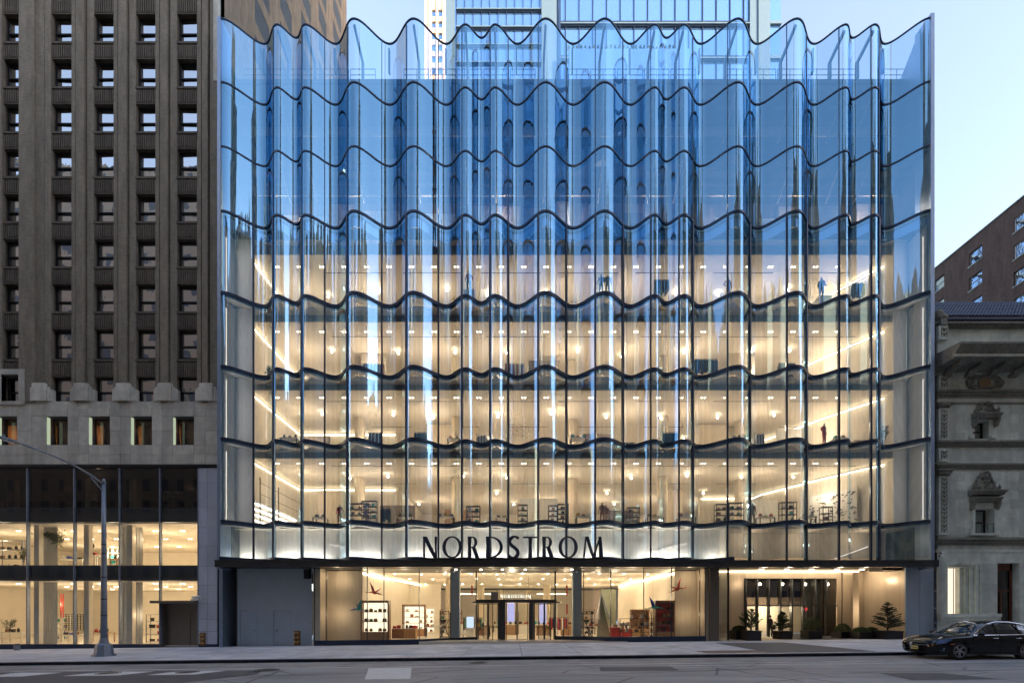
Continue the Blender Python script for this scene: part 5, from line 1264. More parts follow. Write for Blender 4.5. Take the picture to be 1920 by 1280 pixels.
mb = MB(); hx, hy, hz_ = lx-.17, ly-4.3, lz+10.14; mb.ico((hx,hy,hz_), .22, .75, 2.2, .42, 12, 8); mb.cyl(hx,hy-.25,hz_+.08,hz_+.16,.05,8); hd_ = mb.build('lamp_head', M['lamp_grey'], sl_t, smooth=True)
mb = MB(); mb.ico((hx,hy-.06,hz_-.06), .15, .75, 2.0, .3, 10, 6); mb.build('lens', M['white'], hd_, smooth=True)

# ------------------------------------------------------------------ small fixtures
def standpipe(x, y, z, s, label):
    t = thing('standpipe', label, 'standpipe', (x, y, z)); mb = MB(); mb.box(x-.22*s,x+.22*s,y,y+.04,z,z+1.0*s); mb.build('back_plate', M['wood'], t)
    for i in range(3):
        for k in (-1, 1):
            mb = MB(); c = (x+.1*k*s, y-.10, z+(.2+.32*i)*s); mb.ico(c, .085*s, 1, 1.1, 1, 8, 6); mb.tube([(c[0],y,c[2]),(c[0],y-.2,c[2]-.03)], .05*s, 8); mb.build('inlet', M['brass'], t, smooth=True)
standpipe(X(557,.26), .26, gz(-15)+.05, 1.0, 'brass fire standpipe inlets low on the slate grey wall right of its doors')
standpipe(X(380,-.07), -.07, gz(-21.5)+.1, .9, 'brass and black standpipe inlets low on the blue grey stone pier')
def seccam(x, y, z, label, s=1):
    t = thing('security_camera', label, 'security camera', (x, y, z)); m_ = M['white']
    mb = MB(); mb.box(x+.02,x+.12,y-.02,y+.05,z-.12,z+.12); mb.tube([(x+.07,y,z),(x-.05,y-.2,z+.02)], .025, 6); mb.build('bracket', m_, t)
    for k, (dz, dx) in enumerate(((.1,-.12),(-.08,-.22))):
        mb = MB(); mb.tube([(x+dx+.22,y-.16,z+dz+.06),(x+dx-.16,y-.34,z+dz-.03)], .075*s, 8); h = mb.build('housing', m_, t, smooth=False)
        mb = MB(); mb.tube([(x+dx-.158,y-.339,z+dz-.03),(x+dx-.17,y-.345,z+dz-.034)], .055*s, 8); mb.build('lens', M['black'], h)
seccam(X(375,-.1), -.1, Z(1122,-.1), 'pair of white security cameras bracketed on the blue grey pier beside the doors')
seccam(X(1763,-.1), -.1, Z(1040,-.1), 'white security camera high on the stone clubhouse corner', .9)
t = thing('drain_pipe', 'dark pipe with pale clamps running down the gap beside the stone clubhouse', 'pipe', (X(1753,-.2), -.2, 0))
mb = MB(); x = X(1753,-.2); mb.tube([(x,-.2,gz(x)),(x,-.2,4.8)], .07, 8); mb.build('pipe', M['navy'], t)
for z in (.4,.8,1.2,2.2,3.4):
    mb = MB(); mb.cyl(x,-.2,z,z+.08,.10,8); mb.build('clamp', M['lamp_grey'], t)
t = thing('bollard', 'short pale blue-grey post standing before the far left shop window', 'bollard', (X(32,-1), -1, gz(X(32,-1))))
x = X(32,-1); mb = MB(); mb.cyl(x,-1,gz(x),gz(x)+.36,.16,12); mb.build('post', M['lamp_grey'], t); mb = MB(); mb.cyl(x,-1,gz(x)+.36,gz(x)+.44,.18,12,.12); mb.build('cap', M['steel_dark'], t)

# ------------------------------------------------------------------ planters with shrubs
def planter(x, y, w, h, label, kind, ph, pr, m, seed, n=2400):
    zg = gz(18)+.002 if y > -.3 else gz(x)
    t = thing('planter', label, 'planter', (x, y, zg)); mb = MB()
    mb.bbox(x-w/2,x+w/2,y-w/2,y+w/2,zg,zg+h,c=.02); mb.build('box', M['planter'], t); mb = MB(); mb.box(x-w/2-.02,x+w/2+.02,y-w/2-.02,y+w/2+.02,zg+h-.06,zg+h+.01); mb.build('rim', M['planter'], t)
    r = random.Random(seed); z0 = zg+h; lf = MB()
    if kind == 'cone' or kind == 'spiky':
        mb = MB(); mb.tube([(x,y,z0-.05),(x+.02,y,z0+ph*.5),(x,y,z0+ph*.97)], [.05,.035,.008], 6); mb.build('trunk', M['bark'], t)
        nb = 120 if kind == 'cone' else 75; br = MB()
        for i in range(nb):
            u = r.random()**1.15; zb_ = z0+.08+u*(ph-.2); a = r.uniform(0, 6.283); L0 = pr*(1-u)**.8*r.uniform(.7,1.18)+.06
            up = r.uniform(.15,.5) if kind == 'cone' else r.uniform(.5,1.3)
            p0 = Vector((x,y,zb_)); d = Vector((math.cos(a), math.sin(a), up)).normalized(); p1 = p0+d*L0
            br.tube([p0, p1], [.012,.004], 3)
            for k in range(int(22+L0*60)):
                q = p0+d*L0*r.uniform(.15,1.02); v = (d*1.2+Vector((r.uniform(-1,1),r.uniform(-1,1),r.uniform(-.6,.8)))).normalized()*r.uniform(.05,.11)
                s_ = v.cross(Vector((r.uniform(-1,1),r.uniform(-1,1),r.uniform(-1,1)))).normalized()*.026
                lf.tri(q-s_, q+s_, q+v)
        br.build('branches', M['bark'], t, kind='stuff')
    else:
        mb = MB(); mb.tube([(x,y,z0-.05),(x,y,z0+ph*.4)], [.04,.03], 6); mb.build('trunk', M['bark'], t)
        for i in range(n):
            v = Vector((r.gauss(0,1),r.gauss(0,1),abs(r.gauss(0,1)) if kind == 'dome' else r.gauss(0,1))).normalized()*r.uniform(.72,1.04)
            c = Vector((x+v.x*pr, y+v.y*pr, z0+(v.z*ph if kind == 'dome' else ph/2+v.z*ph/2)))
            a = Vector((r.uniform(-1,1),r.uniform(-1,1),r.uniform(-1,1))).normalized()*.032; b = a.cross(Vector((r.uniform(-1,1),r.uniform(-1,1),r.uniform(-1,1)))).normalized()*.02
            lf.quad(c-a, c-b, c+a, c+b)
    lf.build('foliage', M[m], t, kind='stuff'); return t
planter(X(1386,1.4), 1.4, .95, .62, 'low black planter with rounded clipped shrub, leftmost by the entrance screen', 'dome', .38, .5, 'box', 1)
planter(X(1408,.2), .2, .95, .68, 'black planter with tall spiky evergreen, nearest left of the entrance', 'spiky', 1.55, .95, 'conifer', 2)
planter(X(1467,1.9), 1.9, .92, .58, 'black planter with dense cone shaped evergreen in front of the lit lobby doors', 'cone', 1.5, .62, 'conifer', 3)
planter(X(1521,2.0), 2.0, .98, .6, 'black planter with loose round bush before the dark lobby panes', 'ball', 1.05, .55, 'box', 4, 2000)
planter(X(1580,2.2), 2.2, .98, .5, 'black planter with low dome shrub at the right edge of the lobby glass', 'dome', .62, .52, 'box', 5)
planter(X(1614,1.1), 1.1, .9, .55, 'left of two adjoining low shrub planters before the ribbed metal wall', 'dome', .36, .48, 'box', 6)
planter(X(1634,1.2), 1.2, .8, .55, 'right of two adjoining low shrub planters, beside the tallest evergreen', 'dome', .34, .42, 'box', 7)
planter(X(1664,.3), .3, 1.2, .66, 'wide black planter with the tallest grey-green fir tree at the right', 'cone', 2.1, .98, 'conifer_b', 8)

# ------------------------------------------------------------------ people and mannequins from one skinned skeleton
def figure(pose):
    J = dict(pelvis=(0,0,.94), waist=(0,0,1.08), chest=(0,-.01,1.32), neck=(0,0,1.47), head=(0,-.015,1.57), top=(0,-.01,1.68),
             shL=(.17,0,1.40), elL=(.23,.02,1.14), wrL=(.25,-.03,.90), haL=(.25,-.05,.81), shR=(-.17,0,1.40), elR=(-.23,.02,1.14), wrR=(-.25,-.03,.90), haR=(-.25,-.05,.81),
             hiL=(.095,0,.90), knL=(.11,-.02,.50), anL=(.12,.02,.09), toL=(.13,-.14,.04), hiR=(-.095,0,.90), knR=(-.11,-.02,.50), anR=(-.12,.02,.09), toR=(-.13,-.14,.04))
    rad = dict(pelvis=.145, waist=.12, chest=.145, neck=.055, head=.092, top=.07, shL=.065, elL=.043, wrL=.03, haL=.036, shR=.065, elR=.043, wrR=.03, haR=.036,
               hiL=.095, knL=.062, anL=.042, toL=.035, hiR=.095, knR=.062, anR=.042, toR=.035)
    J.update(pose)
    E = [('pelvis','waist'),('waist','chest'),('chest','neck'),('neck','head'),('head','top'),('chest','shL'),('shL','elL'),('elL','wrL'),('wrL','haL'),('chest','shR'),('shR','elR'),('elR','wrR'),('wrR','haR'),
         ('pelvis','hiL'),('hiL','knL'),('knL','anL'),('anL','toL'),('pelvis','hiR'),('hiR','knR'),('knR','anR'),('anR','toR')]
    ks = list(J); me = bpy.data.meshes.new('body'); me.from_pydata([J[k] for k in ks], [(ks.index(a), ks.index(b)) for a, b in E], [])
    o = bpy.data.objects.new('tmp', me); COL.objects.link(o)
    md = o.modifiers.new('s', 'SKIN'); md.use_smooth_shade = True
    for i, k in enumerate(ks): me.skin_vertices[0].data[i].radius = (rad[k]*(1.25 if k in ('chest','pelvis','waist') else 1), rad[k]*(.8 if k in ('chest','waist') else 1)); me.skin_vertices[0].data[i].use_root = (k == 'pelvis')
    o.modifiers.new('d', 'SUBSURF').levels = 1
    dg_ = bpy.context.evaluated_depsgraph_get(); dg_.update()
    res = bpy.data.meshes.new_from_object(o.evaluated_get(dg_)); bpy.data.objects.remove(o)
    return res, J
def dress(res, matf):
    mats = []; 
    for p in res.polygons:
        m = matf(p.center); 
        if m not in mats: mats.append(m)
    res.materials.clear()
    for m in mats: res.materials.append(m)
    for p in res.polygons: p.material_index = mats.index(matf(p.center)); p.use_smooth = True
    return res
def put_figure(name, cat, label, x, y, z, rz, pose, matf, hair=None, s=1.0, group=None):
    res, J = figure(pose); dress(res, matf)
    t = thing(name, label, cat, (x,y,z), rz, group); t.scale = (s,s,s)
    b = link('body', res, t)
    if hair:
        mb = MB(); h = J['top']; mb.ico((h[0], h[1]+.02, h[2]-.03), .108, .95, 1.05, 1.0, 12, 8); mb.build('hair', hair, t, smooth=True, local=True)
    return t
def outfit(top, bottom, skin, shoe):
    return lambda c: (skin if c[2] > 1.46 or (abs(c[0]) > .2 and c[2] < .88) else top if c[2] > .98 or abs(c[0]) > .2 else shoe if c[2] < .1 else bottom)
D = M['darkcloth']
walker = put_figure('person', 'person', 'person in dark coat standing in front of the bright lobby doors with a bag', X(1444,3.6), 3.6, ze, R(15),
    {'wrR':(-.20,-.18,1.02),'haR':(-.14,-.24,1.06),'knL':(.12,-.06,.50)}, outfit(D, D, M['skin'], M['black']), M['bark'])
mb = MB(); x = X(1444,3.6); mb.bbox(x+.22,x+.36,3.45,3.72,ze+.62,ze+.95,c=.03); mb.tube([(x+.29,3.5,ze+.95),(x+.27,3.58,ze+1.2),(x+.29,3.66,ze+.95)], .012, 5); o = mb.build('shoulder_bag', M['darkcloth']); tag(o, 'dark bag at the side of the person by the lobby doors', 'bag')
BASE3 = {}
def F(k): return ZL[k]+.125
def plinth(x, y, z, w, d, h, label, m='white'):
    t = thing('display_plinth', label, 'plinth', (x,y,z), 0, None); mb = MB(); mb.bbox(x-w/2,x+w/2,y-d/2,y+d/2,z,z+h,c=.015); mb.build('block', M[m], t); mb = MB(); mb.box(x-w/2-.03,x+w/2+.03,y-d/2-.03,y+d/2+.03,z+h,z+h+.04); mb.build('top', M[m], t); return z+h+.042
A1 = {'elL':(.30,.04,1.16),'wrL':(.27,-.12,.98),'haL':(.26,-.2,.97)}
A2 = {'elR':(-.33,.03,1.2),'wrR':(-.24,-.05,1.02),'haR':(-.17,-.07,1.04),'anL':(.16,.06,.09),'toL':(.18,-.10,.04)}
def mann(px, k, y, top, bot, label, ph=0, pose=A1, s=1.0, rz=0):
    x = X(px, y); z = F(k)
    if ph: z = plinth(x, y, z, .9, .9, ph, 'white display plinth under the ' + ' '.join(label.split(',')[0].split()[:9]))
    put_figure('mannequin', 'mannequin', label, x, y, z, rz, pose, outfit(M[top], M[bot], M['skin'], M['skin']), None, s, 'shop mannequins')
mann(879, 4, 2.2, 'redcloth', 'navycloth', 'mannequin in red top and blue shorts, third glass storey from the street', 1.9)
mann(1127, 4, 2.6, 'navycloth', 'darkcloth', 'mannequin in short navy jacket, left of a pair on the top lit storey', 2.0)
mann(1139, 4, 2.6, 'navycloth', 'navycloth', 'mannequin in long navy coat, right of a pair on the top lit storey', 2.0, A2)
mann(1365, 4, 2.4, 'redcloth', 'redcloth', 'mannequin in full red suit on the top lit storey', 1.6, A2)
mann(1540, 4, 2.4, 'darkcloth', 'darkcloth', 'mannequin dressed in charcoal on the top lit storey at right', 1.6)
mann(1545, 2, 1.9, 'redcloth', 'redcloth', 'mannequin in rose red dress on the second lit storey, right side', .35, A2, 1.0, .4)
mann(1129, 1, 1.9, 'leather', 'leather', 'mannequin in tan dress on the first lit storey beside the centre', .1)
mann(1136, 1, 2.6, 'leather', 'skin', 'mannequin in tan jacket just behind the tan dress on the first lit storey', .1, A2)
mann(637, 1, 1.9, 'redcloth', 'wood', 'mannequin with red top on the first lit storey, left side', .05, A1, .95)
mann(1411, 1, 2.0, 'leather', 'leather', 'mannequin in brown coat on the first lit storey, right of centre', .1, A2)
# clothes rails
def rail(px, k, y, w, cols_, label, n=14, h=1.45, x=None, z=None):
    x = X(px, y) if x is None else x; z = F(k) if z is None else z
    t = thing('clothes_rail', label, 'clothes rail', (x,y,z), 0, 'clothes rails'); mb = MB()
    mb.tube([(x-w/2,y,z),(x-w/2,y,z+h),(x+w/2,y,z+h),(x+w/2,y,z)], .022, 5); mb.box(x-w/2-.02,x-w/2+.02,y-.25,y+.25,z,z+.03); mb.box(x+w/2-.02,x+w/2+.02,y-.25,y+.25,z,z+.03); mb.build('frame', M['black'], t)
    for i in range(n):
        cx = x-w/2+.08+(w-.16)*i/(n-1); L0 = rng.uniform(.75,1.05); mb = MB(); tt = .5*(w-.16)/(n-1)*rng.uniform(.7,1.0)
        zz = z+h-.06; mb.add([(cx-tt,y-.04,zz),(cx+tt,y-.04,zz),(cx+tt,y+.04,zz),(cx-tt,y+.04,zz),(cx-tt,y-.2,zz-.14),(cx+tt,y-.2,zz-.14),(cx+tt,y+.2,zz-.14),(cx-tt,y+.2,zz-.14),(cx-tt*1.2,y-.23,zz-L0),(cx+tt*1.2,y-.23,zz-L0),(cx+tt*1.2,y+.23,zz-L0),(cx-tt*1.2,y+.23,zz-L0)],
            [(0,1,2,3),(0,4,5,1),(1,5,6,2),(2,6,7,3),(3,7,4,0),(4,8,9,5),(5,9,10,6),(6,10,11,7),(7,11,8,4),(11,10,9,8)])
        mb.build('garment', M[cols_[i % len(cols_)]], t)
rail(704, 2, 2.0, 1.0, ('darkcloth','darkcloth','redcloth','white'), 'rail of dark and pale garments on the second lit storey, left')
rail(789, 2, 2.0, .95, ('darkcloth','navycloth','green'), 'rail of dark garments on the second lit storey, left of the big sign')
rail(904, 2, 2.4, .8, ('white','leather','frit'), 'rail of pale garments on the second lit storey above the sign', 10)
rail(1256, 2, 2.0, 1.1, ('darkcloth',), 'rail of black garments on the second lit storey, right of the sign')
rail(1423, 2, 2.2, .7, ('frit','darkcloth','white'), 'short rail of pale garments on the second lit storey, far right', 9)
rail(724, 1, 2.2, .75, ('darkcloth','wood','navycloth'), 'rail of dark coats on the first lit storey, left', 10)
rail(1320, 3, 1.9, 1.9, ('navycloth','darkcloth','darkcloth','wood'), 'long rail of navy garments on the third lit storey, right', 22, 1.9)
rail(1475, 3, 2.2, 1.2, ('darkcloth','navycloth'), 'rail of dark clothing on the third lit storey, far right', 12, 1.8)
rail(700, 3, 2.2, 1.6, ('frit','darkcloth','leather'), 'rail of mixed clothing on the third lit storey, left', 18, 1.75)
rail(965, 3, 2.2, 1.4, ('redcloth','frit','leather'), 'rail of red and cream clothing on the third lit storey, centre', 14, 1.75)
rail(1240, 4, 2.2, 1.1, ('darkcloth','wood'), 'rail of dark clothing high on the top lit storey', 12, 3.0)
rail(1608, 4, 2.0, .8, ('darkcloth',), 'rail of black clothing on the top lit storey by the curved wall', 9, 2.6)
# open shelving with goods
def shelf(x, y, z, w, h, nsh, label, goods, m='black', back=None, d=.4, seed=0, glow=False, group='open display shelves'):
    t = thing('display_shelf', label, 'shelf', (x,y,z), 0, group); mb = MB(); b = .02
    for sx in (-w/2, w/2):
        for sy in (0, d): mb.box(x+sx-b, x+sx+b, y+sy-b, y+sy+b, z, z+h)
    mb.build('frame', M[m], t)
    for i in range(nsh+1):
        zz = z+.12+(h-.14)*i/nsh; mb = MB(); mb.box(x-w/2-.01, x+w/2+.01, y-.02, y+d+.02, zz, zz+.025); mb.build('shelf_board', M[m], t)
    if back:
        mb = MB(); mb.box(x-w/2, x+w/2, y+d+.03, y+d+.05, z+.1, z+h); mb.build('back_panel', M[back], t)
    r = random.Random(seed)
    for i in range(nsh):
        zz = z+.146+(h-.14)*i/nsh; n = max(1, int(w/.42)); gap = (h-.14)/nsh-.06
        for k in range(n):
            if r.random() < .12: continue
            gx_ = x-w/2+w*(k+.5)/n+r.uniform(-.04,.04); good(gx_, y+d*.5, zz, r, goods, gap, spot(k, i, nsh)+' of shelf '+label.split(', ')[-1])
ORD = ('first','second','third','fourth','fifth','sixth','seventh','eighth','ninth','tenth')
def spot(k, i, n): return ORD[k]+' on '+('lowest' if i == 0 else 'top' if i == n-1 else ORD[i])+' board'
GOODN = {'n': 0}
def good(x, y, z, r, goods, gap, where):
    kind, m, what = r.choice(goods); place = where.split(' board of ')[-1].split(' top of ')[-1]
    if kind == 'bag':
        w, h, d = r.uniform(.2,.3), min(r.uniform(.17,.24), gap*.7), .12; t = thing('handbag', '%s handbag %s' % (what, where), 'handbag', (x,y,z), 0, 'goods on the '+place); mb = MB()
        mb.prism([(x-w/2,z),(x+w/2,z),(x+w/2*.86,z+h),(x-w/2*.86,z+h)], y-d/2, y+d/2); mb.build('body', M[m], t); mb = MB(); n = 6
        hh = min(.12, gap-h)
        mb.tube([(x-w*.25+w*.5*i/n, y, z+h+hh*math.sin(math.pi*i/n)) for i in range(n+1)], .01, 4); mb.build('handle', M[m], t)
    elif kind == 'vase':
        t = thing('vase', '%s vase %s' % (what, where), 'vase', (x,y,z), 0, 'goods on the '+place); mb = MB(); hh = min(.3, gap*.85)
        prof = [(.05,0),(.09,.25),(.10,.5),(.05,.8),(.06,1)]; n = 10
        for (q, u) in prof:
            for j in range(n): mb.v.append((x+q*math.cos(6.283*j/n), y+q*math.sin(6.283*j/n), z+u*hh))
        for i in range(len(prof)-1):
            for j in range(n): mb.f.append((i*n+j,i*n+(j+1)%n,(i+1)*n+(j+1)%n,(i+1)*n+j))
        mb.f.append(tuple(range(n-1,-1,-1))); mb.build('body', M[m], t, smooth=True)
    else:
        w, h, d = r.uniform(.16,.32), min(r.uniform(.1,.28), gap*.8), .2; mb = MB(); mb.bbox(x-w/2,x+w/2,y-d/2,y+d/2,z,z+h,c=.012)
        t = thing('gift_box', '%s box %s' % (what, where), 'box', (x,y,z), 0, 'goods on the '+place); mb.build('base', M[m], t); mb = MB(); mb.bbox(x-w/2-.008,x+w/2+.008,y-d/2-.008,y+d/2+.008,z+h*.75,z+h+.01,c=.008); mb.build('lid', M[m], t)
GA = [('bag','leather','tan'),('bag','darkcloth','black'),('vase','white','white'),('box','teal','teal'),('box','white','white')]
GB = [('box','darkcloth','black'),('bag','wood','brown'),('vase','black','black'),('box','leather','tan')]
GC = [('bag','purple','lilac'),('box','frit','cream'),('bag','green','green'),('vase','leather','brown')]
shelf(X(672,2.4), 2.4, F(1), 1.5, 1.9, 4, 'open grid shelf on first lit storey at left, near dark coats', GC, seed=1)
shelf(X(692,3.2), 3.2, F(1), 1.1, 2.3, 5, 'tall thin rack on first lit storey at left, behind grid shelf', GA, seed=2)
shelf(X(887,2.4), 2.4, F(1), 1.0, 1.7, 4, 'green and white shelf on first lit storey, above the letter R', GA, seed=3)
shelf(X(980,2.2), 2.2, F(1), .7, 1.75, 4, 'narrow shelf on first lit storey, above the letter S', GC, seed=4)
shelf(X(1037,2.2), 2.2, F(1), .65, 1.7, 4, 'narrow shelf on first lit storey, above the letter T', GB, seed=5)
shelf(X(1056,3.0), 3.0, F(1), .8, 2.0, 5, 'dark shelf on first lit storey, above the second R', GB, seed=6)
shelf(X(1188,2.4), 2.4, F(1), .9, 1.6, 4, 'pale green goods shelf on first lit storey, right of the letter M', GA, seed=7)
shelf(X(1355,2.2), 2.2, F(1), .9, 1.8, 4, 'shelf on first lit storey, at left of the close right-hand pair', GB, seed=8)
shelf(X(1381,2.6), 2.6, F(1), 1.1, 2.0, 4, 'shelf on first lit storey, at right of the close right-hand pair', GC, seed=9)
shelf(X(1480,2.4), 2.4, F(1), 1.1, 2.0, 4, 'glassy shelf on first lit storey, beside the right column', GA, seed=10)
shelf(X(1552,2.2), 2.2, F(1), .7, 1.6, 3, 'black shelf on first lit storey, beside the leaf mural', GB, seed=11)
shelf(X(1618,2.6), 2.6, F(2), 1.2, 1.1, 2, 'low counter shelf on second lit storey, by the curved right wall', GB, seed=12, m='wood')
shelf(X(550,2.6), 2.6, F(2), 1.2, .9, 2, 'low dark shelf on second lit storey, by the left wall', GB, seed=13)
shelf(X(1180,3.0), 3.0, F(2), .8, 1.1, 2, 'low shelf on second lit storey, right of centre', GA, seed=14)
# shoe wall: slanted lit shelves along the left side wall, first lit storey
t = thing('shoe_wall', 'bank of lit slanting shoe shelves along the left side wall of the first lit storey', 'shelf', (-18.5, 4, F(1)))
for i in range(4):
    z = F(1)+.5+i*.42; mb = MB(); mb.box(-18.93,-18.45,1.7,7.8,z,z+.03); mb.build('shelf_board', M['white'], t); mb = MB(); mb.box(-18.9,-18.87,1.7,7.8,z-.05,z-.02); mb.build('strip_light', M['white_led'], t)
for y in (1.7, 4.2, 7.8):
    mb = MB(); mb.box(-18.5,-18.45,y-.03,y+.03,F(1),F(1)+3.6); mb.build('post', M['black'], t)
mb = MB()
for z in (F(1)+2.4, F(1)+3.2): mb.box(-18.49,-18.46,1.7,7.8,z,z+.02)
mb.build('rail', M['black'], t)
t = thing('leaf_mural', 'tall pale wall panel covered with dark leaf motifs, right end of the first lit storey', 'mural', (26, 3, F(1)))
mb = MB(); mb.add([(24.75,5.9,F(1)+.2),(26.6,3.3,F(1)+.2),(26.6,3.3,F(1)+3.3),(24.75,5.9,F(1)+3.3)], [(0,1,2,3)]); mb.build('panel', M['frit'], t)
r = random.Random(9); mb = MB()
for i in range(120):
    u = r.random(); z = F(1)+.4+r.random()*2.7; c = Vector((24.72+1.85*u, 5.86-2.6*u, z)); a = r.uniform(-.9,.9); L0 = r.uniform(.08,.17)
    dx = Vector((.58,-.81,0))*math.cos(a)*L0+Vector((0,0,math.sin(a)*L0)); n_ = Vector((.58,-.81,0))*(-math.sin(a))*L0*.35+Vector((0,0,math.cos(a)*L0*.35))
    mb.quad(c-dx, c-n_, c+dx, c+n_)
o = mb.build('leaf_pattern', M['darkcloth'], t); o['kind'] = 'stuff'
# hanging cloud of small dark leaves, second lit storey
mb = MB(); r = random.Random(4)
for i in range(150):
    c = Vector((X(975,2.5)+r.gauss(0,.75), 2.5+r.uniform(-.4,.4), F(2)+1.2+abs(r.gauss(0,.75)))); a = Vector((r.uniform(-1,1),r.uniform(-1,1),r.uniform(-.4,.4))).normalized()*.06; b = a.cross(Vector((0,.3,1))).normalized()*.03
    mb.quad(c-a,c-b,c+a,c+b)
o = mb.build('hanging_leaf_cloud', M['wood']); o['kind'] = 'stuff'; o['label'] = 'cloud of small dark hanging leaves on second lit storey above the sign'
# leafy plants
def plant(x, y, z, h, w, label, seed, n=260, pot=True, m='conifer_b'):
    t = thing('potted_plant', label, 'plant', (x,y,z)); r = random.Random(seed)
    if pot: mb = MB(); mb.cyl(x,y,z,z+.28,.13,12,.17); mb.build('pot', M['white'], t)
    mb = MB(); lf = MB(); zz = z+(.28 if pot else 0)
    for i in range(9):
        a = r.uniform(0,6.28); tip = Vector((x+w*math.cos(a)*r.uniform(.3,1), y+w*.6*math.sin(a), zz+h*r.uniform(.5,1))); mid = Vector((x+(tip.x-x)*.3, y, zz+(tip.z-zz)*.6)); mb.tube([(x,y,zz),mid,tip],[.014,.009,.004],4)
        for k in range(n//9):
            q = mid.lerp(tip, r.random()) + Vector((r.gauss(0,.05),r.gauss(0,.05),r.gauss(0,.05))); u = Vector((r.uniform(-1,1),r.uniform(-1,1),r.uniform(-.8,.5))).normalized()*r.uniform(.05,.09); v = u.cross(Vector((r.uniform(-1,1),r.uniform(-1,1),1))).normalized()*.025
            lf.quad(q-u,q-v,q+u,q+v)
    mb.build('stem', M['bark'], t); lf.build('leaves', M[m], t, kind='stuff')
plant(X(1655,2.0), 2.0, F(2), 1.9, .7, 'tall leafy plant on the second lit storey by the right wall', 1)
plant(X(492,3.0), 3.0, F(4), 3.4, .5, 'bare twiggy plant on the top lit storey by the left side', 2, 80)
plant(X(505,1.6), 1.6, F(3), .9, .4, 'small plant on the third lit storey by the left side', 3)

# ------------------------------------------------------------------ ground floor goods and displays
gf2 = gf+.03
def cabinet(px0, px1, py0, y, label, inner, seed, side='wood', glow=True, nsh=3, goods=GB, dep=.5, short='cabinet'):
    x0, x1 = X(px0,y), X(px1,y); z0, z1 = gf2, Z(py0,y); t = thing('display_cabinet', label, 'cabinet', ((x0+x1)/2,y,z0), 0, None)
    mb = MB(); mb.box(x0,x0+.1,y,y+dep,z0,z1); mb.box(x1-.1,x1,y,y+dep,z0,z1); mb.box(x0,x1,y-.02,y+dep,z1,z1+.15); mb.box(x0,x1,y+dep,y+dep+.05,z0,z1+.15); mb.build('carcass', M[side], t)
    mb = MB(); mb.box(x0+.11,x1-.11,y+dep-.04,y+dep-.01,z0+.6,z1-.02); mb.build('back_panel', M[inner], t)
    mb = MB(); mb.box(x0+.1,x1-.1,y-.04,y+dep,z0,z0+.6); mb.box((x0+x1)/2-.01,(x0+x1)/2+.01,y-.05,y-.04,z0,z0+.6); mb.build('drawer_base', M['wood_lt'], t)
    for i in range(nsh):
        z = z0+.6+(z1-z0-.6)*i/nsh
        if i: mb = MB(); mb.box(x0+.1,x1-.1,y,y+dep-.05,z,z+.03); mb.build('shelf_board', M[side], t)
        r = random.Random(seed+i); n = int((x1-x0)/.4)
        for k in range(n): 
            if r.random() < .8: good(x0+.2+(x1-x0-.4)*(k+.5)/n, y+dep*.45, z+.032, r, goods, (z1-z0-.6)/nsh-.08, spot(k, i, nsh)+' of '+short)
GL = [('bag','leather','tan'),('bag','wood','brown'),('bag','green','green'),('box','darkcloth','black')]
cabinet(676, 729, 1129, 1.2, 'backlit bag cabinet behind the teal paper bird, left window', 'backlit', 40, goods=GL, short='bag cabinet behind the teal bird')
cabinet(754, 797, 1136, 7.0, 'backlit cosmetics cabinet further back in the left window', 'backlit', 50, goods=[('box','white','white'),('vase','leather','amber'),('box','leather','tan')], nsh=4, short='cosmetics cabinet in left window')
cabinet(1229, 1266, 1129, 1.2, 'tall brown cabinet with red glowing niches in the right window', 'red', 60, goods=GB, nsh=4, short='red cabinet in the right window')
cabinet(1184, 1218, 1145, 7.0, 'oak backed cabinet behind the wire shelves in the right window', 'wood_lt', 70, goods=GL, short='oak cabinet in the right window')
for px, y, w, h, m, lab_ in ((746,3.6,.95,.72,'wood','brown lacquer counter, left of a pair in left window'),(768,3.6,.9,.72,'wood_lt','oak counter, right of a pair in the left window'),(1155,3.4,.7,.85,'red','bright red cube counter in the right window'),(1176,4.0,.8,.7,'red','lower red counter behind the wire shelves'),(957,9,1.4,.9,'wood_lt','oak cash desk seen through the middle doors'),(985,11,1.4,.9,'white','white counter seen through the middle doors'),(905,8,1.3,.9,'wood','brown counter seen through left revolving door'),(1020,8,1.3,.9,'wood','brown counter seen through right revolving door'),(872,8,.8,1.0,'white','white pillar table beside the left door'),(1062,8,.9,.9,'wood_lt','oak table beside the right door')):
    x = X(px,y); t = thing('shop_counter', lab_, 'counter', (x,y,gf2)); mb = MB(); mb.bbox(x-w/2,x+w/2,y,y+.6,gf2,gf2+h,c=.01); mb.build('body', M[m], t); mb = MB(); mb.box(x-w/2-.03,x+w/2+.03,y-.03,y+.63,gf2+h,gf2+h+.04); mb.build('worktop', M['white' if m != 'white' else 'wood_lt'], t)
    r = random.Random(px)
    for k in range(3): good(x-w*.33+w*.33*k, y+.3, gf2+h+.042, r, [('vase','black','black'),('vase','white','white'),('bag','darkcloth','black'),('box','redcloth','red'),('box','leather','tan')], .4, ORD[k]+' from left on top of '+' '.join(lab_.split(',')[0].split()[:8]))
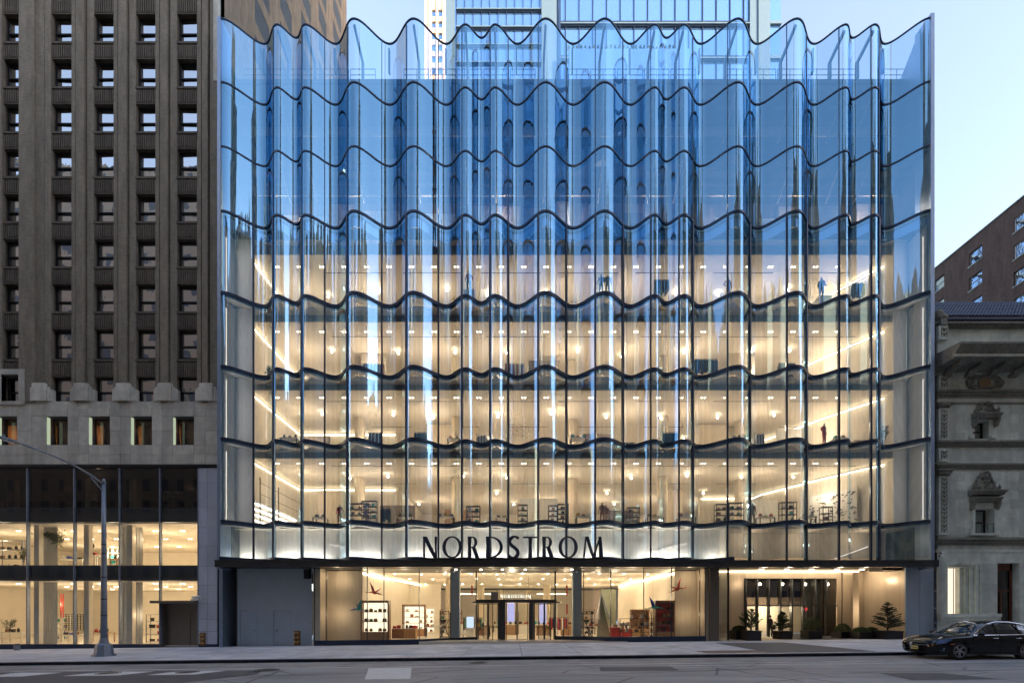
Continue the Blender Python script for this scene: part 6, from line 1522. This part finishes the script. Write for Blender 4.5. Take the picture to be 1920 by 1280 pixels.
# wire grid shelves in the right window
x0, x1, y = X(1163,1.9), X(1245,1.9), 1.9
t = thing('wire_shelving', 'black wire grid shelving full of small goods in the right window', 'shelving', ((x0+x1)/2,y,gf2)); mb = MB()
for i in range(5):
    x = x0+(x1-x0)*i/4
    for yy in (y, y+.35): mb.box(x-.015,x+.015,yy-.015,yy+.015,gf2,gf2+1.55)
mb.build('upright', M['black'], t)
r = random.Random(77)
for j in range(4):
    z = gf2+.05+j*.5; mb = MB(); mb.box(x0,x1,y-.015,y+.365,z-.015,z+.015); mb.build('shelf_board', M['black'], t)
    for k in range(9): 
        if r.random() < .85: good(x0+.15+(x1-x0-.3)*k/8, y+.17, z+.016, r, [('vase','leather','amber'),('box','white','white'),('bag','darkcloth','black'),('vase','wood','brown'),('box','frit','cream')], .4, spot(k, j, 4)+' of the black wire shelving')
# black scaffold display stands
for px, lab_ in ((831,'black skeletal display stand beside the left grey column'),(1105,'black skeletal display stand beside the right grey column')):
    x = X(px,2.0); y = 2.6; t = thing('display_stand', lab_, 'display stand', (x,y,gf2)); mb = MB()
    for sx in (-.34,.34):
        for sy in (0,.5): mb.tube([(x+sx,y+sy,gf2),(x+sx,y+sy,gf2+2.05)], .025, 5)
    mb.build('upright', M['black'], t); mb = MB()
    for z in (.15,.9,1.45,1.9):
        for sy in (0,.5): mb.tube([(x-.4,y+sy,gf2+z),(x+.4,y+sy,gf2+z)], .022, 5)
    mb.tube([(x-.34,y,gf2+.1),(x+.3,y,gf2+1.4)], .03, 5); mb.tube([(x+.34,y+.2,gf2+.1),(x-.2,y+.2,gf2+1.4)], .03, 5); mb.build('cross_bar', M['black'], t)
    mb = MB(); mb.ico((x-.1,y+.1,gf2+1.35), .16, 1.6,.8,.6,8,6); mb.build('display_form', M['darkcloth'], t)
    for k in range(4):
        mb = MB(); mb.ico((x-.3+.2*k,y,gf2+2.08), .06, 1.3,1,1,6,4); mb.build('spotlight', M['black'], t)
# folded green-grey panel structure in the right window
t = thing('angled_screen', 'green-grey folded metallic screen forming a peak in the right window', 'screen', (X(1140,5),5,gf2))
mb = MB(); a = (X(1128,5),5,gf2+.9); b = (X(1152,5),5,gf2+.5); pk = (X(1126,5)+.05,5.1,Z(1110,5)); mb.tube([(X(1119,5),5,Z(1160,5)),(X(1127,5),5,Z(1111,5)),(X(1144,5),5,Z(1160,5))], .09, 4); mb.build('frame', M['lamp_grey'], t)
mb = MB(); mb.add([(X(1127,5),5.1,Z(1104,5)),(X(1164,5),6.5,Z(1104,6)),(X(1164,5),6.5,gf2),(X(1146,5),5.1,gf2)], [(3,2,1,0)]); mb.add([(X(1119,5),5.15,gf2),(X(1146,5),5.15,gf2),(X(1127,5),5.15,Z(1112,5))],[(0,1,2)]); mb.build('panel', pbr('green_grey_metal', (.22,.25,.19), .4, metal=.4, var=.15), t)
# lit things
for px, py0, py1, y, m, lab_, nm in ((881.5,1156,1176,4.5,'screen','glowing pale blue advertising screen left of the doors','advertising_screen'),(958,1130,1165,14,'lilac_led','lilac glowing wall panel seen through the middle doors at left','light_panel'),(1018,1130,1168,12,'lilac_led','lilac glowing wall panel seen through the right revolving door','light_panel')):
    x = X(px,y); w = 6.5*(30+y)/810; t = thing(nm, lab_, 'screen' if 'screen' in nm else 'light panel', (x,y,1)); mb = MB(); mb.box(x-w,x+w,y,y+.05,Z(py1,y),Z(py0,y)); mb.build('display', M[m], t); mb = MB(); mb.box(x-w-.04,x+w+.04,y+.05,y+.1,gf2,Z(py0,y)+.04); mb.build('housing', M['white'], t)
for px, py0, py1, lab_ in ((885,1096.5,1116,'red hanging banner left of the doors'),(1063,1096.5,1116,'upper red hanging banner right of the doors'),(1063,1132,1151,'lower red hanging banner right of the doors')):
    x = X(px,3.5); mb = MB(); mb.bbox(x-.06,x+.06,3.5,3.54,Z(py1,3.5),Z(py0,3.5),c=.004); t = thing('hanging_banner', lab_, 'banner', (x,3.5,3), 0, None); mb.build('cloth', M['redcloth'] if False else M['red'], t); mb = MB(); mb.tube([(x,3.52,Z(py0,3.5)),(x,3.52,4.99)], .006, 4); mb.build('cord', M['black'], t)
# origami style paper birds
def bird(px, py, y, s, cols_, label, mir=1, rot=0):
    x, z = X(px,y), Z(py,y); t = thing('paper_bird', label, 'paper bird', (x,y,z)); c, sn = math.cos(rot), math.sin(rot)
    def P(u, v, w=0): u, v = u*c-v*sn, u*sn+v*c; return (x+mir*u*s, y+w*s, z+v*s)
    parts = [('body', [(P(-.25,.0,-.1),P(.15,-.18,0),P(.1,.12,-.12)),(P(.1,.12,-.12),P(.15,-.18,0),P(.42,.0,.1)),(P(-.25,0,-.1),P(.1,.12,.12),P(.15,-.18,0))]),
             ('wing', [(P(-.1,.05,-.05),P(.15,.1,-.1),P(-.32,.95,-.35)),(P(.15,.1,-.1),P(-.32,.95,-.35),P(.05,.42,-.25))]),
             ('wing', [(P(-.05,.0,.05),P(.2,.05,.1),P(.55,.5,.5)),(P(.2,.05,.1),P(.55,.5,.5),P(.3,.12,.3))]),
             ('tail', [(P(.3,-.05,0),P(.42,.02,.05),P(1.0,-.2,.1)),(P(.3,-.05,0),P(.36,-.12,.02),P(1.0,-.2,.1))]),
             ('neck', [(P(-.2,.04,-.02),P(-.12,-.06,0),P(-.62,-.12,-.1)),(P(-.62,-.12,-.1),P(-.5,-.05,-.08),P(-.72,.02,-.1))])]
    for i, (nm, tr) in enumerate(parts):
        mb = MB()
        for a, b, d in tr:
            n_ = Vector((0,.012,0)); A, B, C_ = Vector(a), Vector(b), Vector(d); mb.add([A,B,C_,A+n_,B+n_,C_+n_], [(0,1,2),(5,4,3),(0,3,4,1),(1,4,5,2),(2,5,3,0)])
        mb.build(nm, M[cols_[i % len(cols_)]], t)
    mb = MB(); mb.tube([(x,y,z),(x+.02,y,4.98)], .004, 3); mb.build('string', M['black'], t)
bird(700, 1110, 1.0, .78, ('red',), 'red paper bird hanging high in the left window', 1, -.1)
bird(674, 1141, .55, .8, ('teal','teal','blue','blue'), 'teal and blue paper bird in front of the left bag cabinet', -1, .05)
bird(1224, 1138, .9, .85, ('teal','blue','teal','teal'), 'teal and blue paper bird over the red cabinet in right window', 1, .1)
bird(1272, 1103, .9, .8, ('red',), 'red paper bird hanging high in the right window', -1, -.25)

# more stock spread through the floors
def table(x, y, z, w, lab_, seed, m='white', h=.85, nm='display_table', gs=None):
    t = thing(nm, lab_, 'table', (x,y,z)); mb = MB(); mb.bbox(x-w/2,x+w/2,y,y+.7,z+h-.06,z+h,c=.01); mb.build('table_top', M[m], t)
    for sx in (-1,1):
        for sy in (.05,.6): mb = MB(); mb.box(x+sx*(w/2-.06)-.03,x+sx*(w/2-.06)+.03,y+sy,y+sy+.06,z,z+h-.06); mb.build('leg', M['black'], t)
    r = random.Random(seed); n = max(2, int(w/.36))
    for k in range(n): good(x-w/2+w*(k+.5)/n, y+.3, z+h+.001, r, gs or GA+GB+[('bag','redcloth','red'),('box','yellow','mustard')], .45, ORD[k]+' from left on top of '+' '.join(lab_.split()[:8]))
for px, k, y, w, lab_ in ((597,1,2.2,1.0,'small table behind the third bay, first lit storey'),(758,1,2.2,1.2,'table left of the letter N, first lit storey'),(835,1,2.0,1.3,'table above the letter O, first lit storey'),(940,1,2.4,.9,'table above the letter D, first lit storey'),(1095,1,2.0,1.2,'table above the second O, first lit storey'),
    (1230,1,2.1,1.3,'table over right display window, first lit storey'),(1290,1,2.0,1.3,'wide table over the red cabinet, first lit storey'),(1440,1,2.1,1.2,'table over the lobby doors, first lit storey'),(1520,1,2.0,1.0,'table by the curved right wall, first lit storey'),
    (540,2,2.0,1.3,'table by left cove light, second lit storey'),(850,2,2.1,1.0,'small table left of centre, second lit storey'),(1085,2,2.0,1.2,'table right of leaf cloud, second lit storey'),(1390,2,2.0,1.2,'red goods table, second lit storey at right'),(1580,2,2.0,1.0,'table beside red mannequin, second lit storey')):
    table(X(px,y), y, F(k), w, lab_, px+k, h=.85 if k == 1 else 1.1)
for px, y, w, lab_ in ((812,5,1.4,'round stock table near left stand, ground shop'),(905,5.5,1.2,'stock table behind left revolving door'),(942,14,2.0,'long rear stock table seen left of middle doors'),(1004,14,2.0,'long rear stock table seen right of middle doors'),(1045,6,1.2,'stock table behind right revolving door'),(1120,6.5,1.4,'stock table behind right black stand'),(1190,9,2.2,'rear stock table behind wire shelving'),(870,12,1.8,'far stock table left of doors'),(1070,12,1.8,'far stock table right of doors')):
    table(X(px,y), y, gf2, w, lab_, px, m='wood_lt' if px % 2 else 'white')
shelf(X(1095,9), 9, gf2, 2.0, 2.3, 5, 'tall rear shelf in ground shop, right of the doors', GL, m='wood', seed=91)
shelf(X(845,10), 10, gf2, 2.0, 2.3, 5, 'tall rear shelf in ground shop, left of the doors', GL, m='wood', seed=92)
shelf(X(790,12), 12, gf2, 2.4, 2.4, 5, 'wide far shelf in ground shop, beyond the cosmetics cabinet', GA, m='white', seed=93, back='backlit')
rail(0, 1, 6, 1.6, ('darkcloth','redcloth','navycloth','leather','white'), 'rail of mixed coats deep in the shop right of the doors', 14, 1.6, x=X(1040,9.5), z=gf2)
rail(0, 1, 6, 1.6, ('darkcloth','green','navycloth','leather'), 'rail of mixed coats deep in the shop left of the doors', 14, 1.6, x=X(893,9.5), z=gf2)
# ------------------------------------------------------------------ left shop interior
fl = Zs[0]-.1; f2_ = Zs[2]-.0
shelf(X(288,2.6), 2.6, fl, 1.1, 2.15, 4, 'white frame shelf with red boxes, beside the dark service doors', [('box','red','red'),('box','darkcloth','black')], m='lamp_grey', seed=21)
shelf(X(110,5.5), 5.5, fl, 1.2, 2.0, 4, 'pale frame shelf in the lower left shop, behind the lattice divider', GC, m='white', seed=22, back=None)
x0, x1, y = X(118,4.6), X(167,4.6), 4.6
t = thing('lattice_screen', 'dark lattice room divider in the lower left shop window', 'screen', ((x0+x1)/2,y,fl)); mb = MB()
for i in range(10): mb.box(x0+(x1-x0)*i/9-.015,x0+(x1-x0)*i/9+.015,y,y+.04,fl+.9,Z(1151,y))
for i in range(8): z = fl+.9+(Z(1151,y)-fl-.9)*i/7; mb.box(x0,x1,y+.005,y+.035,z-.015,z+.015)
mb.build('lattice', M['black'], t); mb = MB(); mb.box(x0-.05,x0+.03,y,y+.05,fl,Z(1150,y)); mb.box(x1-.03,x1+.05,y,y+.05,fl,Z(1150,y)); mb.build('post', M['white'], t)
mb = MB(); xx = X(114,4); mb.box(xx-.03,xx+.03,4,4.05,Z(1158,4),Z(1113,4)); mb.box(xx+.14,xx+.2,4,4.05,Z(1158,4),Z(1113,4)); o = mb.build('ski_pair', M['red']); tag(o, 'pair of tall red and dark skis upright beside the lattice divider', 'skis')
for px, y, z, w, h, m, lab_ in ((20,3,fl,1.6,.8,'white','white display table at the far left of the lower window'),(180,3,fl,1.8,.8,'wood_lt','oak display table right of the lamp post, lower window'),(128,3,fl,1.4,.6,'white','low white table below the lattice divider'),(130,3,f2_,1.9,.85,'white','white table under the leafy branch, upper left window'),(172,2.6,f2_,.5,1.1,'white','white square plinth in the upper left window'),(215,3.2,f2_,.9,.9,'wood_lt','oak table right of lamp post, upper window')):
    x = X(px,y); t = thing('display_table', lab_, 'table', (x,y,z)); mb = MB(); mb.bbox(x-w/2,x+w/2,y,y+.7,z+h-.05,z+h,c=.01); mb.build('table_top', M[m], t)
    for sx in (-1,1):
        for sy in (.05,.6): mb = MB(); mb.box(x+sx*(w/2-.06)-.03,x+sx*(w/2-.06)+.03,y+sy,y+sy+.06,z,z+h-.05); mb.build('leg', M[m], t)
    r = random.Random(px)
    for k in range(max(1,int(w/.42))): good(x-w/2+.22+.42*k, y+.3, z+h+.001, r, [('vase','black','black'),('box','darkcloth','black'),('bag','redcloth','red'),('box','blue','blue'),('vase','white','white'),('bag','leather','tan')], .4, ORD[k]+' from left on top of '+' '.join(lab_.split()[:8]))
shelf(X(18,2.6), 2.6, f2_, 2.0, 2.2, 3, 'tall shelf of dark goods, at far left of the upper window', GB, m='lamp_grey', seed=23)
shelf(X(213,4), 4.0, f2_, .9, 1.9, 4, 'small pale shelf in upper left window, behind the lamp post', GA, m='white', seed=24)
plant(X(45,2.4), 2.4, f2_, 1.5, .5, 'leafy plant beside the shelf of dark goods, upper left window', 7, 300, True, 'box')
plant(X(18,2.2), 2.2, fl+.82, 1.0, .5, 'leafy green plant over the table at the far left lower window', 8, 300, False, 'conifer_b')
t = thing('leafy_branch', 'large green leafy branch hanging in the upper left shop window', 'branch', (X(100,1.6),1.6,7)); r = random.Random(12); lf = MB(); mb = MB()
p0 = Vector((X(68,1.6),1.6,Z(999,1.6))); p1 = Vector((X(115,1.6),1.6,Z(1006,1.6))); mb.tube([p0,(p0+p1)/2+Vector((0,0,-.05)),p1],[.012,.025,.03],5); mb.tube([p1,(p1.x,1.6,Z(980,1.6))],.006,4)
for i in range(900):
    u = r.random()**.6; q = p0.lerp(p1,u)+Vector((r.gauss(0,.12),r.gauss(0,.15),r.gauss(-.05 if u<.7 else -.15,.05+.26*u*u))); a = Vector((r.uniform(-1,1),r.uniform(-1,1),r.uniform(-1,.4))).normalized()*.07; b = a.cross(Vector((r.uniform(-1,1),1,1))).normalized()*.03
    lf.quad(q-a,q-b,q+a,q+b)
mb.build('stem', M['bark'], t); lf.build('leaves', M['box'], t, kind='stuff')
# mirror disc on the plinth
mb = MB(); x = X(167,2.6); z = Z(1022,2.6); n = 20
mb.v = [(x+.2*math.cos(6.283*i/n), 2.8, z+.2*math.sin(6.283*i/n)) for i in range(n)]+[(x+.2*math.cos(6.283*i/n), 2.84, z+.2*math.sin(6.283*i/n)) for i in range(n)]; mb.f = [tuple(range(n)), tuple(range(2*n-1,n-1,-1))]+[((i+1)%n,i,n+i,n+(i+1)%n) for i in range(n)]
mb.tube([(x+.05,2.82,z-.2),(x+.12,2.82,f2_+1.1)], .015, 5); o = mb.build('round_mirror', M['darkcloth']); tag(o, 'dark round mirror on the white square plinth, upper left window', 'mirror')
# bar stools stored in the dark top-floor windows
def stool(px, y, z, label):
    x = X(px,y); t = thing('bar_stool', label, 'stool', (x,y,z), 0, 'stools in the dark upper room'); mb = MB(); mb.bbox(x-.24,x+.24,y,y+.4,z+.68,z+.74,c=.01); mb.build('seat', M['wood_lt'], t)
    for sx in (-.2,.2):
        for sy in (.04,.36): mb = MB(); mb.tube([(x+sx*1.1,y+sy,z),(x+sx*.85,y+sy,z+.68)], .02, 5); mb.build('leg', M['wood_lt'], t)
    mb = MB(); mb.tube([(x-.2,y+.05,z+.3),(x+.2,y+.05,z+.3)], .015, 4); mb.tube([(x-.2,y+.35,z+.42),(x+.2,y+.35,z+.42)], .015, 4); mb.build('stretcher', M['wood_lt'], t)
zz = Zs[4]+.04
for px, k, lab_ in ((170,0,'pale wooden stool on its own behind the lamp arm, dark upper window'),(170,1,'pale wooden stool stacked upper, alone behind the lamp arm'),(312,0,'lower left pale stool of four below the red exit sign'),(330,0,'lower right pale stool of four below the red exit sign'),(312,1,'upper left pale stool of four below the red exit sign'),(330,1,'upper right pale stool of four below the red exit sign')):
    if k: 
        x = X(px,2.0); tb = thing('stool_shelf', 'thin shelf holding the ' + lab_.split(',')[0], 'shelf', (x,2.0,zz)); mb = MB(); mb.box(x-.35,x+.35,1.95,2.45,zz+.93,zz+.95); mb.build('board', M['mech'], tb); mb = MB(); mb.box(x-.35,x-.33,2.4,2.45,zz,zz+.93); mb.box(x+.33,x+.35,2.4,2.45,zz,zz+.93); mb.build('support', M['mech'], tb)
    stool(px, 2.0, zz+(.952 if k else 0), lab_)
mb = MB(); mb.box(X(333,3), X(345,3), 3, 3.05, Z(896,3), Z(889,3)); o = mb.build('exit_sign', M['redsign']); tag(o, 'glowing red exit sign in the dark upper window of the brick tower', 'exit sign')
lamp(X(240,4), 1.6, Zs[5]-.6, 30)

# ------------------------------------------------------------------ parked black car (front half in view)
car = thing('parked_car', 'glossy black luxury suv parked at the kerb with yellow number plate', 'car', (20.9, -10.25, gz(20.9)+RD+.0))
CS = [ # s (0 nose .. 4.92 tail), half width at sill, half width at shoulder, z bottom, z bumper, z shoulder/bonnet edge, z bonnet/roof centre, half width greenhouse top, z greenhouse top edge
 (0.00,.50,.55,.34,.50,.66,.70,.40,.70),
 (0.10,.72,.78,.25,.46,.74,.80,.55,.79),
 (0.30,.86,.90,.22,.46,.84,.91,.64,.89),
 (0.70,.94,.96,.21,.48,.93,1.01,.70,.98),
 (1.15,.96,.985,.21,.52,.99,1.07,.72,1.03),
 (1.55,.96,.985,.21,.54,1.02,1.11,.72,1.07),
 (2.05,.96,.98,.21,.55,1.04,1.40,.66,1.34),
 (2.45,.96,.98,.21,.55,1.05,1.61,.60,1.55),
 (2.90,.96,.98,.21,.55,1.06,1.68,.58,1.62),
 (3.50,.96,.985,.21,.56,1.08,1.67,.57,1.61),
 (4.10,.95,.98,.22,.58,1.10,1.58,.55,1.51),
 (4.50,.92,.95,.25,.58,1.09,1.36,.58,1.30),
 (4.80,.84,.88,.32,.58,1.02,1.08,.62,1.05),
 (4.92,.66,.70,.42,.58,.84,.88,.5,.86)]
def ringpts(c):
    s, ws, wsh, zb_, zm, zs_, zc_, wt, zt2 = c
    return [(0,zb_),(ws*.8,zb_),(ws,zb_+.07),(wsh,zm),(wsh*1.0,(zm+zs_)/2),(wsh*.985,zs_-.07),(wsh*.93,zs_),((wsh*.93*.62+wt*.38),zs_+(zt2-zs_)*.42),((wsh*.93*.2+wt*.8),zs_+(zt2-zs_)*.86),(wt*.9,zt2+(zc_-zt2)*.3),(wt*.5,zc_-(zc_-zt2)*.22),(0,zc_)]
def cr(a, b, c, d, t): return .5*((2*b)+(-a+c)*t+(2*a-5*b+4*c-d)*t*t+(-a+3*b-3*c+d)*t**3)
SUBS = 5; NR = 12
rings = []; svals = []
for i in range(len(CS)-1):
    p0, p1, p2, p3 = [CS[max(0,min(len(CS)-1,j))] for j in (i-1,i,i+1,i+2)]
    for k in range(SUBS):
        t_ = k/SUBS; c = [cr(p0[q],p1[q],p2[q],p3[q],t_) for q in range(9)]; c[0] = p1[0]+(p2[0]-p1[0])*t_; rings.append(ringpts(c)); svals.append(c[0])
rings.append(ringpts(CS[-1])); svals.append(CS[-1][0])
WHS = (1.02, 3.92); WR = .375
def carmesh(sel, name, m, parent, inset=0, smooth=True):
    mb = MB(); idx = {}
    def vid(i, j, sd):
        k = (i, j, sd if 0 < j < NR-1 else 1)
        if k not in idx:
            y, z = rings[i][j]; idx[k] = len(mb.v); n = Vector((0, sd*(1 if 2 < j < 9 else .3), .3 if j > 6 else 0)).normalized()*inset
            mb.v.append((svals[i]-2.46, sd*y+n.y*(1 if y > 0 else 0), z+n.z))
        return idx[k]
    for i in range(len(rings)-1):
        for j in range(NR-1):
            for sd in (1, -1):
                if not sel(i, j, (svals[i]+svals[i+1])/2, sd, rings[i][j]): continue
                f = (vid(i,j,sd), vid(i+1,j,sd), vid(i+1,j+1,sd), vid(i,j+1,sd)); mb.f.append(f if sd > 0 else f[::-1])
    return mb.build(name, m, parent, smooth=smooth, local=True)
def arch(s, rp): return any(math.hypot(s-w, rp[1]-.37) < .44 for w in WHS)
def part(i, j, s, sd, rp):
    if j in (7,) and 1.75 < s < 4.45 or (j == 6 and 1.95 < s < 4.3 and rp[1] > 1.0 and False): return 'side_window'
    if j >= 8 and 1.62 < s < 2.45: return 'windscreen'
    if j >= 8 and 4.15 < s < 4.75: return 'rear_window'
    return 'body'
def bodysel(i, j, s, sd, rp):
    if part(i,j,s,sd,rp) != 'body': return False
    a = rings[i][j]; b = rings[i][j+1]
    if 1 <= j <= 4 and any(abs(s-w) < .43 and (a[1]+b[1])/2 < .37+math.sqrt(max(0,.43**2-(s-w)**2)) for w in WHS): return False
    return True
bd = carmesh(bodysel, 'body', M['car_paint'], car)
carmesh(lambda i,j,s,sd,rp: part(i,j,s,sd,rp) == 'windscreen', 'windscreen', M['car_glass'], car)
carmesh(lambda i,j,s,sd,rp: part(i,j,s,sd,rp) == 'rear_window', 'rear_window', M['car_glass'], car)
for s_, e_ in ((1.75,2.75),(2.82,3.68),(3.75,4.45)):
    for sdd in (1,-1): carmesh(lambda i,j,s,sd,rp: part(i,j,s,sd,rp) == 'side_window' and s_-.05 < s < e_ and sd == sdd, 'side_window', M['car_glass'], car)
for s_ in (2.78, 3.72):
    for sd in (-1,1):
        mb = MB(); mb.tube([(s_-2.46, sd*.93, 1.05),(s_-2.46+.02, sd*.66, 1.57)], .035, 4); mb.build('door_pillar', M['black'], car, local=True)
def wheel(s, sd):
    cx, cyy = s-2.46, sd*.86; mb = MB(); n = 36
    prof = [(-.12,.26),(-.125,.33),(-.10,WR-.01),(-.03,WR),(.06,WR),(.12,WR-.02),(.125,.30),(.12,.26)]
    for (yy, r_) in prof:
        for k in range(n): a = 2*math.pi*k/n; mb.v.append((cx+r_*math.cos(a), cyy+sd*yy, WR+r_*math.sin(a)))
    for q in range(len(prof)-1):
        for k in range(n): mb.f.append((q*n+k, q*n+(k+1)%n, (q+1)*n+(k+1)%n, (q+1)*n+k))
    w = link('wheel', bpy.data.meshes.new('wheel'), car)
    mb.build('tyre', M['tyre'], w, smooth=True, local=True)
    mb = MB(); prof = [(.105,.275),(.125,.27),(.125,.25),(.09,.245),(.06,.24)]
    for (yy, r_) in prof:
        for k in range(n): a = 2*math.pi*k/n; mb.v.append((cx+r_*math.cos(a), cyy+sd*yy, WR+r_*math.sin(a)))
    for q in range(len(prof)-1):
        for k in range(n): mb.f.append((q*n+k, q*n+(k+1)%n, (q+1)*n+(k+1)%n, (q+1)*n+k))
    for k in range(10):
        a = 2*math.pi*k/10+(.13 if k % 2 else -.13); u = (math.cos(a), math.sin(a)); p = (-u[1], u[0]); y1_ = cyy+sd*.10; y0_ = cyy+sd*.06
        for (r0, r1, h0, h1) in ((.05,.25,.020,.014),):
            v = [(cx+u[0]*r0+p[0]*h0, y1_+sd*.01, WR+u[1]*r0+p[1]*h0),(cx+u[0]*r0-p[0]*h0, y1_+sd*.01, WR+u[1]*r0-p[1]*h0),(cx+u[0]*r1-p[0]*h1, y1_, WR+u[1]*r1-p[1]*h1),(cx+u[0]*r1+p[0]*h1, y1_, WR+u[1]*r1+p[1]*h1)]
            mb.add(v+[(a_, y0_, c_) for a_, b_, c_ in v], [(0,1,2,3),(0,4,5,1),(2,6,7,3),(1,5,6,2),(3,7,4,0)])
    for k in range(n): pass
    mb.build('rim', M['alloy'], w, local=True)
    mb = MB(); 
    mb.v = [(cx+.065*math.cos(2*math.pi*k/16), cyy+sd*.118, WR+.065*math.sin(2*math.pi*k/16)) for k in range(16)]; mb.f = [tuple(range(16))]; mb.build('hub_cap', M['alloy'], w, local=True)
    mb = MB(); mb.v = [(cx+.24*math.cos(2*math.pi*k/24), cyy+sd*.03, WR+.24*math.sin(2*math.pi*k/24)) for k in range(24)]; mb.f = [tuple(range(24))]; mb.build('brake_disc', M['iron'], w, local=True)
for s in WHS:
    for sd in (-1, 1): wheel(s, sd)
mb = MB(); mb.box(-1.75, 2.2, -.62, .62, .24, .75); 
for s in WHS: mb.box(s-2.46-.46, s-2.46+.46, -.70, .70, .3, .85)
mb.build('underbody', M['black'], car, local=True)
for sd in (-1, 1):
    mb = MB(); mb.tube([(-.80,sd*.925,1.045),(-.30,sd*.935,1.062),(.6,sd*.935,1.075),(1.5,sd*.93,1.095)], .014, 5); mb.tube([(-.80,sd*.925,1.06),(-.38,sd*.81,1.36),(0,sd*.72,1.55),(.44,sd*.665,1.64),(1.04,sd*.655,1.63),(1.64,sd*.66,1.53),(2.0,sd*.72,1.33)], .014, 5); mb.build('window_trim', M['chrome'], car, local=True)
    mb = MB(); mb.ico((-.62, sd*1.10, 1.13), .13, .8, 1.0, .65, 10, 8); mb.tube([(-.6,sd*.95,1.06),(-.6,sd*1.06,1.1)], .03, 6); mb.build('wing_mirror', M['car_paint'], car, smooth=True, local=True)
    for s in (2.3, 3.3):
        mb = MB(); mb.tube([(s-2.46+.15,sd*.99,.93),(s-2.46+.2,sd*1.015,.93),(s-2.46+.36,sd*1.015,.935),(s-2.46+.4,sd*.99,.935)], .014, 6); mb.build('door_handle', M['chrome'], car, smooth=True, local=True)
    mb = MB()
    for s in (1.62, 2.78, 3.72):
        mb.box(s-2.46-.004, s-2.46+.004, sd*.975, sd*.988, .36, 1.03)
    mb.build('door_gap', M['black'], car, local=True)
    mb = MB(); mb.box(-1.2, 1.2, sd*.93, sd*.975, .22, .31); mb.build('side_skirt', M['black'], car, local=True)
    # headlamp follows the wing corner
    mb = MB(); hl = [(-2.34,sd*.60,.76),(-2.22,sd*.80,.80),(-1.98,sd*.90,.87),(-1.72,sd*.935,.93)]; hb = [(-2.39,sd*.62,.66),(-2.27,sd*.84,.67),(-2.03,sd*.955,.72),(-1.78,sd*.985,.86)]
    for a, b in zip(hl, hb): mb.v += [(a[0]-.015,a[1]+sd*.02,a[2]+.015),(b[0]-.015,b[1]+sd*.015,b[2])]
    for i in range(3): mb.f.append((2*i,2*i+1,2*i+3,2*i+2) if sd < 0 else (2*i+2,2*i+3,2*i+1,2*i))
    h_ = mb.build('headlamp', M['headlamp'], car, smooth=True, local=True)
    mb = MB()
    for i, (fx, fz) in enumerate(((-2.30,.72),(-2.18,.76))): mb.ico((fx,sd*(.72+.11*i),fz), .035, 1,1,1,8,6)
    mb.build('projector', M['chrome'], h_, smooth=True, local=True)
    for i in range(3):
        mb = MB(); z = .38+.08*i; mb.tube([(-2.36,sd*.66,z),(-2.22,sd*.84,z+.005),(-2.05,sd*.93,z+.01)], .014, 5); mb.build('intake_slat', M['headlamp'] if i < 1 else M['chrome'] if i == 1 else M['car_paint'], car, local=True)
    mb = MB(); mb.tube([(-1.86,sd*.975,.66),(-1.66,sd*.99,.67)], .02, 5); mb.build('side_reflector', M['amber'], car, local=True)
for i in range(4):
    mb = MB(); z = .42+.065*i; mb.tube([(-2.40,-.62,z),(-2.455,-.35,z),(-2.475,0,z),(-2.455,.35,z),(-2.40,.62,z)], .013, 5); mb.build('grille_bar', M['chrome'] if i == 3 else M['black'], car, local=True)
mb = MB(); mb.box(-2.50,-2.485,-.16,.16,.40,.55); pl = mb.build('number_plate', M['plate'], car, local=True)
mb = MB()
for i in range(6): mb.box(-2.505,-2.50,-.12+.042*i,-.095+.042*i,.445,.505)
mb.build('plate_mark', M['navycloth'], pl, local=True)
